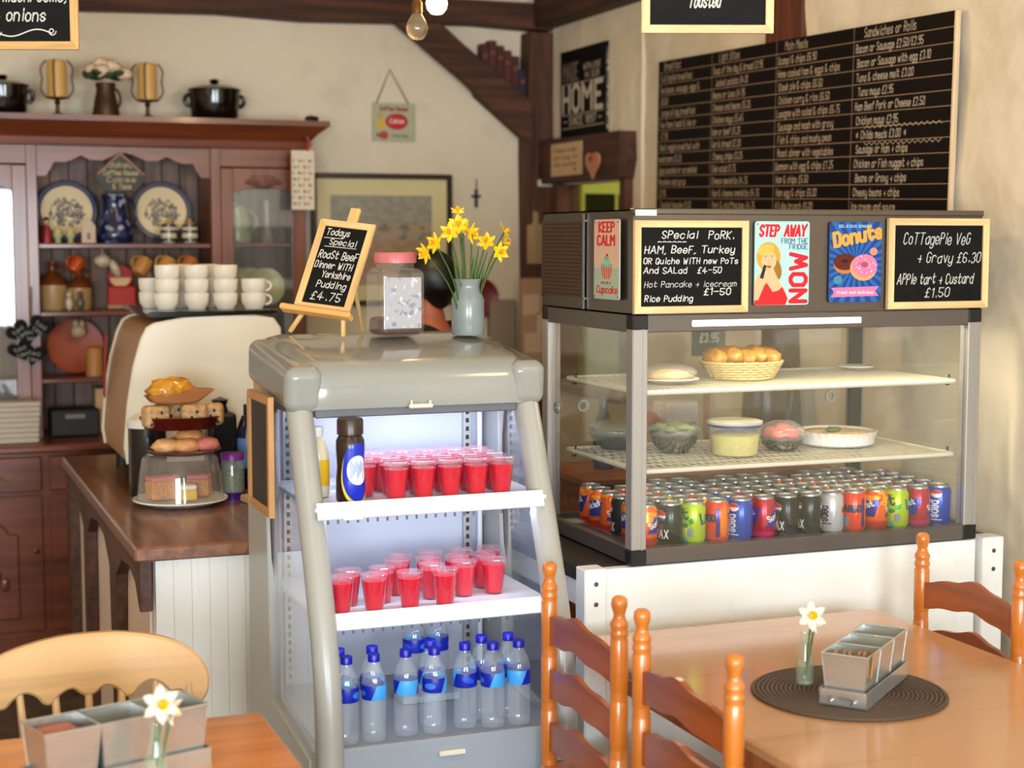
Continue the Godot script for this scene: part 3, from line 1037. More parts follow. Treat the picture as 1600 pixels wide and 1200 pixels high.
func build_display() -> void:
	# the white table that carries it
	var wt := thing("display_table", "white panelled table under the glass display cabinet", "table", Vector3.ZERO)
	var white := speckled("white counter paint", Color(0.92, 0.925, 0.915), 0.42, 1.2, 0.96)
	var m := MB.new()
	m.span(V(1.70, 0.845, 3.90), V(3.05, 0.882, 4.6), 0.003)
	part(wt, "tabletop", m, mat("dark tabletop", Color(0.10, 0.075, 0.06), 0.35))
	m = MB.new()
	m.span(V(1.765, 0.16, 3.868), V(2.975, 0.878, 3.90), 0.002)
	part(wt, "front_panel", m, white)
	for q in [[1.70, 1.765], [2.985, 3.06]]:
		for d in [3.845, 4.53]:
			m = MB.new()
			m.span(V(q[0], 0.0, d), V(q[1], 0.885, d + 0.065), 0.004)
			var leg := part(wt, "leg", m, white)
			if d < 4.0:
				for y in [0.845, 0.79]:
					m = MB.new()
					m.lathe([Vector2(0.0065, -0.001), Vector2(0.0065, 0.002), Vector2(0.004, 0.003), Vector2(0, 0.002)], 12, Transform3D(Basis(Vector3.RIGHT, PI / 2), V((q[0] + q[1]) / 2.0, y, d)))
					part(leg, "bolt", m, mat("dull bolt", Color(0.35, 0.35, 0.34), 0.45, 0.7))
	for x in [1.715, 3.02]:
		m = MB.new()
		m.span(V(x, 0.77, 3.91), V(x + 0.03, 0.845, 4.53), 0.003)
		part(wt, "side_rail", m, white)
	# the cabinet
	var t := thing("display_cabinet", "steel framed glass display cabinet with two wire shelves", "display cabinet", Vector3.ZERO)
	var steel := mat("brushed steel")
	var al := mat("aluminium frame", Color(0.44, 0.42, 0.41), 0.36, 0.75)
	var dark := mat("black corner plastic", Color(0.03, 0.03, 0.032), 0.5)
	m = MB.new()  # machine box on top
	m.span(V(CX0 + 0.003, 1.562, CD0), V(CX1, 1.843, CD0 + 0.004), 0.0)
	m.span(V(CX0, 1.562, CD1 - 0.004), V(CX1, 1.843, CD1), 0.0)
	m.span(V(CX0, 1.839, CD0), V(CX1, 1.843, CD1), 0.0)
	m.span(V(CX0, 1.562, CD0), V(CX1, 1.566, CD1), 0.0)
	m.span(V(CX1 - 0.004, 1.562, CD0), V(CX1, 1.843, CD1), 0.0)
	m.span(V(CX0, 1.562, CD0), V(CX0 + 0.004, 1.843, 4.17), 0.0)  # the left flank is open behind the grille
	m.span(V(CX0, 1.562, 4.17), V(CX0 + 0.004, 1.597, CD1), 0.0)
	m.span(V(CX0, 1.815, 4.17), V(CX0 + 0.004, 1.843, CD1), 0.0)
	m.span(V(CX0, 1.597, 4.475), V(CX0 + 0.004, 1.815, CD1), 0.0)
	part(t, "motor_housing", m, steel)
	m = MB.new()
	m.span(V(CX0 - 0.002, 1.83, CD0 - 0.006), V(CX1 + 0.002, 1.846, CD0 + 0.02), 0.002)
	part(t, "top_trim", m, steel)
	m = MB.new()
	m.box(V(CX0 + 0.033, 1.834, CD0 - 0.009), Vector3(0.062, 0.016, 0.003), 0.0)
	part(t, "maker_plate", m, mat("pale plate", Color(0.85, 0.84, 0.82), 0.35))
	# vent grille on the left flank
	m = MB.new()
	for q in [[1.593, 1.599], [1.813, 1.819]]:
		m.span(V(CX0 - 0.008, q[0], 4.165), V(CX0, q[1], 4.48), 0.0)
	m.span(V(CX0 - 0.008, 1.593, 4.475), V(CX0, 1.819, 4.482), 0.0)
	var gr := part(t, "vent_frame", m, steel)
	m = MB.new()
	for i in 20:
		m.box(V(CX0 - 0.007, 1.60 + i * 0.0112, 4.33), Vector3(0.004, 0.0048, 0.29), 0.0)
	for i in 26:
		m.box(V(CX0 - 0.006, 1.705, 4.19 + i * 0.0112), Vector3(0.004, 0.22, 0.0045), 0.0)
	part(gr, "vent_mesh", m, mat("bronze mesh", Color(0.36, 0.27, 0.20), 0.4, 0.6)).set_meta("kind", "stuff")
	m = MB.new()
	m.box(V(CX0 - 0.006, 1.70, 4.175), Vector3(0.008, 0.27, 0.012), 0.002)
	part(gr, "vent_edge", m, steel)
	# frame
	var rails := [
		["top_rail", V(CX0, 1.515, CD0 - 0.004), V(CX1, 1.562, CD0 + 0.03)],
		["bottom_rail", V(CX0, 0.885, CD0 - 0.004), V(CX1, 0.928, CD0 + 0.03)],
		["top_rail", V(CX0, 1.515, CD1 - 0.03), V(CX1, 1.562, CD1)],
		["bottom_rail", V(CX0, 0.885, CD1 - 0.03), V(CX1, 0.928, CD1)],
		["top_rail", V(CX0, 1.515, CD0 + 0.03), V(CX0 + 0.03, 1.562, CD1 - 0.03)],
		["bottom_rail", V(CX0, 0.885, CD0 + 0.03), V(CX0 + 0.03, 0.928, CD1 - 0.03)],
		["top_rail", V(CX1 - 0.03, 1.515, CD0 + 0.03), V(CX1, 1.562, CD1 - 0.03)],
		["bottom_rail", V(CX1 - 0.03, 0.885, CD0 + 0.03), V(CX1, 0.928, CD1 - 0.03)],
	]
	for r in rails:
		m = MB.new()
		m.span(r[1], r[2], 0.002)
		part(t, r[0], m, al)
	m = MB.new()
	m.span(V(CX0 + 0.03, 0.884, CD0 + 0.03), V(CX1 - 0.03, 0.918, CD1 - 0.03), 0.0)
	part(t, "cabinet_floor", m, mat("brushed steel floor", Color(0.45, 0.44, 0.42), 0.35, 0.8))
	for x in [CX0 - 0.002, CX1 - 0.043]:
		for d in [CD0 - 0.007, CD1 - 0.04]:
			m = MB.new()
			m.span(V(x, 0.925, d), V(x + 0.045, 1.525, d + 0.042), 0.003)
			m.box(V(x + 0.03, 1.225, d - 0.001), Vector3(0.003, 0.6, 0.003), 0.0)
			var ps := part(t, "corner_post", m, mat("pale aluminium", Color(0.66, 0.65, 0.635), 0.42, 0.6))
			for y in [[0.883, 0.926], [1.522, 1.564]]:
				m = MB.new()
				m.span(V(x - 0.001, y[0], d - 0.001), V(x + 0.046, y[1], d + 0.043), 0.004)
				part(ps, "corner_cap", m, dark)
	# glass
	var gl := glass("cabinet glass", Color(0.62, 0.84, 0.70), 0.010)
	var panes := [
		[V(CX0 + 0.043, 0.925, CD0 + 0.008), V(CX1 - 0.043, 1.52, CD0 + 0.013)],
		[V(CX0 + 0.008, 0.925, CD0 + 0.035), V(CX0 + 0.013, 1.52, CD1 - 0.04)],
		[V(CX1 - 0.013, 0.925, CD0 + 0.035), V(CX1 - 0.008, 1.52, CD1 - 0.04)],
	]
	for q in panes:
		m = MB.new()
		m.span(q[0], q[1], 0.0)
		part(t, "pane", m, gl)
	var doors := [[CX0 + 0.043, 2.50, CD1 - 0.012, 1.95], [2.42, CX1 - 0.043, CD1 - 0.024, 2.395]]
	for q in doors:
		m = MB.new()
		m.span(V(q[0], 0.925, q[2]), V(q[1], 1.52, q[2] + 0.005), 0.0)
		var dr := part(t, "sliding_door", m, gl)
		m = MB.new()
		m.lathe([Vector2(0.012, -0.004), Vector2(0.019, -0.004), Vector2(0.019, 0.004), Vector2(0.012, 0.004)], 20, Transform3D(Basis(Vector3.RIGHT, PI / 2), V(2.845 if q[0] > 2.0 else 1.97, 1.255, q[2])))
		part(dr, "finger_pull", m, mat("clear ring", Color(0.60, 0.64, 0.62), 0.2, 0.3))
	m = MB.new()
	m.span(V(CX1 - 0.062, 0.925, CD1 - 0.052), V(CX1 - 0.014, 1.52, CD1 - 0.041), 0.002)
	part(t, "door_seal", m, mat("black seal", Color(0.045, 0.05, 0.05), 0.5))
	# a finger pull on the left side glass, as on the doors
	m = MB.new()
	m.lathe([Vector2(0.011, -0.003), Vector2(0.017, -0.003), Vector2(0.017, 0.003), Vector2(0.011, 0.003)], 20, Transform3D(Basis(Vector3(0, 0, 1), PI / 2), V(CX0 + 0.008, 1.26, 4.40)))
	part(t, "finger_pull", m, mat("clear ring"))
	# wire shelves
	var coat := mat("cream coated wire", Color(0.84, 0.83, 0.76), 0.35)
	for y in [1.128, 1.345]:
		m = MB.new()
		m.tube([V(1.905, y, 3.925), V(2.925, y, 3.925)], 0.0075, 8)
		m.tube([V(1.905, y, 4.44), V(2.925, y, 4.44)], 0.0075, 8)
		for x in [1.905, 2.925]:
			m.tube([V(x, y, 3.925), V(x, y, 4.44)], 0.0075, 8)
		var sh := part(t, "wire_shelf", m, coat)
		m = MB.new()
		for i in 40:
			var x := 1.925 + i * 0.0254
			m.box(V(x, y + 0.003, 4.182), Vector3(0.0038, 0.0038, 0.51), 0.0)
		for i in 7:
			m.box(V(2.415, y - 0.002, 3.99 + i * 0.065), Vector3(1.01, 0.0042, 0.0042), 0.0)
		part(sh, "shelf_wires", m, coat).set_meta("kind", "stuff")
		for x in [1.90, 2.93]:
			for d in [3.96, 4.38]:
				m = MB.new()
				m.tube([V(x - 0.008, y - 0.012, d), V(x + 0.004, y - 0.012, d), V(x + 0.004, y + 0.018, d)], 0.003, 6)
				part(sh, "shelf_hook", m, mat("black corner plastic"))
	# strip lamp in the top rail
	var warm := Color(1.0, 0.93, 0.78)
	m = MB.new()
	m.box(V(2.285, 1.537, CD0 - 0.006), Vector3(0.535, 0.017, 0.006), 0.003)
	part(t, "strip_lamp", m, glow("strip lamp glow", Color(1.0, 0.96, 0.88), 3.0))
	m = MB.new()
	m.tube([V(1.99, 1.548, 3.93), V(2.86, 1.548, 3.93)], 0.010, 10)
	part(t, "lamp_tube", m, glow("tube lamp glow", warm, 4.0))
	strip_light(t, V(2.425, 1.535, 3.93), Vector3(-PI / 2, 0, 0), Vector2(0.87, 0.02), warm, 0.85)

# ---------------------------------------------------------------- what stands in it
func can_image(kind: String) -> Image:
	var im := canvas(256, 192, Color.WHITE)
	var w := Color(0.96, 0.96, 0.96)
	match kind:
		"orange":
			im.fill(Color(0.90, 0.36, 0.03))
			for i in 26:
				disc(im, rng.randf() * 256, rng.randf() * 70, rng.randf_range(8, 18), rng.randf_range(5, 12), Color(0.98, 0.66, 0.10))
			im.fill_rect(Rect2i(0, 150, 256, 42), Color(0.72, 0.12, 0.08))
			for cx in [64, 192]:
				fill_poly(im, PackedVector2Array([Vector2(cx - 54, 130), Vector2(cx - 30, 56), Vector2(cx + 56, 40), Vector2(cx + 34, 128)]), Color(0.10, 0.15, 0.55))
				write(im, "Sunkist", cx - 42, 108, 27, w, 5.0, 0.66, 0.1, 0.0, 0.0, -0.45)
		"berry":
			im.fill(Color(0.66, 0.05, 0.18))
			im.fill_rect(Rect2i(0, 160, 256, 32), Color(0.78, 0.10, 0.42))
			for cx in [64, 192]:
				fill_poly(im, PackedVector2Array([Vector2(cx - 54, 136), Vector2(cx - 30, 62), Vector2(cx + 56, 46), Vector2(cx + 34, 134)]), Color(0.10, 0.17, 0.60))
				write(im, "Sunkist", cx - 42, 114, 27, w, 5.0, 0.66, 0.1, 0.0, 0.0, -0.45)
		"cola":
			im.fill(Color(0.025, 0.025, 0.035))
			for cx in [64, 192]:
				disc(im, cx, 52, 26, 26, w)
				fill_poly(im, arc(cx, 52, 25, PI, TAU), Color(0.80, 0.08, 0.10))
				fill_poly(im, arc(cx, 56, 22, 0.35, PI - 0.35), Color(0.05, 0.15, 0.55))
				im.fill_rect(Rect2i(cx - 14, 92, 30, 74), Color(0.62, 0.06, 0.12))
				write(im, "MAX", cx - 22, 160, 40, w, 5.0, 0.6, 0.0, 0.0, 0.0, -PI / 2 * 0.0)
		"blue":
			im.fill(Color(0.02, 0.22, 0.66))
			for cx in [64, 192]:
				disc(im, cx, 34, 20, 20, w)
				fill_poly(im, arc(cx, 34, 19, PI, TAU), Color(0.80, 0.08, 0.10))
				write(im, "pepsi", cx - 16, 70, 34, w, 6.0, 0.9, 0.0, 0.0, 0.0, PI / 2)
		"silver":
			im.fill(Color(0.70, 0.72, 0.74))
			for cx in [64, 192]:
				disc(im, cx - 26, 84, 24, 24, w)
				fill_poly(im, arc(cx - 26, 84, 23, PI * 0.7, PI * 1.7), Color(0.80, 0.08, 0.10))
				write(im, "pepsi", cx + 4, 60, 34, Color(0.12, 0.14, 0.2), 5.0, 0.8, 0.0, 0.0, 0.0, PI / 2)
		"lime":
			im.fill(Color(0.66, 0.78, 0.06))
			for i in 16:
				disc(im, rng.randf() * 256, rng.randf() * 192, rng.randf_range(10, 26), rng.randf_range(6, 16), [Color(0.08, 0.62, 0.68), Color(0.90, 0.86, 0.10), Color(0.20, 0.55, 0.25)][i % 3], rng.randf() * 3.0)
			for cx in [64, 192]:
				write(im, "Lilt", cx - 36, 100, 50, Color(0.05, 0.32, 0.35), 8.0, 0.8, 0.15, 0.0, 0.0, -0.3)
				im.fill_rect(Rect2i(cx + 40, 120, 22, 40), Color(0.55, 0.60, 0.62))
		"tango":
			im.fill(Color(0.88, 0.22, 0.02))
			for cx in [64, 192]:
				disc(im, cx - 50, 90, 16, 80, Color(0.92, 0.50, 0.04))
				im.fill_rect(Rect2i(cx - 30, 118, 34, 50), Color(0.50, 0.56, 0.62))
				write(im, "TANGO", cx - 34, 96, 34, Color(0.10, 0.12, 0.30), 7.0, 0.6)
				im.fill_rect(Rect2i(cx + 48, 30, 14, 140), Color(0.20, 0.16, 0.45))
	return im

func arc(cx: float, cy: float, r: float, a0: float, a1: float) -> PackedVector2Array:
	var p := PackedVector2Array()
	for i in 15:
		var a := lerpf(a0, a1, i / 14.0)
		p.append(Vector2(cx + cos(a) * r, cy + sin(a) * r))
	return p

const CAN_WORDS := {"orange": "orange can with blue flash", "berry": "crimson can with blue flash", "cola": "black cola can", "blue": "bright blue cola can", "silver": "silver diet cola can", "lime": "lime green can with turquoise splashes", "tango": "plain bright orange can"}

func build_display_stock() -> void:
	var alu := mat("can aluminium", Color(0.72, 0.73, 0.73), 0.28, 0.85)
	var bodies := MB.new()
	bodies.lathe([Vector2(0.030, 0.006), Vector2(0.0348, 0.013), Vector2(0.0348, 0.104), Vector2(0.029, 0.1145)], 22)
	var body := bodies.mesh()
	var tops := MB.new()
	tops.lathe([Vector2(0, 0.006), Vector2(0.022, 0.0), Vector2(0.0245, 0.0), Vector2(0.0302, 0.0065)], 22)
	tops.lathe([Vector2(0.029, 0.114), Vector2(0.028, 0.1185), Vector2(0.0287, 0.121), Vector2(0.0272, 0.121), Vector2(0.0258, 0.117), Vector2(0, 0.117)], 22)
	var shell := tops.mesh()
	var tabs := MB.new()
	tabs.prism(PackedVector2Array([Vector2(-0.006, -0.013), Vector2(0.006, -0.013), Vector2(0.008, 0.002), Vector2(0.005, 0.011), Vector2(-0.005, 0.011), Vector2(-0.008, 0.002)]), 0.0012, 0.0, Transform3D(Basis(Vector3.RIGHT, -PI / 2), Vector3(0, 0.1182, 0)))
	var pull := tabs.mesh()
	var cols := ["orange", "cola", "lime", "tango", "blue", "berry", "cola", "cola", "silver", "tango", "orange", "lime", "berry", "blue"]
	var back := {0: ["orange", "cola", "orange", "orange"], 1: ["cola", "lime", "lime", "tango"], 2: ["lime", "lime", "tango", "tango"], 3: ["orange", "tango", "blue", "blue"], 4: ["blue", "blue", "cola", "cola"], 8: ["silver", "cola", "orange", "orange"], 9: ["silver", "orange", "orange", "tango"], 10: ["orange", "silver", "silver", "lime"], 11: ["lime", "silver", "berry", "silver"]}
	var protos := {}
	for c in cols.size():
		for r in 6:
			var kind: String = cols[c]
			if r > 0 and back.has(c):
				kind = back[c][mini(r - 1, 3)]
			if r == 5 and c % 4 == 1:
				continue
			var at := V(1.919 + c * 0.0745 + rng.randf_range(-0.0015, 0.0015), 0.9185, 3.93 + r * 0.0745 + rng.randf_range(-0.0015, 0.0015))
			var label := "%s in display cabinet, column %s from left, %s from front glass" % [CAN_WORDS[kind], ORD[c], ORD[r]]
			label = label.replace("in display cabinet, column ", "in cabinet, ").replace(" from left", " column") + ""
			var turn := rng.randf_range(-0.9, 0.9) + (0.0 if r == 0 else rng.randf() * TAU)
			var o: Node3D
			if not protos.has(kind):
				o = thing("drink_can", label, "can", at, turn, "cans of soft drink in the display cabinet")
				var cm := printed("can print " + kind, can_image(kind), 0.22)
				cm.metallic = 0.35
				part(o, "can_body", body, cm)
				part(o, "can_ends", shell, alu)
				part(o, "ring_pull", pull, alu)
				protos[kind] = o
			else:
				o = copy(protos[kind], at, turn, label, "cans of soft drink in the display cabinet", "drink_can")
	var film := glass("cling film", Color(0.95, 0.95, 0.95), 0.14, 0.15)
	var y2 := 1.135
	var y1 := 1.352
	# glass bowl with salad at the left end
	var t := thing("wrapped_glass_bowl", "cling filmed glass bowl of salad behind cabinet's left side glass", "bowl", V(2.03, y2, 4.36))
	var m := MB.new()
	m.lathe([Vector2(0, 0), Vector2(0.045, 0.0), Vector2(0.075, 0.03), Vector2(0.085, 0.062), Vector2(0.082, 0.062), Vector2(0.072, 0.033), Vector2(0.043, 0.006), Vector2(0, 0.006)], 28)
	part(t, "bowl", m, mat("grey glass bowl", Color(0.30, 0.32, 0.31), 0.12))
	m = MB.new()
	m.lump(Vector3(0, 0.055, 0), Vector3(0.068, 0.025, 0.068), 0.2, 2.5, 4)
	part(t, "salad", m, mat("leafy green", Color(0.42, 0.46, 0.25), 0.6))
	m = MB.new()
	m.lump(Vector3(0, 0.056, 0), Vector3(0.087, 0.032, 0.087), 0.08, 3.0, 9)
	part(t, "film_cover", m, film)
	# steel bowl of leaves
	t = thing("steel_salad_bowl", "steel bowl of green salad under cling film, left of yellow tub", "bowl", V(2.150, y2, 4.215))
	m = MB.new()
	m.lathe([Vector2(0, 0), Vector2(0.04, 0.0), Vector2(0.066, 0.03), Vector2(0.075, 0.068), Vector2(0.078, 0.07), Vector2(0.073, 0.07), Vector2(0.063, 0.032), Vector2(0.038, 0.004), Vector2(0, 0.004)], 28)
	part(t, "bowl", m, mat("mirror steel", Color(0.55, 0.56, 0.56), 0.18, 0.95))
	m = MB.new()
	for i in 9:
		m.lump(Vector3(0.042 * cos(i * 0.7) * (0.4 + 0.6 * (i % 2)), 0.062 + 0.008 * (i % 3), 0.042 * sin(i * 0.7)), Vector3(0.022, 0.012, 0.02), 0.4, 3.0, i, 8, 6)
	part(t, "salad", m, mat("lettuce green", Color(0.52, 0.58, 0.22), 0.55)).set_meta("kind", "stuff")
	m = MB.new()
	m.lump(Vector3(0, 0.066, 0), Vector3(0.08, 0.028, 0.08), 0.12, 3.0, 5)
	part(t, "film_cover", m, film)
	# tub of yellow filling
	t = thing("round_tub", "round clear tub of yellow coleslaw with blue rimmed lid", "tub", V(2.292, y2, 4.105))
	m = MB.new()
	m.lathe([Vector2(0, 0.001), Vector2(0.066, 0.001), Vector2(0.07, 0.006), Vector2(0.076, 0.085)], 32)
	part(t, "tub_wall", m, glass("tub plastic", Color(0.9, 0.9, 0.85), 0.16, 0.1))
	m = MB.new()
	m.lathe([Vector2(0, 0.003), Vector2(0.0655, 0.003), Vector2(0.072, 0.06), Vector2(0.06, 0.066), Vector2(0, 0.067)], 32)
	part(t, "filling", m, speckled("yellow coleslaw", Color(0.84, 0.80, 0.42), 0.6, 30.0, 0.8))
	m = MB.new()
	m.lathe([Vector2(0.077, 0.084), Vector2(0.080, 0.085), Vector2(0.080, 0.092), Vector2(0.077, 0.094)], 32)
	part(t, "seal_ring", m, mat("blue seal", Color(0.15, 0.20, 0.52), 0.4))
	m = MB.new()
	m.lathe([Vector2(0.0805, 0.092), Vector2(0.0815, 0.094), Vector2(0.0815, 0.100), Vector2(0.072, 0.103), Vector2(0, 0.101)], 32)
	part(t, "lid", m, mat("cloudy lid", Color(0.74, 0.74, 0.68), 0.3))
	# tomatoes
	t = thing("tomato_bowl", "steel bowl heaped with red tomatoes under cling film", "bowl", V(2.475, y2, 4.145))
	m = MB.new()
	m.lathe([Vector2(0, 0), Vector2(0.04, 0.0), Vector2(0.06, 0.02), Vector2(0.066, 0.042), Vector2(0.063, 0.042), Vector2(0.057, 0.022), Vector2(0.038, 0.005), Vector2(0, 0.005)], 28)
	part(t, "bowl", m, mat("mirror steel"))
	for i in 6:
		m = MB.new()
		var a := i * 1.2566
		m.lump(Vector3(0.032 * cos(a), 0.048, 0.032 * sin(a)) if i < 5 else Vector3(0, 0.062, 0), Vector3(0.024, 0.021, 0.024), 0.06, 1.5, i, 12, 8)
		part(t, "tomato", m, mat("tomato red", Color(0.80, 0.16, 0.06), 0.3))
	m = MB.new()
	m.lump(Vector3(0, 0.05, 0), Vector3(0.07, 0.04, 0.07), 0.06, 3.0, 8)
	part(t, "film_cover", m, film)
	# quiche in a fluted dish
	t = thing("quiche_dish", "white fluted flan dish holding quiche on lower cabinet shelf", "dish", V(2.70, y2, 4.20))
	m = MB.new()
	var rows := []
	for k in 4:
		var row := []
		for i in 97:
			var a := TAU * (i % 96) / 96.0
			var r: float = [0.095, 0.105, 0.123, 0.118][k] + 0.0028 * cos(a * 32.0) * (0.0 if k == 3 else 1.0)
			row.append(Vector3(sin(a) * r, [0.001, 0.003, 0.045, 0.043][k], cos(a) * r))
		rows.append(row)
	m.grid(rows, false, true)
	m.lathe([Vector2(0.119, 0.043), Vector2(0.115, 0.008), Vector2(0, 0.008)], 48)
	m.lathe([Vector2(0, 0.0005), Vector2(0.096, 0.001)], 48)
	part(t, "dish", m, mat("white china", Color(0.88, 0.88, 0.86), 0.2))
	m = MB.new()
	m.lathe([Vector2(0.114, 0.015), Vector2(0.115, 0.036), Vector2(0.108, 0.040), Vector2(0.06, 0.043), Vector2(0, 0.045)], 40)
	part(t, "quiche", m, speckled("quiche crust", Color(0.86, 0.74, 0.57), 0.6, 12.0, 0.7))
	m = MB.new()
	m.lump(Vector3(-0.03, 0.05, 0.03), Vector3(0.022, 0.01, 0.018), 0.3, 2.0, 3, 10, 6)
	part(t, "herb_garnish", m, mat("leafy green"))
	# upper shelf
	t = thing("wrapped_bun_plate", "cling filmed pale pasty on plate at left of upper cabinet shelf", "plate", V(2.085, y1, 4.13))
	m = MB.new()
	m.lathe([Vector2(0, 0), Vector2(0.06, 0.0), Vector2(0.09, 0.012), Vector2(0.088, 0.014), Vector2(0.058, 0.004), Vector2(0, 0.004)], 32)
	part(t, "plate", m, mat("white china"))
	m = MB.new()
	m.lump(Vector3(0, 0.02, 0), Vector3(0.068, 0.018, 0.05), 0.12, 2.0, 6)
	part(t, "pasty", m, mat("pale pastry", Color(0.82, 0.66, 0.42), 0.5))
	m = MB.new()
	m.lump(Vector3(0, 0.029, 0), Vector3(0.086, 0.025, 0.08), 0.06, 3.0, 12)
	part(t, "film_cover", m, film)
	t = thing("bread_basket", "wicker basket of golden glazed rolls on upper cabinet shelf", "basket", V(2.355, y1, 4.18))
	m = MB.new()
	for k in 7:
		var pts := []
		for i in 41:
			var a := TAU * i / 40.0
			var r := 0.088 + 0.0042 * k + 0.0022 * cos(a * 20.0 + PI * k)
			pts.append(Vector3(sin(a) * r * 1.12, 0.004 + k * 0.0075, cos(a) * r * 0.8))
		m.tube(pts, 0.0042, 6, Transform3D(), false)
	for i in 20:
		var a := TAU * i / 20.0
		m.tube([Vector3(sin(a) * 0.099, 0.0, cos(a) * 0.07), Vector3(sin(a) * 0.129, 0.054, cos(a) * 0.092)], 0.003, 5)
	m.lathe([Vector2(0, 0.001), Vector2(0.085, 0.001), Vector2(0.085, 0.004), Vector2(0, 0.004)], 24)
	part(t, "wicker", m, mat("wicker straw", Color(0.74, 0.66, 0.46), 0.6)).set_meta("kind", "stuff")
	for i in 5:
		m = MB.new()
		m.lump(Vector3(-0.085 + i * 0.042, 0.062 + 0.006 * (i % 2), 0.0), Vector3(0.034, 0.030, 0.062), 0.1, 1.6, i + 20, 16, 10, xform(Vector3.ZERO, 0, 0.15 * (i % 3 - 1), 0))
		part(t, "bread_roll", m, speckled("glazed crust", Color(0.88, 0.62, 0.24), 0.3, 9.0, 0.6))
	t = thing("flat_white_plate", "flat white plate at right rear of upper cabinet shelf", "plate", V(2.85, y1, 4.33))
	m = MB.new()
	m.lathe([Vector2(0, 0), Vector2(0.035, 0.0), Vector2(0.058, 0.01), Vector2(0.056, 0.013), Vector2(0.034, 0.006), Vector2(0, 0.006)], 32)
	part(t, "plate", m, mat("white china"))
	# signs fixed to the housing
	display_signs()

func display_signs() -> void:
	var chalk := Color(0.88, 0.88, 0.86)
	var f := CD0 - 0.012
	# special board
	var im := slate(768, 640)
	var g := 0.25
	fit(im, "SPecial", 160, 92, 262, 58, chalk, 8, 0.15, g, 0.5)
	write(im, "~~~~~~", 132, 122, 20, chalk, 7, 2.0, 0, g, 0.3)
	fit(im, "PoRK.", 510, 96, 190, 62, chalk, 8, 0.15, g, 0.5)
	fit(im, "HAM, BeeF, Turkey", 34, 210, 672, 58, chalk, 8, 0.15, g, 0.5)
	fit(im, "OR Quiche WiTH new PoTs", 28, 296, 706, 46, chalk, 7, 0.12, g, 0.5)
	fit(im, "And SALad   £4-50", 28, 372, 580, 48, chalk, 7, 0.12, g, 0.5)
	fit(im, "Hot Pancake + icecream", 34, 482, 690, 46, chalk, 6, 0.15, 0.6, 0.5)
	fit(im, "£1-50", 480, 548, 200, 52, chalk, 8, 0.12, g, 0.5)
	fit(im, "Rice Pudding", 36, 596, 356, 48, chalk, 7, 0.15, g, 0.5)
	var b := thing("specials_chalkboard", "pine framed chalkboard of specials with pork, ham and beef prices", "chalkboard", V(2.010, 1.566, f), 0.0)
	framed_board(b, Vector2(0.342, 0.248), 0.019, printed("specials slate", im, 0.6), "specials", Color(0.94, 0.80, 0.58))
	im = slate(640, 512)
	fit(im, "CoTTagePie VeG", 70, 130, 470, 74, chalk, 6, 0.18, 0.35, 0.5)
	fit(im, "+ Gravy £6.30", 170, 250, 450, 66, chalk, 6, 0.18, 0.35, 0.5)
	fit(im, "APPle tart + Custard", 30, 390, 540, 66, chalk, 6, 0.18, 0.35, 0.5)
	fit(im, "£1.50", 230, 478, 170, 60, chalk, 6, 0.18, 0.35, 0.5)
	b = thing("puddings_chalkboard", "pine framed chalkboard of cottage pie and apple tart prices", "chalkboard", V(2.803, 1.566, f), 0.0)
	framed_board(b, Vector2(0.342, 0.257), 0.020, printed("puddings slate", im, 0.6), "puddings", Color(0.94, 0.80, 0.58))
	# tin sign: step away
	im = canvas(420, 640, Color(0.66, 0.84, 0.83))
	var red := Color(0.80, 0.07, 0.18)
	fit(im, "STEP", 36, 112, 140, 80, red, 17, 0.12)
	fit(im, "AWAY", 226, 112, 160, 80, red, 17, 0.12)
	fit(im, "FROM THE", 204, 168, 200, 36, Color(0.18, 0.30, 0.52), 6)
	fit(im, "FRIDGE", 266, 212, 138, 36, Color(0.18, 0.30, 0.52), 6)
	write(im, "NOW", 396, 614, 118, red, 32, 1.42, 0.0, 0.0, 0.0, -PI / 2)
	var skin := Color(0.93, 0.70, 0.53)
	var hair := Color(0.83, 0.60, 0.22)
	disc(im, 105, 270, 92, 112, hair)
	disc(im, 172, 370, 34, 76, Color(0.58, 0.42, 0.14), -0.15)
	fill_poly(im, PackedVector2Array([Vector2(70, 400), Vector2(140, 350), Vector2(170, 420), Vector2(250, 560), Vector2(40, 560)]), skin)
	disc(im, 108, 296, 58, 80, skin)
	disc(im, 84, 216, 66, 40, Color(0.90, 0.70, 0.32), -0.3)
	for e in [84, 132]:
		disc(im, e, 282, 13, 6, Color(0.97, 0.95, 0.92))
		disc(im, e, 282, 5, 6, Color(0.18, 0.26, 0.30))
		stroke(im, Vector2(e - 15, 266), Vector2(e + 14, 264), 4, Color(0.45, 0.28, 0.10))
	stroke(im, Vector2(110, 290), Vector2(114, 320), 4, Color(0.80, 0.52, 0.38))
	disc(im, 110, 346, 18, 8, red)
	fill_poly(im, PackedVector2Array([Vector2(0, 610), Vector2(50, 500), Vector2(96, 470), Vector2(140, 540), Vector2(186, 528), Vector2(214, 500), Vector2(258, 590), Vector2(240, 639), Vector2(0, 639)]), Color(0.86, 0.10, 0.16))
	fill_poly(im, PackedVector2Array([Vector2(0, 470), Vector2(30, 400), Vector2(84, 400), Vector2(84, 470), Vector2(30, 600), Vector2(0, 600)]), skin)
	disc(im, 62, 420, 36, 30, skin)
	fill_poly(im, PackedVector2Array([Vector2(40, 430), Vector2(70, 330), Vector2(92, 336), Vector2(66, 440)]), Color(0.12, 0.10, 0.10))
	tin_sign("pin_up_tin_sign", "pale blue tin sign of blonde woman reading step away from the fridge", V(2.291, 1.583, f + 0.004), Vector2(0.172, 0.230), im)
	# tin sign: donuts
	im = canvas(400, 640, Color(0.03, 0.22, 0.52))
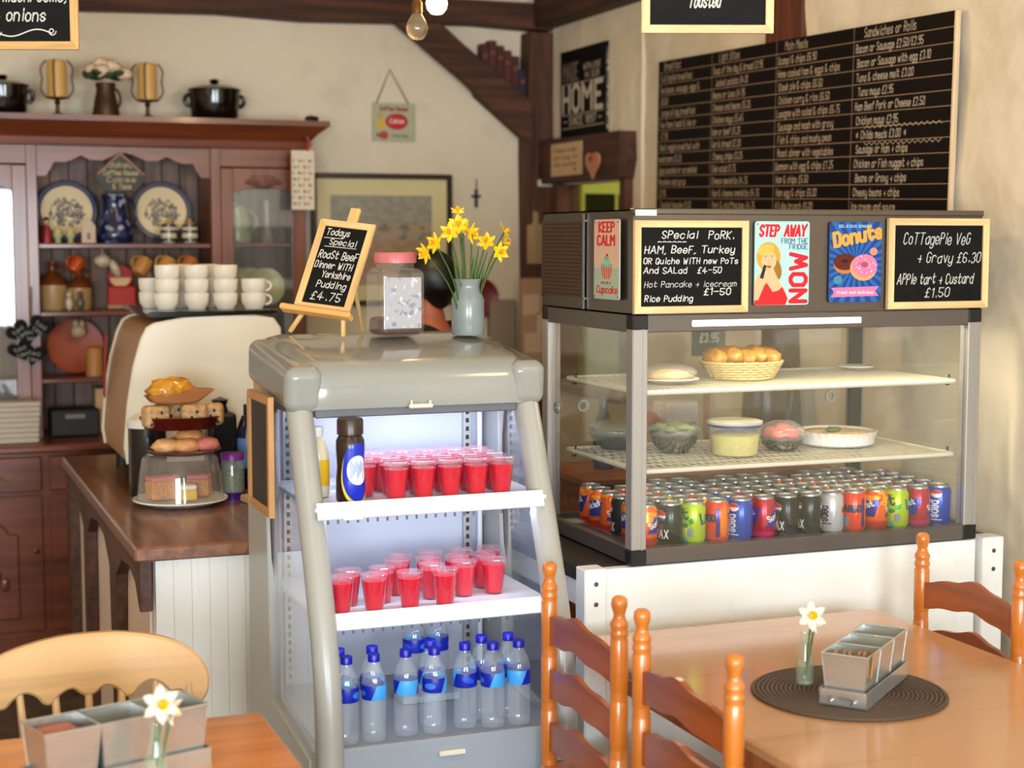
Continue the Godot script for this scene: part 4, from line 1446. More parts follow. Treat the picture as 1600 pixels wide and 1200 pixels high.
	for i in 24:
		var a := TAU * i / 24.0
		fill_poly(im, PackedVector2Array([Vector2(200, 330), Vector2(200 + cos(a) * 480, 330 + sin(a) * 480), Vector2(200 + cos(a + 0.13) * 480, 330 + sin(a + 0.13) * 480)]), Color(0.05, 0.38, 0.70))
	fit(im, "DELICIOUS DONUTS", 70, 44, 250, 20, Color(0.75, 0.88, 0.95), 3)
	write(im, "Donuts", 40, 196, 104, Color(0.95, 0.62, 0.22), 26, 0.83, 0.1, 0, 0, -0.2)
	disc(im, 118, 336, 88, 78, Color(0.72, 0.46, 0.24))
	disc(im, 118, 318, 88, 66, Color(0.34, 0.07, 0.05))
	disc(im, 118, 312, 26, 15, Color(0.14, 0.03, 0.03))
	disc(im, 262, 366, 104, 104, Color(0.85, 0.62, 0.34))
	disc(im, 270, 350, 98, 92, Color(0.88, 0.47, 0.64))
	disc(im, 268, 340, 28, 24, Color(0.66, 0.28, 0.42))
	for i in 46:
		var a := rng.randf() * TAU
		var r := rng.randf_range(40, 86)
		disc(im, 270 + cos(a) * r, 350 + sin(a) * r, 5, 3, [Color.WHITE, Color(0.95, 0.85, 0.4), Color(0.75, 0.1, 0.3)][i % 3], a)
	disc(im, 338, 236, 30, 30, Color(0.93, 0.55, 0.42))
	disc(im, 66, 462, 34, 34, Color(0.25, 0.52, 0.62))
	fill_poly(im, PackedVector2Array([Vector2(14, 524), Vector2(384, 516), Vector2(356, 552), Vector2(384, 592), Vector2(14, 600), Vector2(40, 562)]), Color(0.92, 0.46, 0.66))
	fit(im, "fresh and delicious", 60, 574, 280, 24, Color(0.98, 0.85, 0.80), 4, 0.1)
	tin_sign("donut_tin_sign", "dark blue tin sign with chocolate and pink iced ring doughnuts", V(2.528, 1.588, f + 0.004), Vector2(0.170, 0.224), im)
	# the narrow one on the flank
	im = canvas(220, 640, Color(0.82, 0.69, 0.61))
	im.fill_rect(Rect2i(0, 390, 220, 250), Color(0.62, 0.70, 0.64))
	fit(im, "KEEP", 44, 100, 130, 76, Color(0.78, 0.12, 0.10), 14)
	fit(im, "CALM", 32, 206, 146, 76, Color(0.78, 0.12, 0.10), 14)
	disc(im, 112, 372, 52, 30, Color(0.50, 0.66, 0.58))
	disc(im, 112, 342, 36, 26, Color(0.58, 0.74, 0.66))
	disc(im, 112, 312, 22, 20, Color(0.50, 0.66, 0.58))
	disc(im, 116, 286, 11, 11, Color(0.75, 0.10, 0.10))
	fill_poly(im, PackedVector2Array([Vector2(64, 386), Vector2(160, 386), Vector2(144, 476), Vector2(80, 476)]), Color(0.75, 0.30, 0.24))
	for i in 4:
		stroke(im, Vector2(80 + i * 21, 388), Vector2(88 + i * 16, 474), 5, Color(0.85, 0.70, 0.62))
	fit(im, "and eat a", 66, 516, 80, 22, Color(0.55, 0.25, 0.22), 4)
	fit(im, "Cupcake", 22, 590, 180, 56, Color(0.78, 0.12, 0.10), 9, 0.15)
	var t := tin_sign("cupcake_tin_sign", "narrow pink and green tin sign with a cupcake on cabinet's left flank", V(CX0 - 0.014, 1.600, 3.995), Vector2(0.165, 0.218), im)
	t.rotation.y = -PI / 2

func tin_sign(called: String, label: String, at: Vector3, size: Vector2, im: Image) -> Node3D:
	var t := thing(called, label, "sign", at)
	var pts := PackedVector2Array()
	var r := 0.008
	for q in [[1, 1], [-1, 1], [-1, -1], [1, -1]]:
		var c := Vector2(q[0] * (size.x / 2.0 - r), size.y / 2.0 + q[1] * (size.y / 2.0 - r))
		var a0: float = atan2(q[1], q[0]) - PI / 4
		for i in 5:
			pts.append(c + Vector2(cos(a0 + PI / 8 * i), sin(a0 + PI / 8 * i)) * r)
	var m := MB.new()
	m.prism(pts, 0.004)
	part(t, "plate", m, printed(called + " print", im, 0.28))
	for x in [-1.0, 1.0]:
		for y in [0.0, 1.0]:
			m = MB.new()
			m.lathe([Vector2(0.0022, 0), Vector2(0.0022, 0.001), Vector2(0, 0.0012)], 8, Transform3D(Basis(Vector3.RIGHT, PI / 2), Vector3(x * (size.x / 2.0 - 0.008), 0.008 + y * (size.y - 0.016), 0.002)))
			part(t, "rivet", m, mat("dull bolt"))
	return t

# ---------------------------------------------------------------- the wooden counter with the coffee machine
func build_left_counter() -> void:
	var t := thing("side_counter", "brown topped counter with white boarded end and arched timber side", "counter", Vector3.ZERO)
	var top := wood("worktop oak", Color(0.54, 0.345, 0.235), 0.28, 2, 0.35, 0.6, 12.0)
	var brown := wood("brown apron", Color(0.36, 0.21, 0.14), 0.6, 2, 0.0, 0.55, 12.0)
	var paint := wood("white washed board", Color(0.88, 0.865, 0.84), 0.6, 1, 0.0, 0.94, 14.0)
	var m := MB.new()
	m.span(V(0.60, 0.878, 4.41), V(1.30, 0.92, 6.40), 0.006)
	part(t, "worktop", m, top)
	m = MB.new()
	m.span(V(0.66, 0.02, 4.475), V(1.28, 0.878, 4.495), 0.0)
	var pan := part(t, "end_panel", m, paint)
	var x := 0.662
	for i in 6:
		m = MB.new()
		m.span(V(x, 0.02, 4.457), V(x + 0.0501, 0.878, 4.475), 0.0009)
		part(pan, "board", m, paint)
		x += 0.0505
	m = MB.new()
	m.prism(PackedVector2Array([Vector2(-4.43, 0.88), Vector2(-4.43, 0.735), Vector2(-4.455, 0.745), Vector2(-4.52, 0.80), Vector2(-4.64, 0.825), Vector2(-4.80, 0.81), Vector2(-4.94, 0.74), Vector2(-4.98, 0.4), Vector2(-4.99, 0.0), Vector2(-5.06, 0.0), Vector2(-5.07, 0.4), Vector2(-5.10, 0.74), Vector2(-5.22, 0.81), Vector2(-5.4, 0.83), Vector2(-5.58, 0.81), Vector2(-5.70, 0.74), Vector2(-5.73, 0.0), Vector2(-5.81, 0.0), Vector2(-5.83, 0.74), Vector2(-6.0, 0.82), Vector2(-6.38, 0.83), Vector2(-6.38, 0.88)]), 0.035, 0.003, side_xf(0.632))
	part(t, "arched_side", m, brown)
	m = MB.new()
	m.span(V(0.651, 0.0, 4.50), V(0.668, 0.878, 6.27), 0.0)
	part(t, "side_infill", m, mat("pale infill", Color(0.86, 0.78, 0.73), 0.8))
	m = MB.new()
	m.span(V(0.61, 0.0, 6.28), V(0.68, 0.878, 6.36), 0.004)
	part(t, "rear_leg", m, brown)
	m = MB.new()
	m.span(V(1.20, 0.0, 4.50), V(1.28, 0.878, 6.36), 0.004)
	part(t, "inner_side", m, brown)
	# the espresso machine, its cream end panel towards us
	t = thing("espresso_machine", "cream espresso machine seen from its end, white cups on top", "coffee machine", Vector3.ZERO)
	var cream := mat("cream panel", Color(0.86, 0.84, 0.78), 0.3)
	var end_poly := PackedVector2Array([Vector2(0.73, 1.0), Vector2(0.722, 1.06), Vector2(0.735, 1.2), Vector2(0.757, 1.33), Vector2(0.785, 1.425), Vector2(0.805, 1.465), Vector2(0.83, 1.48), Vector2(0.95, 1.502), Vector2(1.06, 1.508), Vector2(1.18, 1.503), Vector2(1.245, 1.49), Vector2(1.27, 1.455), Vector2(1.275, 1.0)])
	m = MB.new()
	m.prism(end_poly, 0.03, 0.006, xform(V(0, 0, 5.52)))
	part(t, "end_panel", m, cream)
	m = MB.new()
	m.prism(end_poly, 0.03, 0.006, xform(V(0, 0, 6.13)))
	part(t, "end_panel", m, cream)
	m = MB.new()
	var inner := PackedVector2Array()
	for q in end_poly:
		inner.append(Vector2(lerpf(q.x, 1.0, 0.025), lerpf(q.y, 1.0, 0.01) if q.y > 1.02 else 1.005))
	m.prism(inner, 0.58, 0.0, xform(V(0, 0, 5.825)))
	part(t, "casing", m, mat("tan casing", Color(0.66, 0.50, 0.34), 0.4))
	m = MB.new()
	m.prism(PackedVector2Array([Vector2(0.82, 1.496), Vector2(1.24, 1.505), Vector2(1.26, 1.512), Vector2(1.24, 1.518), Vector2(0.82, 1.518), Vector2(0.80, 1.508)]), 0.6, 0.002, xform(V(0, 0, 5.80)))
	part(t, "cup_tray", m, mat("black tray glass", Color(0.02, 0.02, 0.022), 0.12))
	for q in [[0.79, 5.58], [1.22, 5.58], [0.79, 6.08], [1.22, 6.08]]:
		m = MB.new()
		m.lathe([Vector2(0, 0.921), Vector2(0.025, 0.921), Vector2(0.02, 1.01), Vector2(0, 1.01)], 16, xform(V(q[0], 0, q[1])))
		part(t, "foot", m, mat("black rubber", Color(0.03, 0.03, 0.03), 0.6))
	# red lanyard strip on its side
	m = MB.new()
	m.prism(PackedVector2Array([Vector2(-5.98, 1.42), Vector2(-5.93, 1.42), Vector2(-6.02, 1.18), Vector2(-6.06, 1.19)]), 0.004, 0.0, side_xf(0.724))
	part(t, "red_strap", m, mat("red webbing", Color(0.62, 0.16, 0.16), 0.6))
	# stacked cups
	var china := mat("cup china", Color(0.86, 0.84, 0.79), 0.16)
	var proto: Node3D = null
	var stacks := [[0.900, 5.66, 3], [1.000, 5.65, 3], [1.098, 5.63, 3], [1.192, 5.60, 2], [0.865, 5.80, 2], [0.965, 5.80, 3], [1.065, 5.80, 3]]
	for s in stacks.size():
		var q: Array = stacks[s]
		for k in q[2]:
			var where: String = "%s stack from left" % ORD[s] if s < 4 else "rear row, %s stack from left" % ORD[s - 4]
			var label := "white china cup on espresso machine, %s, %s from the bottom" % [where, ORD[k]]
			var at := V(q[0] + rng.randf_range(-0.003, 0.003), 1.519 + k * 0.0485, q[1])
			var turn: float = [0.95, 0.9, 1.0, -0.1, 0.9, 1.2, 1.0][s] + rng.randf_range(-0.15, 0.15)
			if proto == null:
				proto = thing("coffee_cup", label, "cup", at, turn, "white cups stacked on the coffee machine")
				m = MB.new()
				m.lathe([Vector2(0, 0.002), Vector2(0.027, 0.002), Vector2(0.028, 0.0), Vector2(0.031, 0.0), Vector2(0.033, 0.006), Vector2(0.0415, 0.018), Vector2(0.0435, 0.035), Vector2(0.0445, 0.056), Vector2(0.043, 0.0575), Vector2(0.0415, 0.056), Vector2(0.0405, 0.035), Vector2(0.036, 0.016), Vector2(0, 0.009)], 26)
				part(proto, "bowl", m, china)
				m = MB.new()
				var pts := []
				for i in 11:
					var a := -PI / 2 + PI * i / 10.0
					pts.append(Vector3(0.0415 + 0.021 * cos(a), 0.032 + 0.017 * sin(a), 0))
				m.tube(pts, 0.0042, 8)
				part(proto, "handle", m, china)
			else:
				copy(proto, at, turn, label, "white cups stacked on the coffee machine", "coffee_cup")
	# the cake dome and what is stacked on it
	t = thing("cake_dome", "clear plastic cake dome on a white plate at counter end", "cake dome", V(0.842, 0.921, 5.10))
	m = MB.new()
	m.lathe([Vector2(0, 0), Vector2(0.10, 0.0), Vector2(0.135, 0.012), Vector2(0.150, 0.018), Vector2(0.149, 0.022), Vector2(0.13, 0.018), Vector2(0, 0.012)], 40)
	part(t, "plate", m, mat("white china"))
	m = MB.new()
	m.lathe([Vector2(0.132, 0.020), Vector2(0.136, 0.022), Vector2(0.128, 0.10), Vector2(0.118, 0.152), Vector2(0.108, 0.160), Vector2(0, 0.163)], 40)
	part(t, "cover", m, glass("dome plastic", Color(0.86, 0.80, 0.78), 0.13, 0.04))
	var sponge := speckled("sponge cake", Color(0.80, 0.55, 0.30), 0.7, 14.0, 0.75)
	var pieces := [[-0.055, 0.0, 0.10, 0.060, 0.3, "pink iced sponge slice at left under cake dome", Color(0.78, 0.42, 0.42)], [0.015, 0.045, 0.058, 0.036, -0.1, "yellow lemon slice with white icing under cake dome", Color(0.92, 0.88, 0.84)], [0.065, -0.03, 0.075, 0.055, -0.4, "pink iced sponge slice at right under cake dome", Color(0.74, 0.40, 0.40)]]
	for i in 3:
		var q: Array = pieces[i]
		var c := thing("cake_slice", q[5], "cake", V(0.842 + q[0], 0.941, 5.10 - q[1]), q[4], "slices of cake under the dome")
		m = MB.new()
		m.rbox(Vector3(0, q[3] / 2.0, 0), Vector3(q[2], q[3], 0.06), 0.008, 3)
		part(c, "sponge", m, sponge if i != 1 else mat("lemon sponge", Color(0.86, 0.70, 0.16), 0.6))
		m = MB.new()
		m.rbox(Vector3(0, q[3] + 0.006, 0), Vector3(q[2] * 0.98, 0.016, 0.058), 0.007, 3)
		part(c, "icing", m, mat("icing %d" % i, q[6], 0.5))
	# wrapped pile on the dome
	t = thing("bun_plate", "clear plate of wrapped pink iced buns on top of cake dome", "plate", V(0.855, 1.0845, 5.10))
	m = MB.new()
	m.lathe([Vector2(0, 0), Vector2(0.09, 0.0), Vector2(0.118, 0.014), Vector2(0.116, 0.016), Vector2(0.09, 0.004), Vector2(0, 0.004)], 36)
	part(t, "plate", m, mat("brown glass plate", Color(0.42, 0.27, 0.20), 0.2))
	var buns := [[-0.06, 0.03, Color(0.86, 0.66, 0.44)], [0.0, 0.045, Color(0.82, 0.60, 0.40)], [0.062, 0.03, Color(0.80, 0.46, 0.44)], [0.0, -0.04, Color(0.80, 0.52, 0.26)], [0.02, 0.0, Color(0.84, 0.60, 0.34)]]
	for i in buns.size():
		var q: Array = buns[i]
		m = MB.new()
		m.lump(Vector3(q[0], 0.028 if i < 4 else 0.055, q[1]), Vector3(0.045, 0.025, 0.038), 0.12, 1.8, i + 3, 16, 10)
		part(t, "iced_bun", m, mat("bun tone %d" % i, q[2], 0.45))
	t = thing("loaf_dish", "dark red oval dish of wrapped fruit loaf slices above cake dome", "dish", V(0.85, 1.165, 5.105))
	m = MB.new()
	m.lathe([Vector2(0, 0), Vector2(0.115, 0.0), Vector2(0.132, 0.038), Vector2(0.128, 0.040), Vector2(0.11, 0.006), Vector2(0, 0.006)], 36, Transform3D(Basis().scaled(Vector3(1.0, 1, 0.72)), Vector3.ZERO))
	part(t, "dish", m, mat("ox red glaze", Color(0.30, 0.06, 0.04), 0.25))
	var crumb := speckled("fruit loaf crumb", Color(0.80, 0.64, 0.44), 0.6, 10.0, 0.7)
	for q in [[-0.085, 0.028, 0.30, 0.085], [0.035, 0.035, -0.12, 0.082], [0.10, 0.02, -0.35, 0.06], [-0.02, -0.04, 0.1, 0.12]]:
		m = MB.new()
		m.rbox(Vector3(0, 0.035, 0), Vector3(q[3], 0.07, 0.05), 0.015, 4, Transform3D(Basis(Vector3.UP, q[2]), Vector3(q[0], 0.008, q[1])))
		var sl := part(t, "loaf_slice", m, crumb)
		for k in 4:
			m = MB.new()
			m.lump(Transform3D(Basis(Vector3.UP, q[2]), Vector3(q[0], 0.008, q[1])) * Vector3((k - 1.5) * q[3] * 0.2, 0.03 + 0.018 * ((k * 7) % 3 - 1), 0.0245), Vector3(0.005, 0.006, 0.003), 0.1, 2.0, k, 8, 6)
			part(sl, "raisin", m, mat("raisin", Color(0.16, 0.09, 0.07), 0.5))
	t = thing("orange_tart", "glossy orange topped cake slice on top of loaf slices", "cake", V(0.842, 1.242, 5.10), 0.1)
	m = MB.new()
	m.prism(PackedVector2Array([Vector2(-0.105, 0.030), Vector2(-0.085, 0.008), Vector2(-0.03, 0.0), Vector2(0.05, 0.004), Vector2(0.11, 0.045), Vector2(0.04, 0.05)]), 0.08, 0.008)
	part(t, "sponge", m, mat("brown crumb", Color(0.62, 0.38, 0.20), 0.6))
	m = MB.new()
	m.lump(Vector3(-0.025, 0.045, 0), Vector3(0.075, 0.04, 0.042), 0.22, 2.2, 31, 20, 12)
	part(t, "orange_glaze", m, speckled("orange glaze", Color(0.88, 0.62, 0.20), 0.15, 8.0, 0.7))
	# jars behind the dome
	t = thing("purple_lid_jar", "glass jar with purple lid and base right of cake dome", "jar", V(1.022, 0.921, 5.16))
	m = MB.new()
	m.lathe([Vector2(0, 0.0), Vector2(0.036, 0.0), Vector2(0.038, 0.02), Vector2(0.0385, 0.021)], 24)
	part(t, "jar_base", m, mat("purple plastic", Color(0.22, 0.05, 0.42), 0.35))
	m = MB.new()
	m.lathe([Vector2(0.037, 0.021), Vector2(0.038, 0.03), Vector2(0.037, 0.115), Vector2(0.033, 0.128)], 24)
	part(t, "jar_wall", m, glass("jar glass", Color(0.72, 0.78, 0.74), 0.2, 0.06))
	m = MB.new()
	m.lathe([Vector2(0, 0.022), Vector2(0.032, 0.022), Vector2(0.032, 0.09), Vector2(0, 0.092)], 20)
	part(t, "contents", m, speckled("sage contents", Color(0.42, 0.46, 0.36), 0.7, 14.0, 0.6))
	m = MB.new()
	m.lathe([Vector2(0.036, 0.126), Vector2(0.0385, 0.127), Vector2(0.0385, 0.146), Vector2(0.036, 0.149), Vector2(0, 0.149)], 24)
	part(t, "lid", m, mat("violet lid", Color(0.42, 0.10, 0.50), 0.35))
	t = thing("coffee_grinder", "black coffee tamper and knock box behind the cakes", "coffee gear", V(1.03, 0.921, 5.40))
	m = MB.new()
	m.rbox(Vector3(0, 0.13, 0), Vector3(0.10, 0.26, 0.10), 0.02, 4)
	part(t, "body", m, mat("black gloss", Color(0.025, 0.025, 0.028), 0.25))
	m = MB.new()
	m.lathe([Vector2(0, 0.26), Vector2(0.03, 0.26), Vector2(0.022, 0.28), Vector2(0.03, 0.30), Vector2(0, 0.31)], 20)
	part(t, "knob", m, mat("black gloss"))
	t = thing("white_lid_canister", "dark canister with pale lid at left behind cake dome", "canister", V(0.775, 0.921, 5.33))
	m = MB.new()
	m.lathe([Vector2(0, 0), Vector2(0.06, 0.0), Vector2(0.062, 0.01), Vector2(0.062, 0.225), Vector2(0, 0.226)], 26)
	part(t, "body", m, mat("smoked jar", Color(0.10, 0.08, 0.075), 0.15))
	m = MB.new()
	m.lathe([Vector2(0, 0.226), Vector2(0.066, 0.226), Vector2(0.066, 0.248), Vector2(0.06, 0.254), Vector2(0, 0.254)], 26)
	part(t, "lid", m, mat("white plastic"))
	t = thing("syrup_bottle", "blue labelled bottle standing beside black grinder", "bottle", V(1.115, 0.921, 5.36))
	m = MB.new()
	m.lathe([Vector2(0, 0), Vector2(0.034, 0.0), Vector2(0.036, 0.01), Vector2(0.036, 0.20), Vector2(0.02, 0.245), Vector2(0.013, 0.25), Vector2(0.013, 0.285), Vector2(0, 0.286)], 22)
	part(t, "body", m, mat("navy bottle", Color(0.05, 0.05, 0.16), 0.2))
	m = MB.new()
	m.lathe([Vector2(0.0362, 0.07), Vector2(0.0366, 0.072), Vector2(0.0366, 0.17), Vector2(0.0362, 0.172)], 22)
	part(t, "label_band", m, mat("sky blue label", Color(0.30, 0.45, 0.66), 0.5))
	t = thing("folded_napkins", "small stack of folded napkins beside purple lidded jar", "napkins", V(1.09, 0.921, 5.05), 0.2)
	m = MB.new()
	m.rbox(Vector3(0, 0.012, 0), Vector3(0.11, 0.024, 0.08), 0.006, 3)
	part(t, "napkin_stack", m, mat("cream paper", Color(0.74, 0.62, 0.46), 0.8))

# ---------------------------------------------------------------- the dresser
func build_dresser() -> void:
	var t := thing("dresser", "tall mahogany dresser with glazed end cupboards and open shelves", "dresser", Vector3.ZERO)
	var red := wood("mahogany", Color(0.47, 0.235, 0.13), 0.32, 0, 0.2, 0.7, 10.0)
	var redv := wood("mahogany upright", Color(0.49, 0.26, 0.15), 0.32, 1, 0.2, 0.7, 10.0)
	var back := wood("dresser back boards", Color(0.50, 0.40, 0.35), 0.6, 1, 0.0, 0.7, 10.0)
	var x0 := -0.02
	var x1 := 1.775
	# cornice: stepped moulding rings round the top
	var steps := [[0.0, 2.165], [0.012, 2.17], [0.018, 2.20], [0.05, 2.235], [0.085, 2.262], [0.095, 2.268], [0.095, 2.292]]
	var m := MB.new()
	for k in steps.size() - 1:
		var a: Array = steps[k]
		var b: Array = steps[k + 1]
		var mid := V(0.9, 2.22, 7.4)
		m.out_quad(V(x0 - a[0], a[1], 7.18 - a[0]), V(x1 + a[0], a[1], 7.18 - a[0]), V(x1 + b[0], b[1], 7.18 - b[0]), V(x0 - b[0], b[1], 7.18 - b[0]), mid)
		m.out_quad(V(x1 + a[0], a[1], 7.18 - a[0]), V(x1 + a[0], a[1], 7.53), V(x1 + b[0], b[1], 7.53), V(x1 + b[0], b[1], 7.18 - b[0]), mid)
		m.out_quad(V(x0 - a[0], a[1], 7.18 - a[0]), V(x0 - a[0], a[1], 7.53), V(x0 - b[0], b[1], 7.53), V(x0 - b[0], b[1], 7.18 - b[0]), mid)
	m.out_quad(V(x0 - 0.095, 2.292, 7.085), V(x1 + 0.095, 2.292, 7.085), V(x1 + 0.095, 2.292, 7.53), V(x0 - 0.095, 2.292, 7.53), V(0.9, 2, 7.3))
	m.out_quad(V(x0, 2.165, 7.18), V(x1, 2.165, 7.18), V(x1, 2.165, 7.53), V(x0, 2.165, 7.53), V(0.9, 3, 7.3))
	part(t, "cornice", m, red)
	m = MB.new()
	m.span(V(x0, 2.085, 7.185), V(0.60, 2.168, 7.21), 0.003)
	part(t, "frieze", m, red)
	m = MB.new()
	m.span(V(1.347, 2.085, 7.185), V(x1, 2.168, 7.21), 0.003)
	part(t, "frieze", m, red)
	m = MB.new()  # scalloped valance over the open shelves
	var val := PackedVector2Array([Vector2(1.347, 2.17), Vector2(0.60, 2.17), Vector2(0.60, 2.035)])
	for q in [[0.64, 2.035], [0.66, 2.065], [0.675, 2.095], [0.72, 2.095], [0.75, 2.105], [0.79, 2.125], [0.83, 2.105], [0.88, 2.105], [0.93, 2.128], [0.9735, 2.14], [1.017, 2.128], [1.067, 2.105], [1.117, 2.105], [1.157, 2.125], [1.197, 2.105], [1.227, 2.095], [1.272, 2.095], [1.287, 2.065], [1.307, 2.035], [1.347, 2.035]]:
		val.append(Vector2(q[0], q[1]))
	m.prism(val, 0.018, 0.001, xform(V(0, 0, 7.215)))
	part(t, "valance", m, red)
	for i in 9:
		m = MB.new()
		m.span(V(0.60 + i * 0.083, 0.90, 7.50 + 0.004 * (i % 2)), V(0.60 + i * 0.083 + 0.0805, 2.165, 7.53), 0.004)
		part(t, "back_board", m, back)
	for s in [[0.555, 0.60], [1.345, 1.39]]:
		m = MB.new()
		m.span(V(s[0], 0.90, 7.18), V(s[1], 2.17, 7.53), 0.003)
		part(t, "upright", m, redv)
	for y in [1.745, 1.45, 1.158]:
		m = MB.new()
		m.span(V(0.60, y - 0.022, 7.20), V(1.345, y, 7.50), 0.004)
		part(t, "shelf", m, red)
	# glazed end cupboards
	for s in [[x0, 0.555], [1.39, x1]]:
		m = MB.new()
		m.span(V(s[0], 0.90, 7.515), V(s[1], 2.165, 7.53), 0.0)
		part(t, "cupboard_back", m, back)
		var ox: float = s[0] if s[0] < 0.3 else s[1] - 0.02
		m = MB.new()
		m.span(V(ox, 0.90, 7.20), V(ox + 0.02, 2.165, 7.515), 0.002)
		part(t, "outer_side", m, redv)
		for y in [1.745, 1.45, 1.158]:
			m = MB.new()
			m.span(V(s[0] + 0.02, y - 0.016, 7.23), V(s[1], y, 7.51), 0.002)
			part(t, "cupboard_shelf", m, red)
		m = MB.new()
		m.span(V(s[0], 0.90, 7.178), V(s[0] + 0.055, 2.08, 7.20), 0.003)
		m.span(V(s[1] - 0.06, 0.90, 7.178), V(s[1], 2.08, 7.20), 0.003)
		m.span(V(s[0] + 0.055, 0.90, 7.178), V(s[1] - 0.06, 0.98, 7.20), 0.003)
		m.prism(PackedVector2Array([Vector2(s[0] + 0.055, 2.08), Vector2(s[1] - 0.06, 2.08), Vector2(s[1] - 0.06, 1.97), Vector2(s[1] - 0.10, 1.985), Vector2((s[0] + s[1]) / 2.0, 2.0), Vector2(s[0] + 0.095, 1.985), Vector2(s[0] + 0.055, 1.97)]), 0.02, 0.002, xform(V(0, 0, 7.19)))
		var door := part(t, "cupboard_door", m, redv)
		m = MB.new()
		for i in 9:  # a carved fan
			var a := PI * (0.12 + 0.76 * i / 8.0)
			var c := Vector3((s[0] + s[1]) / 2.0, 1.995, -7.177)
			m.tube([c + Vector3(cos(a) * 0.02, sin(a) * 0.012, 0), c + Vector3(cos(a) * 0.09, sin(a) * 0.06, 0)], [0.003, 0.007], 6)
		part(door, "carved_fan", m, red).set_meta("kind", "stuff")
		m = MB.new()
		m.span(V(s[0] + 0.05, 0.97, 7.187), V(s[1] - 0.055, 1.99, 7.190), 0.0)
		part(door, "pane", m, glass("cabinet pane", Color(0.8, 0.85, 0.85), 0.05))
		m = MB.new()
		m.lathe([Vector2(0, 0), Vector2(0.008, 0.0), Vector2(0.006, 0.012), Vector2(0.012, 0.02), Vector2(0, 0.026)], 12, Transform3D(Basis(Vector3.RIGHT, PI / 2), V(s[0] + 0.03, 1.5, 7.178)))
		part(door, "knob", m, mat("old brass", Color(0.50, 0.36, 0.16), 0.35, 0.8))
	# base
	m = MB.new()
	m.span(V(x0 - 0.03, 0.868, 6.93), V(x1 + 0.03, 0.90, 7.53), 0.008)
	part(t, "base_top", m, red)
	m = MB.new()
	m.span(V(x0, 0.06, 6.99), V(x1, 0.868, 7.53), 0.003)
	part(t, "base_body", m, red)
	m = MB.new()
	m.span(V(x0 - 0.02, 0.0, 6.965), V(x1 + 0.02, 0.08, 7.53), 0.006)
	part(t, "plinth", m, red)
	for i in 3:
		var a := x0 + 0.03 + i * 0.59
		m = MB.new()
		m.span(V(a, 0.70, 6.97), V(a + 0.56, 0.85, 6.99), 0.006)
		var dw := part(t, "drawer", m, red)
		for e in [0.14, 0.42]:
			m = MB.new()
			var pts := []
			for k in 9:
				var an := PI + PI * k / 8.0
				pts.append(V(a + e + 0.03 * cos(an), 0.775 + 0.022 * sin(an), 6.962))
			m.tube(pts, 0.004, 6)
			part(dw, "drop_handle", m, mat("old brass"))
		m = MB.new()
		m.span(V(a, 0.10, 6.975), V(a + 0.56, 0.685, 6.99), 0.004)
		var dr := part(t, "base_door", m, red)
		m = MB.new()
		var arch := PackedVector2Array([Vector2(a + 0.10, 0.16), Vector2(a + 0.46, 0.16), Vector2(a + 0.46, 0.52), Vector2(a + 0.42, 0.53), Vector2(a + 0.40, 0.56), Vector2(a + 0.34, 0.60), Vector2(a + 0.28, 0.615), Vector2(a + 0.22, 0.60), Vector2(a + 0.16, 0.56), Vector2(a + 0.14, 0.53), Vector2(a + 0.10, 0.52)])
		m.prism(arch, 0.02, 0.008, xform(V(0, 0, 6.972)))
		var pn := part(dr, "arched_panel", m, red)
		m = MB.new()
		for k in 7:
			m.lump(V(a + 0.16 + 0.04 * k, 0.36 + 0.05 * sin(k * 1.9), 6.962), Vector3(0.022, 0.03, 0.01), 0.3, 2.0, k, 10, 6)
		part(pn, "carving", m, red).set_meta("kind", "stuff")
		m = MB.new()
		m.lathe([Vector2(0, 0), Vector2(0.008, 0.0), Vector2(0.006, 0.012), Vector2(0.012, 0.02), Vector2(0, 0.026)], 12, Transform3D(Basis(Vector3.RIGHT, PI / 2), V(a + 0.53, 0.45, 6.975)))
		part(dr, "knob", m, mat("old brass"))

func lathed(called: String, label: String, cat: String, at: Vector3, prof: Array, pname: String, material: Material, segs := 24, group := "") -> Node3D:
	var t := thing(called, label, cat, at, 0.0, group)
	var m := MB.new()
	m.lathe(prof, segs)
	part(t, pname, m, material)
	return t

func handle(t: Node3D, r: float, y: float, h: float, out: float, thick: float, material: Material, turn := 0.0, called := "handle") -> void:
	var m := MB.new()
	var pts := []
	for i in 11:
		var a := -PI / 2 + PI * i / 10.0
		pts.append(Vector3(r + out * cos(a), y + h / 2.0 * sin(a), 0))
	m.tube(pts, thick, 8, Transform3D(Basis(Vector3.UP, turn), Vector3.ZERO))
	part(t, called, m, material)

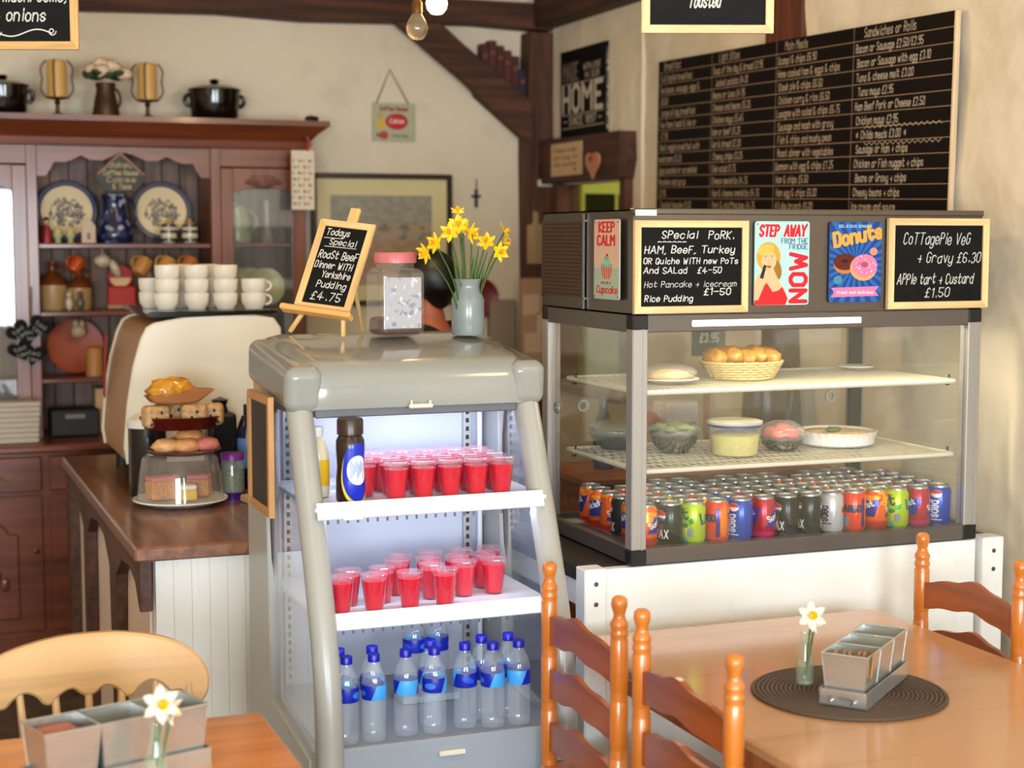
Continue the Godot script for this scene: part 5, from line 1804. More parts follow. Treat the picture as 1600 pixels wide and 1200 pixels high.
func build_dresser_things() -> void:
	var t: Node3D
	var m: MB
	var wd := 2.293  # on the cornice
	# candles in wire holders
	var brass := mat("antique bronze", Color(0.30, 0.20, 0.10), 0.4, 0.6)
	for q in [[0.700, 7.25, "amber pillar candle in scrolled holder left of cream flowers"], [1.085, 7.25, "amber pillar candle in scrolled holder right of cream flowers"]]:
		t = thing("candle_holder", q[2], "candle", V(q[0], wd, q[1]), 0.0, "candles on top of the dresser")
		m = MB.new()
		m.lathe([Vector2(0, 0), Vector2(0.045, 0.0), Vector2(0.04, 0.008), Vector2(0.010, 0.018), Vector2(0.008, 0.05), Vector2(0.014, 0.06), Vector2(0.008, 0.07), Vector2(0.05, 0.078), Vector2(0.05, 0.082), Vector2(0, 0.082)], 20)
		part(t, "holder", m, brass)
		for k in 4:
			m = MB.new()
			var a := PI / 2 * k + 0.3
			var d := Vector3(cos(a), 0, sin(a))
			var pts := []
			for i in 13:
				var e := i / 12.0
				pts.append(d * (0.045 + 0.026 * sin(e * PI) + 0.008 * sin(e * TAU * 1.5)) + Vector3(0, 0.08 + 0.16 * e, 0))
			m.tube(pts, 0.0035, 6)
			part(t, "scroll", m, brass)
		m = MB.new()
		m.lathe([Vector2(0, 0.083), Vector2(0.042, 0.083), Vector2(0.042, 0.235), Vector2(0.036, 0.240), Vector2(0, 0.236)], 24)
		part(t, "candle", m, mat("amber wax", Color(0.82, 0.64, 0.36), 0.4))
	# the flower jug
	t = thing("rose_jug", "bronze jug of cream roses on top of dresser", "flower jug", V(0.905, wd, 7.25))
	m = MB.new()
	m.lathe([Vector2(0, 0), Vector2(0.056, 0.0), Vector2(0.06, 0.015), Vector2(0.05, 0.07), Vector2(0.04, 0.12), Vector2(0.045, 0.15), Vector2(0.041, 0.15), Vector2(0.036, 0.12), Vector2(0, 0.02)], 24)
	part(t, "jug", m, mat("dull bronze", Color(0.26, 0.17, 0.08), 0.45, 0.5))
	handle(t, 0.042, 0.085, 0.09, 0.035, 0.006, mat("dull bronze"), 0.5)
	for i in 9:
		var a := i * 2.4
		var r := 0.018 + 0.008 * i
		m = MB.new()
		m.lump(Vector3(cos(a) * r, 0.235 - r * 0.55 + 0.01 * (i % 2), sin(a) * r * 0.7), Vector3(0.034, 0.028, 0.034), 0.25, 2.6, i, 14, 8)
		part(t, "rose", m, mat("cream petals", Color(0.90, 0.80, 0.68), 0.6))
	for i in 9:
		var a := i * 0.7
		m = MB.new()
		m.lump(Vector3(cos(a) * 0.07, 0.178 + 0.014 * (i % 2), sin(a) * 0.06), Vector3(0.032, 0.014, 0.022), 0.2, 2.0, i, 10, 5, xform(Vector3.ZERO, 0, 0, 0.0))
		part(t, "leaf", m, mat("dark leaf", Color(0.16, 0.25, 0.10), 0.5))
	# casseroles
	var glaze := mat("treacle glaze", Color(0.05, 0.018, 0.012), 0.10)
	for q in [[1.385, 7.27, 1.0, "dark brown lidded casserole at right on top of dresser"], [0.475, 7.25, 0.92, "dark brown lidded casserole at left on top of dresser"]]:
		t = thing("casserole", q[3], "casserole", V(q[0], wd, q[1]), 0.0, "casseroles on top of the dresser")
		var k: float = q[2]
		m = MB.new()
		m.lathe([Vector2(0, 0), Vector2(0.095 * k, 0.0), Vector2(0.105 * k, 0.02), Vector2(0.112 * k, 0.09), Vector2(0.114 * k, 0.13 * k), Vector2(0, 0.13 * k)], 32)
		part(t, "pot", m, glaze)
		m = MB.new()
		m.lathe([Vector2(0, 0.13 * k), Vector2(0.119 * k, 0.131 * k), Vector2(0.119 * k, 0.14 * k), Vector2(0.08 * k, 0.155 * k), Vector2(0.02, 0.162 * k), Vector2(0.016, 0.168 * k), Vector2(0.024, 0.178 * k), Vector2(0.014, 0.186 * k), Vector2(0, 0.187 * k)], 32)
		part(t, "lid", m, glaze)
		for s in [0.0, PI]:
			handle(t, 0.108 * k, 0.09 * k, 0.05, 0.025, 0.010, glaze, s, "ear_handle")
	# first shelf: plates, jug, jars
	var y := 1.746
	var willow := canvas(256, 256, Color(0.86, 0.79, 0.66))
	disc(willow, 128, 128, 128, 128, Color(0.09, 0.12, 0.24))
	disc(willow, 128, 128, 106, 106, Color(0.87, 0.80, 0.66))
	for i in 150:
		var a := rng.randf() * TAU
		var r := sqrt(rng.randf()) * 66.0
		disc(willow, 128 + cos(a) * r * 1.1, 132 + sin(a) * r * 0.9, rng.randf_range(4, 12), rng.randf_range(3, 7), Color(0.26, 0.31, 0.36).lerp(Color(0.66, 0.60, 0.48), rng.randf()), rng.randf() * 3.0)
	for i in 60:
		var a := TAU * i / 60.0
		disc(willow, 128 + cos(a) * 117, 128 + sin(a) * 117, 4, 6, Color(0.36, 0.42, 0.55), a)
	var wm := printed("willow plate print", willow, 0.18)
	for q in [[0.742, "blue rimmed pattern plate propped at left of dresser's top shelf"], [1.160, "blue rimmed pattern plate propped at right of dresser's top shelf"]]:
		t = thing("pattern_plate", q[1], "plate", V(q[0], y + 0.007, 7.40), 0.0, "pattern plates on the dresser")
		m = MB.new()
		var tilt := Transform3D(Basis(Vector3.RIGHT, PI / 2 - 0.18), Vector3(0, 0.135, 0.0))
		var prof := [Vector2(0, 0.0), Vector2(0.075, 0.0), Vector2(0.085, 0.004), Vector2(0.135, 0.018)]
		for i in 40:
			for k in 3:
				var qd := []
				var uv := []
				for e in [[i, k], [i + 1, k], [i + 1, k + 1], [i, k + 1]]:
					var a: float = TAU * e[0] / 40.0
					var r: Vector2 = prof[e[1]]
					qd.append(tilt * Vector3(sin(a) * r.x, r.y, cos(a) * r.x))
					uv.append(Vector2(0.5 + sin(a) * r.x / 0.27, 0.5 + cos(a) * r.x / 0.27))
				var nn := tilt.basis * Vector3(0, 1, 0)
				m.tri(qd[0], qd[1], qd[2], nn, nn, nn, uv[0], uv[1], uv[2])
				m.tri(qd[0], qd[2], qd[3], nn, nn, nn, uv[0], uv[2], uv[3])
		part(t, "plate_face", m, wm)
		m = MB.new()
		m.lathe([Vector2(0, -0.006), Vector2(0.07, -0.006), Vector2(0.08, -0.003), Vector2(0.1355, 0.014), Vector2(0.135, 0.018)], 40, tilt)
		part(t, "plate_back", m, mat("navy glaze", Color(0.08, 0.11, 0.22), 0.2))
	var delft := canvas(256, 256, Color(0.09, 0.12, 0.24))
	for i in 90:
		disc(delft, rng.randf() * 256, rng.randf() * 256, rng.randf_range(4, 14), rng.randf_range(3, 9), Color(0.78, 0.80, 0.86).lerp(Color(0.12, 0.17, 0.36), rng.randf()), rng.randf() * 3.0)
	var dm := printed("blue jug print", delft, 0.15)
	t = lathed("blue_jug", "dark blue and white floral jug between the pattern plates", "jug", V(0.940, y, 7.33), [Vector2(0, 0.001), Vector2(0.075, 0.001), Vector2(0.082, 0.01), Vector2(0.08, 0.05), Vector2(0.066, 0.10), Vector2(0.055, 0.16), Vector2(0.06, 0.20), Vector2(0.066, 0.215), Vector2(0.062, 0.215), Vector2(0.05, 0.16), Vector2(0, 0.15)], "jug_body", dm, 28)
	handle(t, 0.055, 0.13, 0.13, 0.05, 0.008, mat("navy glaze"), -0.6)
	var plq := canvas(256, 200, Color(0.08, 0.065, 0.055))
	fit(plq, "Baked", 72, 70, 110, 30, Color(0.62, 0.56, 0.36), 5, 0.1)
	fit(plq, "Coffee House", 44, 110, 168, 26, Color(0.62, 0.56, 0.36), 5, 0.1)
	fit(plq, "Cakes", 60, 146, 140, 26, Color(0.62, 0.56, 0.36), 5, 0.1)
	fit(plq, "& Teas", 88, 182, 90, 26, Color(0.62, 0.56, 0.36), 5, 0.1)
	t = thing("cafe_plaque", "dark diamond plaque with gold words hung above blue jug", "plaque", V(0.953, 1.968, 7.190))
	m = MB.new()
	m.prism(PackedVector2Array([Vector2(-0.062, 0.0), Vector2(0.062, 0.0), Vector2(0.112, 0.06), Vector2(0.0, 0.165), Vector2(-0.112, 0.06)]), 0.012, 0.002)
	part(t, "board", m, printed("plaque print", plq, 0.5))
	for s in [-1.0, 1.0]:
		m = MB.new()
		m.tube([Vector3(s * 0.10, 0.075, 0.008), Vector3(0, 0.168, 0.008)], 0.006, 6)
		part(t, "roof_strip", m, mat("worn pink wood", Color(0.60, 0.46, 0.40), 0.7))
	var navy := mat("navy glaze")
	var crock := mat("cream crock", Color(0.80, 0.76, 0.64), 0.2)
	for q in [[1.168, "navy and cream striped lidded jar, left of the pair"], [1.262, "navy and cream striped lidded jar, right of the pair"]]:
		t = thing("striped_jar", q[1], "jar", V(q[0], y, 7.26), 0.0, "striped jars on the dresser")
		m = MB.new()
		m.lathe([Vector2(0, 0), Vector2(0.026, 0.0), Vector2(0.034, 0.012), Vector2(0.036, 0.03), Vector2(0.036, 0.068), Vector2(0.03, 0.078), Vector2(0, 0.079)], 22)
		part(t, "jar", m, crock)
		for b in [[0.0362, 0.0365, 0.008], [0.0362, 0.037, 0.044], [0.033, 0.031, 0.07]]:
			m = MB.new()
			m.lathe([Vector2(b[0] - 0.001, b[2]), Vector2(b[0] + 0.0008, b[2] + 0.001), Vector2(b[0] + 0.0006, b[2] + 0.013), Vector2(b[1] - 0.002, b[2] + 0.014)], 22)
			part(t, "stripe", m, navy)
		m = MB.new()
		m.lathe([Vector2(0.031, 0.078), Vector2(0.024, 0.088), Vector2(0.008, 0.092), Vector2(0.008, 0.098), Vector2(0.012, 0.104), Vector2(0, 0.11)], 20)
		part(t, "lid", m, mat("honey lid", Color(0.78, 0.60, 0.28), 0.4))
	t = thing("red_figure", "small red clothed figurine at left end of shelf", "figurine", V(0.642, y, 7.27))
	m = MB.new()
	m.lathe([Vector2(0, 0), Vector2(0.026, 0.0), Vector2(0.024, 0.03), Vector2(0.014, 0.075), Vector2(0, 0.08)], 16)
	part(t, "coat", m, mat("red coat", Color(0.52, 0.07, 0.07), 0.4))
	m = MB.new()
	m.lump(Vector3(0, 0.092, 0), Vector3(0.013, 0.016, 0.013), 0.05, 1.0, 1, 12, 8)
	part(t, "head", m, mat("figurine skin", Color(0.74, 0.56, 0.42), 0.4))
	m = MB.new()
	m.lathe([Vector2(0, 0.10), Vector2(0.018, 0.101), Vector2(0.012, 0.108), Vector2(0, 0.116)], 14)
	part(t, "hat", m, mat("black gloss"))
	for q in [[0.688, "pale green egg cup, left of the pair"], [0.742, "pale green egg cup, right of the pair"]]:
		t = lathed("egg_cup", q[1] + " before the plate", "egg cup", V(q[0], y, 7.26), [Vector2(0, 0), Vector2(0.016, 0.0), Vector2(0.01, 0.012), Vector2(0.02, 0.03), Vector2(0.021, 0.048), Vector2(0.017, 0.05), Vector2(0, 0.035)], "cup", mat("sage china", Color(0.66, 0.68, 0.52), 0.25), 18, "egg cups on the dresser")
		m = MB.new()
		m.lump(Vector3(0, 0.052, 0), Vector3(0.016, 0.021, 0.016), 0.02, 1.0, 2, 14, 8)
		part(t, "egg", m, mat("egg shell", Color(0.82, 0.66, 0.42), 0.5))
	t = thing("house_tag", "little white house shaped wooden tag beside blue jug", "ornament", V(0.818, y, 7.25))
	m = MB.new()
	m.prism(PackedVector2Array([Vector2(-0.03, 0), Vector2(0.03, 0), Vector2(0.03, 0.075), Vector2(0, 0.115), Vector2(-0.03, 0.075)]), 0.014, 0.002)
	part(t, "house", m, mat("whitened wood", Color(0.76, 0.68, 0.60), 0.7))
	m = MB.new()
	m.box(Vector3(0, 0.03, 0.0075), Vector3(0.014, 0.03, 0.002), 0.0)
	part(t, "door", m, mat("tan door", Color(0.55, 0.42, 0.34), 0.7))
	# hanging mugs
	for q in [[0.760, 0.042, Color(0.66, 0.24, 0.05), "orange glazed mug hanging under dresser's top shelf"], [1.045, 0.05, Color(0.72, 0.50, 0.26), "tan mug hanging in middle of dresser's shelf"], [1.15, 0.05, Color(0.74, 0.54, 0.28), "tan mug hanging at right, left of the touching pair"], [1.25, 0.05, Color(0.70, 0.42, 0.20), "brown banded mug hanging at far right under shelf"]]:
		t = thing("hanging_mug", q[3], "mug", V(q[0], 1.722, 7.245), 0.5, "mugs hanging from the dresser shelf")
		var k: float = q[1]
		var tilt := Transform3D(Basis(Vector3(0, 0, 1), -0.6), Vector3(0, -0.03 - k, 0))
		m = MB.new()
		m.lathe([Vector2(0, -k * 0.8), Vector2(k * 0.62, -k * 0.8), Vector2(k * 0.78, -k * 0.2), Vector2(k * 0.72, k * 0.75), Vector2(k * 0.66, k * 0.75), Vector2(k * 0.7, -k * 0.2), Vector2(0, -k * 0.7)], 22, tilt)
		part(t, "mug", m, mat("mug glaze %s" % q[0], q[2], 0.25))
		m = MB.new()
		var pts := []
		for i in 11:
			var a := -PI / 2 + PI * i / 10.0
			pts.append(tilt * Vector3(-k * 0.7 - k * 0.5 * cos(a), k * 0.55 * sin(a), 0))
		m.tube(pts, 0.005, 6)
		part(t, "handle", m, mat("mug glaze %s" % q[0]))
		m = MB.new()
		m.tube([Vector3(0, 0, 0), Vector3(0, -0.02, 0), Vector3(-0.01, -0.035, 0), Vector3(-0.02, -0.028, 0)], 0.0022, 6)
		part(t, "cup_hook", m, mat("old brass"))
	t = thing("hanging_creamer", "grey white bird shaped jug hanging above red scales", "jug", V(0.875, 1.722, 7.25))
	m = MB.new()
	m.lump(Vector3(0.0, -0.055, 0), Vector3(0.038, 0.03, 0.03), 0.15, 1.8, 2)
	m.lump(Vector3(0.045, -0.10, 0.0), Vector3(0.02, 0.045, 0.02), 0.1, 1.8, 3, 14, 8, Transform3D(Basis(Vector3(0, 0, 1), 0.5), Vector3(-0.035, -0.02, 0)))
	m.tube([Vector3(0, 0, 0), Vector3(0, -0.03, 0)], 0.0025, 6)
	part(t, "jug_body", m, mat("stone white glaze", Color(0.70, 0.66, 0.58), 0.35))
	# second shelf
	y = 1.451
	for q in [[0.670, 1.0, "tall two tone stoneware flagon at left of middle shelf"], [0.785, 0.88, "shorter two tone stoneware flagon on middle shelf"]]:
		var k: float = q[1]
		t = thing("stoneware_flagon", q[2], "flagon", V(q[0], y, 7.36), 0.0, "flagons on the dresser")
		m = MB.new()
		m.lathe([Vector2(0, 0), Vector2(0.056 * k, 0.0), Vector2(0.06 * k, 0.01), Vector2(0.062 * k, 0.11 * k)], 26)
		part(t, "lower_body", m, mat("pale stoneware", Color(0.66, 0.54, 0.36), 0.35))
		m = MB.new()
		m.lathe([Vector2(0.062 * k, 0.11 * k), Vector2(0.055 * k, 0.135 * k), Vector2(0.026 * k, 0.158 * k), Vector2(0.017 * k, 0.17 * k), Vector2(0.016 * k, 0.20 * k), Vector2(0.02 * k, 0.205 * k), Vector2(0.02 * k, 0.215 * k), Vector2(0, 0.216 * k)], 26)
		part(t, "shoulder", m, mat("brown stoneware", Color(0.40, 0.19, 0.06), 0.3))
		handle(t, 0.02 * k, 0.175 * k, 0.05 * k, 0.03, 0.006, mat("brown stoneware"), 0.4)
	for q in [[0.728, Color(0.72, 0.68, 0.60), "small white cat figurine between the flagons"], [0.775, Color(0.32, 0.32, 0.28), "small grey cat figurine before shorter flagon"]]:
		t = thing("cat_figurine", q[2], "figurine", V(q[0], y, 7.25), 0.0, "cat figurines on the dresser")
		m = MB.new()
		m.lump(Vector3(0, 0.03, 0), Vector3(0.018, 0.031, 0.016), 0.05, 1.5, 4, 14, 8)
		m.lump(Vector3(0, 0.069, 0.006), Vector3(0.013, 0.012, 0.012), 0.05, 1.5, 5, 12, 8)
		for s in [-1.0, 1.0]:
			m.lathe([Vector2(0.005, 0), Vector2(0, 0.012)], 6, xform(Vector3(s * 0.007, 0.077, 0.006)))
		part(t, "cat", m, mat("cat glaze %s" % q[0], q[1], 0.3))
	t = thing("red_scales", "red kitchen scales with round cream dial on middle shelf", "scales", V(0.965, y, 7.33), -0.1)
	m = MB.new()
	m.rbox(Vector3(0, 0.055, 0), Vector3(0.125, 0.10, 0.10), 0.012, 3)
	part(t, "case", m, mat("scale red", Color(0.66, 0.09, 0.07), 0.6))
	m = MB.new()
	m.box(Vector3(0, 0.012, 0), Vector3(0.13, 0.022, 0.105), 0.004)
	part(t, "base", m, mat("tan base", Color(0.56, 0.36, 0.18), 0.4))
	m = MB.new()
	m.lathe([Vector2(0, -0.01), Vector2(0.052, -0.01), Vector2(0.055, 0.0), Vector2(0.052, 0.01), Vector2(0, 0.010)], 30, Transform3D(Basis(Vector3.RIGHT, PI / 2), Vector3(-0.005, 0.145, 0.02)))
	part(t, "dial_case", m, mat("scale red"))
	m = MB.new()
	m.prism(arc(-0.005, 0.145, 0.045, PI * 1.03, PI * 1.97), 0.004, 0.0, xform(Vector3(0, 0, 0.032)))
	part(t, "dial", m, mat("dial cream", Color(0.78, 0.62, 0.38), 0.4))
	t = thing("glass_storage_jar", "clear glass storage jar right of red scales", "jar", V(1.08, y, 7.33))
	m = MB.new()
	m.lathe([Vector2(0, 0.001), Vector2(0.042, 0.001), Vector2(0.044, 0.01), Vector2(0.044, 0.12), Vector2(0.036, 0.14), Vector2(0.036, 0.155)], 24)
	part(t, "jar_wall", m, glass("old jar glass", Color(0.60, 0.56, 0.50), 0.22, 0.05))
	m = MB.new()
	m.lathe([Vector2(0.034, 0.153), Vector2(0.040, 0.155), Vector2(0.038, 0.17), Vector2(0.012, 0.178), Vector2(0.014, 0.195), Vector2(0, 0.20)], 24)
	part(t, "stopper", m, mat("old jar glass"))
	# third shelf
	y = 1.159
	t = thing("orange_platter", "large round orange platter propped on dresser's lower shelf", "platter", V(0.765, y, 7.40))
	m = MB.new()
	m.lathe([Vector2(0, 0.0), Vector2(0.09, 0.0), Vector2(0.125, 0.012), Vector2(0.123, 0.016), Vector2(0.088, 0.005), Vector2(0, 0.005)], 40, Transform3D(Basis(Vector3.RIGHT, PI / 2 - 0.2), Vector3(0, 0.126, 0)))
	part(t, "platter", m, mat("terracotta glaze", Color(0.60, 0.22, 0.08), 0.45))
	t = lathed("cream_candle", "stout cream pillar candle before the orange platter", "candle", V(0.832, y, 7.27), [Vector2(0, 0), Vector2(0.038, 0.0), Vector2(0.038, 0.12), Vector2(0.033, 0.126), Vector2(0, 0.122)], "wax", mat("honey wax", Color(0.66, 0.46, 0.24), 0.5))
	t = thing("hen_ornament", "white hen ornament perched at top of orange platter", "ornament", V(0.775, y + 0.165, 7.345))
	m = MB.new()
	m.lump(Vector3(0, 0.03, 0), Vector3(0.034, 0.03, 0.024), 0.1, 1.6, 6)
	m.lump(Vector3(-0.012, 0.064, 0), Vector3(0.016, 0.02, 0.014), 0.1, 1.6, 7, 12, 8)
	m.lump(Vector3(0.016, 0.062, 0), Vector3(0.012, 0.022, 0.01), 0.1, 1.6, 8, 12, 8)
	part(t, "hen", m, mat("figurine white", Color(0.70, 0.60, 0.48), 0.35))
	t = thing("woven_basket", "small rolled wicker tray leaning at right of lower shelf", "basket", V(0.955, y, 7.33))
	m = MB.new()
	m.lathe([Vector2(0, 0), Vector2(0.05, 0.0), Vector2(0.07, 0.08), Vector2(0.066, 0.082), Vector2(0.046, 0.006), Vector2(0, 0.006)], 24)
	part(t, "bowl", m, mat("dark wicker", Color(0.22, 0.15, 0.11), 0.7))
	# base
	y = 0.901
	t = thing("patterned_box", "black patterned storage box with pale label on dresser base", "storage box", V(0.735, y, 7.26))
	m = MB.new()
	m.rbox(Vector3(0, 0.06, 0), Vector3(0.21, 0.12, 0.16), 0.012, 3)
	part(t, "box", m, speckled("charcoal weave", Color(0.09, 0.085, 0.085), 0.6, 22.0, 0.4))
	m = MB.new()
	m.rbox(Vector3(0.0, 0.09, 0.082), Vector3(0.085, 0.02, 0.006), 0.003, 2)
	part(t, "label_plate", m, mat("grey tag", Color(0.46, 0.43, 0.42), 0.5))
	t = thing("cream_box", "pale cream carton right of the black patterned box", "box", V(0.895, y, 7.34))
	m = MB.new()
	m.box(Vector3(0, 0.10, 0), Vector3(0.12, 0.20, 0.12), 0.004)
	part(t, "carton", m, mat("cream paper"))
	t = thing("white_basket", "white woven basket at dresser's far left", "basket", V(0.47, y, 7.09))
	m = MB.new()
	for k in 8:
		m.rbox(Vector3(0, 0.012 + k * 0.022, 0), Vector3(0.20 + 0.003 * k, 0.024, 0.15), 0.010, 3)
	part(t, "weave", m, mat("white cane", Color(0.70, 0.66, 0.60), 0.6)).set_meta("kind", "stuff")
	# inside the right glazed cupboard
	t = thing("tall_teapot", "pale green enamel coffee pot behind right dresser glass", "coffee pot", V(1.500, 1.746, 7.38))
	var sage := mat("sage enamel", Color(0.56, 0.60, 0.46), 0.25)
	m = MB.new()
	m.lathe([Vector2(0, 0), Vector2(0.066, 0.0), Vector2(0.07, 0.02), Vector2(0.06, 0.10), Vector2(0.045, 0.16), Vector2(0.048, 0.168), Vector2(0.03, 0.185), Vector2(0.008, 0.19), Vector2(0.012, 0.21), Vector2(0, 0.213)], 26)
	part(t, "pot", m, sage)
	handle(t, 0.05, 0.10, 0.10, 0.05, 0.006, sage, 0.2)
	t = lathed("stem_glass", "smoky tall vase beside green coffee pot behind glass", "vase", V(1.645, 1.746, 7.40), [Vector2(0, 0), Vector2(0.04, 0.0), Vector2(0.036, 0.01), Vector2(0.018, 0.09), Vector2(0.03, 0.20), Vector2(0.026, 0.20), Vector2(0.014, 0.09), Vector2(0, 0.03)], "vase", mat("grey china", Color(0.50, 0.46, 0.40), 0.25))
	for i in 3:
		t = thing("green_plate", "pale green plate stacked upright behind right dresser glass, %s from left" % ORD[i], "plate", V(1.490 + i * 0.062, 1.455, 7.36), 0.0, "green plates in the dresser cupboard")
		m = MB.new()
		m.lathe([Vector2(0, 0.0), Vector2(0.055, 0.0), Vector2(0.088, 0.01), Vector2(0.086, 0.013), Vector2(0.053, 0.004), Vector2(0, 0.004)], 30, Transform3D(Basis(Vector3.RIGHT, PI / 2 - 0.15 - 0.05 * i), Vector3(0, 0.09, 0.03 * i)))
		part(t, "plate", m, mat("sage china"))
	# slate hearts hung at the left upright
	t = thing("slate_hearts", "cluster of black chalk written slate hearts hung on left upright", "ornament", V(0.545, 1.56, 7.165))
	m = MB.new()
	m.tube([Vector3(0.02, 0.0, 0.004), Vector3(0.015, -0.14, 0.01)], 0.003, 5)
	part(t, "cord", m, mat("jute cord", Color(0.46, 0.36, 0.24), 0.8))
	for q in [[0.0, -0.20, 0.1], [0.05, -0.17, -0.6], [-0.035, -0.27, 0.4], [0.02, -0.29, -0.2], [-0.04, -0.19, 0.7]]:
		m = MB.new()
		var hp := PackedVector2Array()
		for i in 24:
			var a := TAU * i / 24.0
			hp.append(Vector2(0.0032 * 16.0 * pow(sin(a), 3), 0.0032 * (13 * cos(a) - 5 * cos(2 * a) - 2 * cos(3 * a) - cos(4 * a))))
		m.prism(hp, 0.008, 0.0015, xform(Vector3(q[0], q[1], 0.012 + 0.01 * absf(q[2])), 0, 0, q[2]))
		part(t, "heart", m, slate_writ())
	# calendar strip at the right corner
	var cal := canvas(128, 320, Color(0.84, 0.79, 0.70))
	for i in 9:
		for k in 4:
			if i > 0:
				write(cal, ["Mon", "12", "Tea", "8"][(i + k) % 4], 8 + k * 29, 30 + i * 33, 14, Color(0.36, 0.33, 0.30) if k != 2 else Color(0.60, 0.18, 0.14), 2.2, 0.6)
	t = thing("calendar_strip", "white printed calendar strip with red ribbon hung at dresser corner", "calendar", V(1.738, 1.895, 7.07))
	m = MB.new()
	m.box(Vector3(0, 0.132, -0.002), Vector3(0.104, 0.264, 0.004), 0.0)
	m.face(Vector3(-0.052, 0.264, 0.001), Vector3(0.052, 0.264, 0.001), Vector3(0.052, 0, 0.001), Vector3(-0.052, 0, 0.001), Vector3(0, 0, 1))
	part(t, "card", m, printed("calendar print", cal, 0.6))
	m = MB.new()
	m.tube([Vector3(0.02, 0.262, 0.004), Vector3(0.03, 0.29, 0.01), Vector3(0.018, 0.33, 0.006)], [0.006, 0.010, 0.004], 8)
	part(t, "ribbon", m, mat("red ribbon", Color(0.60, 0.12, 0.14), 0.5))
	t = thing("hanging_ruler", "thin grey strip hanging below the calendar", "strip", V(1.782, 1.50, 7.168))
	m = MB.new()
	m.box(Vector3(0, 0.20, 0), Vector3(0.022, 0.40, 0.006), 0.001)
	part(t, "strip", m, mat("grey strip", Color(0.50, 0.47, 0.44), 0.5))
	t = thing("corner_ornament", "small dark bird ornament on cornice right end", "ornament", V(1.80, wd, 7.15))
	m = MB.new()
	m.lump(Vector3(0, 0.013, 0), Vector3(0.035, 0.014, 0.02), 0.2, 2.0, 3, 12, 8)
	part(t, "ornament", m, mat("black gloss"))

func slate_writ() -> StandardMaterial3D:
	if mats.has("heart slate"):
		return mats["heart slate"]
	var im := canvas(128, 128, Color(0.05, 0.05, 0.05))
	fit(im, "tea", 34, 56, 60, 26, Color(0.5, 0.5, 0.48), 4)
	fit(im, "time", 36, 94, 58, 24, Color(0.5, 0.5, 0.48), 4)
	return printed("heart slate", im, 0.6)

# ---------------------------------------------------------------- what hangs on the walls
func flat_print(t: Node3D, called: String, size: Vector2, thick: float, material: Material) -> void:  # a board on its base line, printed on the side towards +z
	var m := MB.new()
	m.box(Vector3(0, size.y / 2.0, -thick / 2.0), Vector3(size.x, size.y, thick), minf(0.001, thick / 4.0))
	m.face(Vector3(-size.x / 2, size.y, 0.0005), Vector3(size.x / 2, size.y, 0.0005), Vector3(size.x / 2, 0, 0.0005), Vector3(-size.x / 2, 0, 0.0005), Vector3(0, 0, 1))
	part(t, called, m, material)

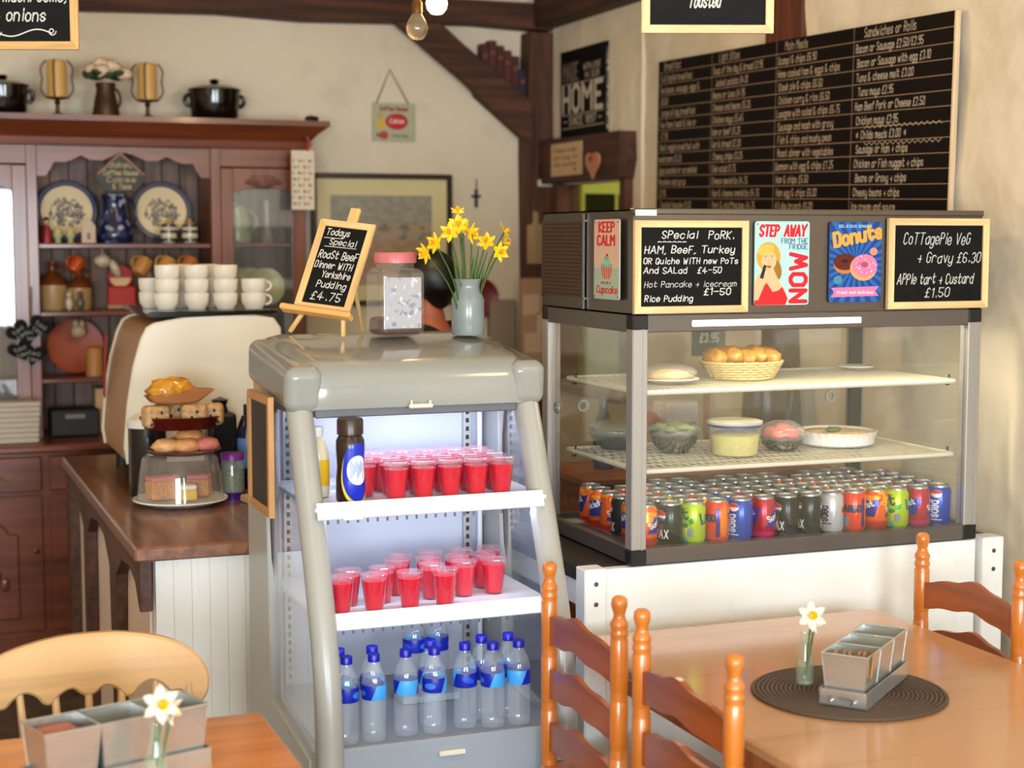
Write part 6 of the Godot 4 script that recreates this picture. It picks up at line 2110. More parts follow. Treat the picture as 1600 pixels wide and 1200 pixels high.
func build_walls_things() -> void:
	var t: Node3D
	var m: MB
	# the menu board on the right wall
	var im := canvas(1800, 640, Color(0.075, 0.058, 0.05))
	var ink := Color(0.74, 0.67, 0.57)
	var line := Color(0.60, 0.50, 0.41)
	var cols := [0, 420, 860, 1310, 1800]
	var rowh := 44.0
	for r in range(1, 15):
		stroke(im, Vector2(0, r * rowh), Vector2(1800, r * rowh), 3.0, line)
	for c in range(1, 4):
		stroke(im, Vector2(cols[c], 0), Vector2(cols[c], 640), 3.0, line)
	var menu := [
		["Breakfast", "Full English breakfast", "Two bacon, sausage, eggs &", "£6.50", "Large all day breakfast", "Five items toast & tea or", "£7.95", "Small veggie breakfast with", "mushrooms £5.25", "Eggs poached or scrambled", "Pancakes and syrup", "£3.95", "Toasted teacake £1.50", "Beans on toast £2.50"],
		["Light Bites", "Soup of the day & bread £3.95", "Jacket potato £4.10", "Beans or tuna £4.95", "Cheese and beans £5.25", "Chicken mayo £5.45", "Ham or beef £5.25", "Garlic bread £2.20", "Cheesy chips £3.25", "Side salad £1.75", "Cheese omelette £4.75", "Ham & cheese omelette £4.75", "Pork & stuffing bap £4.75", "Pate £3.75"],
		["Main Meals", "Scampi & chips £6.90", "Home cooked ham & eggs & chips", "Steak pie & chips £6.50", "Chicken curry & rice £6.50", "Lasagne with salad & chips £6.75", "Sausage and mash with gravy", "Fish & chips and mushy peas", "Roast dinner with vegetables", "Gammon with egg & chips £7.25", "Ham & chips £5.50", "Ham egg & chips £6.00", "All day brunch £6.00", "Pie of the day £6.25"],
		["Sandwiches or Rolls", "Bacon or Sausage £2.50/£2.95", "Bacon or Sausage with egg £3.10", "Tuna & cheese melt £3.00", "Tuna mayo £2.95", "Ham Beef Pork or Cheese £2.50", "Chicken mayo £2.95", "* (Childs meals £3.00) *", "Sausage or Ham + chips", "Chicken or Fish nugget + chips", "Beans or Gravy + chips", "Cheesy beans + chips", "Ice cream and sauce", "Squash or milk"],
	]
	for c in 4:
		for r in 14:
			var s: String = menu[c][r]
			var cap := 24.0 if r > 0 else 28.0
			var w: float = cols[c + 1] - cols[c] - 24.0
			var want := width_of(s, cap, 0.72)
			var k := 0.72 if want < w else 0.72 * w / want
			var x: float = cols[c] + 10.0 + (0.0 if r > 0 else 30.0) + (rng.randf() * 20.0 if want < w * 0.8 else 0.0)
			write(im, s, x, r * rowh + 35.0, cap, ink.lerp(Color(0.84, 0.80, 0.74), 0.5 if c == 3 else 0.0), 3.3, k, 0.08, 0.3, 0.35)
	for i in 14:
		var a0 := Vector2(1380 + i * 27, 7 * rowh + 4)
		stroke(im, a0, a0 + Vector2(13, -9), 2.5, ink)
		stroke(im, a0 + Vector2(13, -9), a0 + Vector2(27, 0), 2.5, ink)
		a0.y = 8 * rowh + 3
		stroke(im, a0, a0 + Vector2(13, 9), 2.5, ink)
		stroke(im, a0 + Vector2(13, 9), a0 + Vector2(27, 0), 2.5, ink)
	t = thing("menu_board", "large black menu board with four ruled columns on right wall", "menu board", V(3.082, 1.79, 5.21), -PI / 2)
	t.rotation.z = 0.0
	t.transform.basis = Basis(Vector3.UP, -PI / 2) * Basis(Vector3(0, 0, 1), -0.024)
	flat_print(t, "board", Vector2(2.045, 0.70), 0.012, printed("menu print", im, 0.6))
	m = MB.new()
	m.box(Vector3(1.028, 0.35, -0.004), Vector3(0.012, 0.70, 0.018), 0.002)
	part(t, "edge_strip", m, wood("pale edge", Color(0.86, 0.76, 0.62), 0.5, 1, 0.0, 0.8))
	# HOME sign
	im = canvas(420, 340, Color(0.045, 0.045, 0.05))
	var tan_ := Color(0.70, 0.64, 0.56)
	write(im, "MADE", 30, 118, 64, Color(0.42, 0.38, 0.33), 14, 0.68, 0.0)
	fit(im, "WITH LOVE", 220, 88, 150, 22, tan_, 5)
	fit(im, "IN OUR", 230, 120, 130, 22, tan_, 5)
	stroke(im, Vector2(16, 132), Vector2(404, 132), 4, tan_)
	fit(im, "HOME", 26, 238, 360, 96, tan_.lightened(0.25), 20)
	stroke(im, Vector2(16, 252), Vector2(404, 252), 4, tan_)
	fit(im, "- SINCE 1897 -", 40, 292, 340, 30, tan_, 7)
	stroke(im, Vector2(16, 304), Vector2(404, 304), 4, tan_)
	t = thing("home_sign", "black canvas sign with large word HOME above the hatch", "sign", V(3.085, 2.252, 7.03), -PI / 2)
	flat_print(t, "canvas", Vector2(0.535, 0.415), 0.018, printed("home print", im, 0.6))
	# card and heart on the lintel
	im = canvas(200, 150, Color(0.78, 0.66, 0.52))
	for i in 3:
		fit(im, ["Please order", "and pay at", "the counter"][i], 20, 42 + i * 32, 150, 18, Color(0.50, 0.36, 0.26), 3, 0.1)
	disc(im, 156, 124, 9, 9, Color(0.75, 0.28, 0.18))
	t = thing("lintel_card", "cream notice card pinned on dark lintel over the hatch", "card", V(3.016, 2.065, 7.065), -PI / 2)
	flat_print(t, "card", Vector2(0.37, 0.155), 0.006, printed("card print", im, 0.7))
	t = thing("wicker_heart", "pale wicker heart with red bow hung on lintel", "ornament", V(3.008, 2.03, 6.735), -PI / 2)
	m = MB.new()
	var hp := PackedVector2Array()
	for i in 28:
		var a := TAU * i / 28.0
		hp.append(Vector2(0.0046 * 16.0 * pow(sin(a), 3), 0.078 + 0.0042 * (13 * cos(a) - 5 * cos(2 * a) - 2 * cos(3 * a) - cos(4 * a))))
	m.prism(hp, 0.014)
	part(t, "heart", m, mat("willow pink", Color(0.72, 0.48, 0.36), 0.6))
	m = MB.new()
	m.lump(Vector3(0, 0.10, 0.012), Vector3(0.018, 0.012, 0.008), 0.2, 2.0, 3, 10, 6)
	part(t, "bow", m, mat("red ribbon"))
	t = thing("light_switch", "small cream box on corner post beside lintel", "switch", V(3.05, 2.02, 7.405))
	m = MB.new()
	m.rbox(Vector3(0, 0.02, 0), Vector3(0.08, 0.035, 0.03), 0.006, 3)
	part(t, "switch_box", m, mat("cream plastic"))
	# back wall: picture
	im = canvas(320, 300, Color(0.56, 0.50, 0.38))
	var f := FastNoiseLite.new()
	f.seed = 12
	f.frequency = 0.02
	f.fractal_octaves = 4
	for yy in 300:
		for xx in 320:
			var k := f.get_noise_2d(xx, yy * 1.4) * 0.5 + 0.5
			var c: Color
			if yy < 90:
				c = Color(0.38, 0.38, 0.32).lerp(Color(0.60, 0.58, 0.48), k)
			elif yy < 150:
				c = Color(0.58, 0.48, 0.36).lerp(Color(0.30, 0.32, 0.27), smoothstep(0.5, 0.75, k))
			else:
				c = Color(0.46, 0.32, 0.22).lerp(Color(0.66, 0.52, 0.36), k)
			im.set_pixel(xx, yy, c.lightened(0.22))
	t = thing("framed_picture", "framed country landscape print with cream mount on back wall", "picture", V(2.245, 1.44, 7.535))
	var dk := wood("picture frame wood", Color(0.16, 0.065, 0.04), 0.4, 0, 0.2, 0.7)
	for q in [[-0.33, 0.0, -0.356, 0.64], [0.33, 0.0, 0.356, 0.64]]:
		m = MB.new()
		m.span(Vector3(q[0], q[1], -0.01), Vector3(q[2], q[3], 0.02), 0.004)
		part(t, "frame_side", m, dk)
	for q in [[0.0, 0.026], [0.614, 0.64]]:
		m = MB.new()
		m.span(Vector3(-0.33, q[0], -0.01), Vector3(0.33, q[1], 0.02), 0.004)
		part(t, "frame_rail", m, dk)
	m = MB.new()
	m.box(Vector3(0, 0.32, 0.0), Vector3(0.66, 0.59, 0.006), 0.0)
	part(t, "mount", m, mat("mount cream", Color(0.86, 0.81, 0.62), 0.7))
	m = MB.new()
	m.face(Vector3(-0.262, 0.535, 0.004), Vector3(0.252, 0.535, 0.004), Vector3(0.252, 0.10, 0.004), Vector3(-0.262, 0.10, 0.004), Vector3(0, 0, 1))
	part(t, "print", m, printed("landscape print", im, 0.5))
	# hanging tin sign
	im = canvas(220, 200, Color(0.68, 0.68, 0.56))
	fit(im, "Coffee House", 40, 40, 140, 20, Color(0.55, 0.20, 0.18), 5)
	disc(im, 124, 96, 58, 42, Color(0.70, 0.07, 0.09))
	fit(im, "Cakes", 88, 104, 72, 22, Color(0.90, 0.75, 0.70), 5, 0.15)
	disc(im, 44, 112, 22, 24, Color(0.82, 0.66, 0.12))
	disc(im, 40, 68, 16, 16, Color(0.70, 0.62, 0.30))
	disc(im, 58, 168, 24, 22, Color(0.72, 0.20, 0.18))
	disc(im, 30, 168, 12, 8, Color(0.25, 0.36, 0.18), 0.5)
	fit(im, "fresh daily", 100, 176, 80, 14, Color(0.45, 0.42, 0.34), 3)
	t = thing("hanging_sign", "square cream sign with red oval and lemons hung by string", "sign", V(2.308, 2.236, 7.537))
	flat_print(t, "plate", Vector2(0.218, 0.186), 0.008, printed("coffee sign print", im, 0.4))
	m = MB.new()
	m.tube([Vector3(-0.09, 0.18, 0.0), Vector3(-0.018, 0.345, -0.004), Vector3(0.075, 0.18, 0.0)], 0.0035, 6)
	part(t, "string", m, mat("jute cord", Color(0.62, 0.48, 0.30), 0.8))
	t = thing("blue_cross", "small dark blue cross ornament hanging on back wall", "ornament", V(2.733, 1.93, 7.54))
	m = MB.new()
	m.tube([Vector3(0, 0.07, 0), Vector3(0.003, 0.13, 0)], 0.003, 5)
	m.box(Vector3(0, 0.035, 0), Vector3(0.016, 0.09, 0.008), 0.002, xform(Vector3(0, 0, 0), 0, 0, 0.0))
	m.box(Vector3(0, 0.045, 0), Vector3(0.05, 0.014, 0.008), 0.002)
	part(t, "cross", m, mat("ink blue", Color(0.10, 0.12, 0.22), 0.5))
	t = lathed("red_disc", "round red plate hung low on back wall behind milk churn vase", "plate", V(2.745, 1.47, 7.53), [Vector2(0, 0), Vector2(0.085, 0.0), Vector2(0.10, 0.012), Vector2(0.097, 0.015), Vector2(0.08, 0.006), Vector2(0, 0.006)], "plate", mat("wall red", Color(0.46, 0.045, 0.045), 0.35), 28)
	t.rotation.x = PI / 2
	t = thing("paddle_board", "pale wooden chopping paddle hung on the corner post", "chopping board", V(2.998, 1.64, 7.405))
	m = MB.new()
	m.prism(PackedVector2Array([Vector2(-0.045, 0), Vector2(0.04, 0), Vector2(0.042, 0.19), Vector2(0.014, 0.20), Vector2(0.012, 0.26), Vector2(-0.012, 0.26), Vector2(-0.014, 0.20), Vector2(-0.045, 0.19)]), 0.016, 0.003)
	part(t, "paddle", m, wood("pale beech", Color(0.66, 0.55, 0.40), 0.6, 1, 0.0, 0.8))
	t = thing("notice_board", "pale pink notice board of papers beside the corner post", "notice board", V(3.0, 1.15, 7.395))
	m = MB.new()
	m.box(Vector3(0, 0.21, 0), Vector3(0.17, 0.42, 0.02), 0.003)
	part(t, "backing", m, mat("faded pink board", Color(0.66, 0.52, 0.42), 0.7))
	for q in [[-0.03, 0.29, 0.02], [0.035, 0.20, -0.03], [-0.02, 0.10, 0.03]]:
		m = MB.new()
		m.box(Vector3(q[0], q[1], 0.012), Vector3(0.09, 0.10, 0.002), 0.0, xform(Vector3.ZERO, 0, 0, q[2]))
		part(t, "paper", m, mat("pinkish paper", Color(0.76, 0.66, 0.56), 0.8))
	t = thing("fuse_box", "small grey box fixed low on the back wall", "fuse box", V(2.86, 1.20, 7.52))
	m = MB.new()
	m.rbox(Vector3(0, 0.13, 0), Vector3(0.14, 0.26, 0.06), 0.01, 3)
	part(t, "box", m, mat("putty grey", Color(0.56, 0.50, 0.43), 0.5))
	# books behind the brace
	var bx := 2.738
	for i in 6:
		var w := 0.040 if i < 5 else 0.034
		var c: Color = [Color(0.30, 0.09, 0.07), Color(0.33, 0.105, 0.08), Color(0.28, 0.085, 0.065), Color(0.34, 0.11, 0.085), Color(0.30, 0.09, 0.07), Color(0.08, 0.11, 0.22)][i]
		var foot := 2.602 - (bx - 2.60) * 0.7105
		var tall: float = [2.718, 2.735, 2.712, 2.69, 2.664, 2.60][i] - foot
		t = thing("old_book", "%s bound old book behind the timber brace, %s from the left" % ["dark red" if i < 5 else "navy blue", ORD[i]], "book", V(bx + w / 2.0, foot, 7.505), 0.0, "books on the brace")
		m = MB.new()
		m.rbox(Vector3(0, tall / 2.0, 0), Vector3(w - 0.001, tall, 0.07), 0.006, 3)
		part(t, "cover", m, mat("book cloth %d" % i, c, 0.6))
		m = MB.new()
		m.box(Vector3(0, tall - 0.06, 0.0355), Vector3(w * 0.6, 0.02, 0.002), 0.0)
		part(t, "spine_label", m, mat("gilt label", Color(0.42, 0.26, 0.16), 0.5))
		bx += w
	# hanging chalkboards near the ceiling
	im = slate(640, 360)
	var chalk := Color(0.80, 0.80, 0.78)
	fit(im, "Toasted", 214, 276, 170, 60, chalk, 9, 0.25, 0.2, 0.3)
	t = thing("toasted_chalkboard", "pine framed chalkboard hanging from ceiling above display cabinet", "chalkboard", V(1.972, 2.289, 3.70), -0.12)
	t.rotation.y = -0.37 + 0.02
	framed_board(t, Vector2(0.338, 0.24), 0.021, printed("toasted slate", im, 0.6), "toasted", Color(0.94, 0.80, 0.58))
	cords(t, 0.338, 0.24)
	im = slate(640, 420)
	fit(im, "chips mushrooms,", 200, 256, 420, 44, chalk, 7, 0.15, 0.2, 0.3)
	fit(im, "+ onions", 306, 334, 220, 48, chalk, 7, 0.15, 0.2, 0.3)
	for i in 40:
		var k := i / 39.0
		var k2 := (i + 1) / 39.0
		stroke(im, Vector2(320 + k * 230, 382 + 14 * sin(k * TAU)), Vector2(320 + k2 * 230, 382 + 14 * sin(k2 * TAU)), 6, chalk, 0.2)
	for q in [[318, 380], [556, 376]]:
		for i in 14:
			var a := i * 0.5
			var r := 18.0 - i * 0.9
			stroke(im, Vector2(q[0] + cos(a) * r, q[1] + sin(a) * r), Vector2(q[0] + cos(a + 0.5) * (r - 0.9), q[1] + sin(a + 0.5) * (r - 0.9)), 5, chalk, 0.2)
	t = thing("breakfast_chalkboard", "pine framed chalkboard listing mushrooms and onions at upper left", "chalkboard", V(0.295, 2.278, 4.63), -0.37)
	framed_board(t, Vector2(0.44, 0.32), 0.022, printed("breakfast slate", im, 0.6), "breakfast", Color(0.90, 0.70, 0.44))
	cords(t, 0.44, 0.32)
	# things beyond the display cabinet: a low oak unit with jars
	t = thing("back_unit", "orange brown wooden sideboard behind the display cabinet", "sideboard", V(2.57, 0, 4.96))
	var oak := wood("back unit oak", Color(0.60, 0.33, 0.18), 0.5, 0, 0.1, 0.7)
	m = MB.new()
	m.box(Vector3(0, 0.475, 0), Vector3(0.90, 0.95, 0.36), 0.004)
	part(t, "carcass", m, oak)
	for i in 3:
		m = MB.new()
		m.box(Vector3(-0.30 + i * 0.30, 0.48, 0.185), Vector3(0.28, 0.84, 0.018), 0.006)
		var d := part(t, "door", m, oak)
		m = MB.new()
		m.lathe([Vector2(0, 0), Vector2(0.012, 0.005), Vector2(0.015, 0.015), Vector2(0, 0.022)], 12, Transform3D(Basis(Vector3.RIGHT, PI / 2), Vector3(-0.19 + i * 0.30, 0.60, 0.193)))
		part(d, "knob", m, mat("old brass"))
	m = MB.new()
	m.box(Vector3(0, 0.965, 0), Vector3(0.94, 0.03, 0.42), 0.006)
	part(t, "top", m, oak)
	var yb := 0.9805
	t = lathed("red_jar", "red storage jar on sideboard seen through cabinet glass", "jar", V(2.40, yb, 4.93), [Vector2(0, 0), Vector2(0.06, 0), Vector2(0.07, 0.05), Vector2(0.065, 0.16), Vector2(0.04, 0.19), Vector2(0, 0.2)], "jar", mat("jar red", Color(0.55, 0.09, 0.05), 0.3))
	t = lathed("amber_bowl", "amber wooden bowl on sideboard seen through cabinet glass", "bowl", V(2.80, yb, 4.86), [Vector2(0, 0), Vector2(0.05, 0.0), Vector2(0.11, 0.07), Vector2(0.10, 0.07), Vector2(0.045, 0.01), Vector2(0, 0.01)], "bowl", mat("amber wood", Color(0.60, 0.26, 0.05), 0.4))
	t = lathed("blue_bottle_back", "dark blue bottle beside red jar behind cabinet", "bottle", V(2.26, yb, 4.96), [Vector2(0, 0), Vector2(0.035, 0), Vector2(0.036, 0.15), Vector2(0.014, 0.2), Vector2(0.014, 0.24), Vector2(0, 0.24)], "bottle", mat("bottle blue", Color(0.10, 0.14, 0.30), 0.2))
	t = lathed("brown_jug", "brown glazed jug high behind the cabinet", "jug", V(2.93, yb, 5.03), [Vector2(0, 0), Vector2(0.06, 0), Vector2(0.085, 0.10), Vector2(0.08, 0.22), Vector2(0.055, 0.34), Vector2(0.065, 0.40), Vector2(0.055, 0.40), Vector2(0, 0.3)], "jug", mat("jug brown", Color(0.26, 0.10, 0.05), 0.3))
	handle(t, 0.065, 0.24, 0.2, 0.05, 0.010, mat("jug brown"))
	t = thing("white_carton", "white carton with purple panel on sideboard behind cabinet", "carton", V(2.54, yb, 4.97), 0.15)
	m = MB.new()
	m.box(Vector3(0, 0.11, 0), Vector3(0.13, 0.22, 0.09), 0.003)
	part(t, "carton", m, mat("carton white", Color(0.80, 0.76, 0.72), 0.6))
	m = MB.new()
	m.box(Vector3(0.02, 0.10, 0.0455), Vector3(0.07, 0.10, 0.002), 0.0)
	part(t, "panel", m, mat("carton purple", Color(0.28, 0.22, 0.46), 0.6))
	t = thing("counter_slate", "small chalk tag stood behind cabinet's top shelf", "chalkboard", V(2.70, yb, 5.03))
	im = slate(160, 180)
	fit(im, "Soup", 40, 70, 80, 30, chalk, 5, 0.1, 0.2, 0.2)
	fit(im, "£3.95", 36, 130, 90, 30, chalk, 5, 0.1, 0.2, 0.2)
	m = MB.new()
	m.box(Vector3(0, 0.185, -0.012), Vector3(0.02, 0.37, 0.014), 0.002)
	part(t, "stake", m, oak)
	m = MB.new()
	m.box(Vector3(0, 0.46, -0.004), Vector3(0.13, 0.18, 0.008), 0.0)
	m.face(Vector3(-0.065, 0.55, 0.001), Vector3(0.065, 0.55, 0.001), Vector3(0.065, 0.37, 0.001), Vector3(-0.065, 0.37, 0.001), Vector3(0, 0, 1))
	part(t, "slate", m, printed("soup slate", im, 0.6))

func cords(t: Node3D, w: float, h: float) -> void:
	for s in [-1.0, 1.0]:
		var m := MB.new()
		m.tube([Vector3(s * w * 0.4, h - 0.003, 0), Vector3(s * w * 0.4, 3.051 - t.position.y, 0)], 0.002, 6)
		part(t, "cord", m, mat("jute cord"))

# ---------------------------------------------------------------- tables and chairs
func slat(m: MB, hw: float, y: float, h: float, bow: float, thick: float) -> void:  # a wavy ladder back slat across z
	var nn := 20
	var rows := [[], [], [], [], []]
	for i in nn + 1:
		var k := -1.0 + 2.0 * i / nn
		var wave := 0.030 * (0.5 + 0.5 * cos(k * PI)) + 0.004 * cos(k * PI * 3.0)
		var top := y + h / 2.0 + wave - 0.006
		var bot := y - h / 2.0 + wave * 0.9 - 0.006 + 0.006 * absf(k)
		var x := -bow * (1.0 - k * k)
		var p := [Vector3(x - thick / 2.0, bot, k * hw), Vector3(x - thick / 2.0, top, k * hw), Vector3(x + thick / 2.0, top, k * hw), Vector3(x + thick / 2.0, bot, k * hw)]
		for e in 5:
			rows[e].append(p[e % 4])
	for e in 4:
		var mid := Vector3(0, y, 0)
		for i in nn:
			var a: Vector3 = rows[e][i]
			var b: Vector3 = rows[e][i + 1]
			var c: Vector3 = rows[e + 1][i + 1]
			var d: Vector3 = rows[e + 1][i]
			m.out_quad(a, b, c, d, Vector3((a.x + b.x + rows[(e + 2) % 4][i].x) / 3.0, ((rows[0][i].y + rows[1][i].y) / 2.0), (a.z + b.z) / 2.0))

func ladder_chair(label: String, at: Vector3, turn: float) -> Node3D:  # faces +x, its back posts on the line x = 0
	var t := thing("ladder_back_chair", label, "chair", at, turn, "orange pine ladder back chairs")
	var pine := wood("orange pine", Color(0.82, 0.47, 0.165), 0.3, 1, 0.5, 0.72, 9.0)
	var slatm := wood("orange pine slat", Color(0.60, 0.29, 0.11), 0.35, 2, 0.35, 0.75, 9.0)
	var prof := [Vector2(0, 0), Vector2(0.015, 0.0), Vector2(0.0165, 0.02), Vector2(0.0195, 0.20), Vector2(0.0205, 0.40)]
	for y in [0.455, 0.60, 0.735]:
		prof += [Vector2(0.0208, y - 0.014), Vector2(0.0185, y - 0.010), Vector2(0.0205, y - 0.005), Vector2(0.0185, y), Vector2(0.0205, y + 0.005), Vector2(0.0185, y + 0.010), Vector2(0.0208, y + 0.014)]
	prof += [Vector2(0.0208, 0.862), Vector2(0.0180, 0.868), Vector2(0.0212, 0.876), Vector2(0.0212, 0.882), Vector2(0.0180, 0.888), Vector2(0.0208, 0.896), Vector2(0.0208, 0.903), Vector2(0.0150, 0.912), Vector2(0.0128, 0.921), Vector2(0.0150, 0.931), Vector2(0.0182, 0.940), Vector2(0.0190, 0.949), Vector2(0.0172, 0.958), Vector2(0.011, 0.9635), Vector2(0, 0.965)]
	for s in [-1.0, 1.0]:
		var m := MB.new()
		m.lathe(prof, 20, xform(Vector3(0, 0, s * 0.205)), 0.6)
		part(t, "back_post", m, pine)
		m = MB.new()
		m.lathe([Vector2(0, 0), Vector2(0.014, 0), Vector2(0.018, 0.06), Vector2(0.021, 0.20), Vector2(0.017, 0.21), Vector2(0.021, 0.22), Vector2(0.021, 0.40), Vector2(0.018, 0.43), Vector2(0, 0.43)], 18, xform(Vector3(0.37, 0, s * 0.215)))
		part(t, "front_leg", m, pine)
		for y in [0.14, 0.28]:
			m = MB.new()
			m.tube([Vector3(0, y, s * 0.205), Vector3(0.19, y, s * 0.21), Vector3(0.37, y, s * 0.215)], [0.009, 0.012, 0.009], 10)
			part(t, "stretcher", m, pine)
	for y in [0.185, 0.32]:
		var m := MB.new()
		m.tube([Vector3(0.37, y, -0.215), Vector3(0.37, y, 0), Vector3(0.37, y, 0.215)], [0.009, 0.013, 0.009], 10)
		part(t, "stretcher", m, pine)
	for y in [0.80, 0.665, 0.53]:
		var m := MB.new()
		slat(m, 0.192, y, 0.078, 0.018, 0.013)
		part(t, "slat", m, slatm)
	var m := MB.new()
	m.rbox(Vector3(0.185, 0.435, 0), Vector3(0.42, 0.03, 0.43), 0.012, 4)
	part(t, "seat", m, wood("pine seat", Color(0.78, 0.42, 0.17), 0.35, 0, 0.4, 0.75, 9.0))
	return t

func rounded_rect(x0: float, y0: float, x1: float, y1: float, r: float) -> PackedVector2Array:
	var p := PackedVector2Array()
	for q in [[x1 - r, y1 - r, 0.0], [x0 + r, y1 - r, PI / 2], [x0 + r, y0 + r, PI], [x1 - r, y0 + r, PI * 1.5]]:
		for i in 7:
			var a: float = q[2] + PI / 12 * i
			p.append(Vector2(q[0] + cos(a) * r, q[1] + sin(a) * r))
	return p

func table(called: String, label: String, x0: float, x1: float, d0: float, d1: float, topm: Material, legm: Material, r: float) -> void:
	var t := thing(called, label, "table", Vector3.ZERO)
	var m := MB.new()
	m.prism(rounded_rect(x0, d0, x1, d1, r), 0.03, 0.006, Transform3D(Basis(Vector3.RIGHT, Vector3(0, 0, -1), Vector3.UP), Vector3(0, 0.735, 0)))
	part(t, "tabletop", m, topm)
	var cx := (x0 + x1) / 2.0
	for d in [d0 + 0.30, d1 - 0.30]:
		m = MB.new()
		m.lathe([Vector2(0, 0.05), Vector2(0.03, 0.05), Vector2(0.045, 0.12), Vector2(0.05, 0.30), Vector2(0.035, 0.36), Vector2(0.045, 0.55), Vector2(0.05, 0.72), Vector2(0, 0.72)], 20, xform(V(cx, 0, d)))
		var lg := part(t, "leg", m, legm)
		m = MB.new()
		m.box(V(cx, 0.03, d), Vector3(0.26, 0.06, 0.08), 0.01)
		part(lg, "foot", m, legm)
	for d in [d0 + 0.08, d1 - 0.10]:
		m = MB.new()
		m.span(V(x0 + 0.12, 0.63, d), V(x1 - 0.12, 0.72, d + 0.02), 0.002)
		part(t, "apron", m, legm)
	for x in [x0 + 0.08, x1 - 0.10]:
		m = MB.new()
		m.span(V(x, 0.63, d0 + 0.12), V(x + 0.02, 0.72, d1 - 0.12), 0.002)
		part(t, "apron", m, legm)

func caddy(label: String, at: Vector3, turn: float, k: float) -> void:
	var t := thing("condiment_caddy", label, "caddy", at, turn, "galvanised caddies on the tables")
	var zinc := speckled("galvanised tin", Color(0.78, 0.79, 0.78), 0.24, 9.0, 0.94, 0.8)
	var m := MB.new()
	m.box(Vector3(0, 0.0015, 0), Vector3(0.31 * k, 0.003, 0.105 * k), 0.0)
	for s in [-1.0, 1.0]:
		m.box(Vector3(0, 0.018, s * 0.052 * k), Vector3(0.31 * k, 0.036, 0.002), 0.0)
		m.box(Vector3(s * 0.154 * k, 0.018, 0), Vector3(0.002, 0.036, 0.105 * k), 0.0)
	var tray := part(t, "tray", m, zinc)
	m = MB.new()
	m.tube([Vector3(-0.156 * k, 0.012, -0.025), Vector3(-0.170 * k, 0.012, -0.025), Vector3(-0.172 * k, 0.022, -0.025), Vector3(-0.172 * k, 0.022, 0.025), Vector3(-0.170 * k, 0.012, 0.025), Vector3(-0.156 * k, 0.012, 0.025)], 0.0025, 6)
	part(tray, "tray_handle", m, zinc)
	for i in 3:
		var cx := (i - 1) * 0.101 * k
		m = MB.new()
		var b := 0.041 * k
		var h := 0.112 * k
		var tp := 0.051 * k
		var ring := []
		for lv in [[b, 0.004], [tp, h]]:
			var row := []
			for q in [[-1, 1], [1, 1], [1, -1], [-1, -1], [-1, 1]]:
				row.append(Vector3(cx + q[0] * lv[0] * 0.98, lv[1], q[1] * lv[0]))
			ring.append(row)
		var o := Vector3(cx, h / 2.0, 0)
		for e in 4:
			m.out_quad(ring[1][e], ring[1][e + 1], ring[0][e + 1], ring[0][e], o)
		m.box(Vector3(cx, 0.006, 0), Vector3(b * 1.9, 0.003, b * 1.9), 0.0)
		for e in 4:
			m.tube([ring[1][e], ring[1][e + 1]], 0.0022, 6)
			m.tube([ring[0][e], ring[1][e]], 0.0012, 4)
		part(t, "pot", m, zinc)

func daffodil(t: Node3D, from: Vector3, to: Vector3, face: Vector3, size: float, petal: Color, cup: Color, stem_bend := Vector3.ZERO) -> void:
	var m := MB.new()
	var pts := []
	for i in 7:
		var k := i / 6.0
		pts.append(from.lerp(to, k) + stem_bend * sin(k * PI))
	m.tube(pts, 0.0024, 6)
	var st := part(t, "stem", m, mat("flower stem green", Color(0.22, 0.36, 0.10), 0.5))
	var zb := face.normalized()
	var xb := zb.cross(Vector3.UP if absf(zb.y) < 0.9 else Vector3.RIGHT).normalized()
	var bs := Basis(xb, xb.cross(zb) * -1.0, zb)
	var pm := mat("petal %s" % petal.to_html(false), petal, 0.5)
	pm.backlight_enabled = true
	pm.backlight = petal * 0.3
	for i in 6:
		m = MB.new()
		var rot := Transform3D(bs * Basis(Vector3(0, 0, 1), TAU * i / 6.0), to)
		var rows := []
		for a in 5:
			var k := a / 4.0
			var w := size * 0.26 * sin(PI * (0.12 + 0.86 * k))
			var row := []
			for e in 5:
				var q := -1.0 + e / 2.0
				row.append(rot * Vector3(q * w, size * (0.10 + 0.9 * k), size * (0.22 * k * k - 0.06 * q * q)))
			rows.append(row)
		m.grid(rows)
		part(st, "petal", m, pm)
	m = MB.new()
	m.lathe([Vector2(size * 0.10, 0.0), Vector2(size * 0.17, size * 0.18), Vector2(size * 0.20, size * 0.40), Vector2(size * 0.27, size * 0.50), Vector2(size * 0.18, size * 0.42), Vector2(size * 0.09, size * 0.08), Vector2(0, size * 0.06)], 14, Transform3D(bs * Basis(Vector3.RIGHT, PI / 2), to))
	part(st, "trumpet", m, mat("trumpet %s" % cup.to_html(false), cup, 0.5))

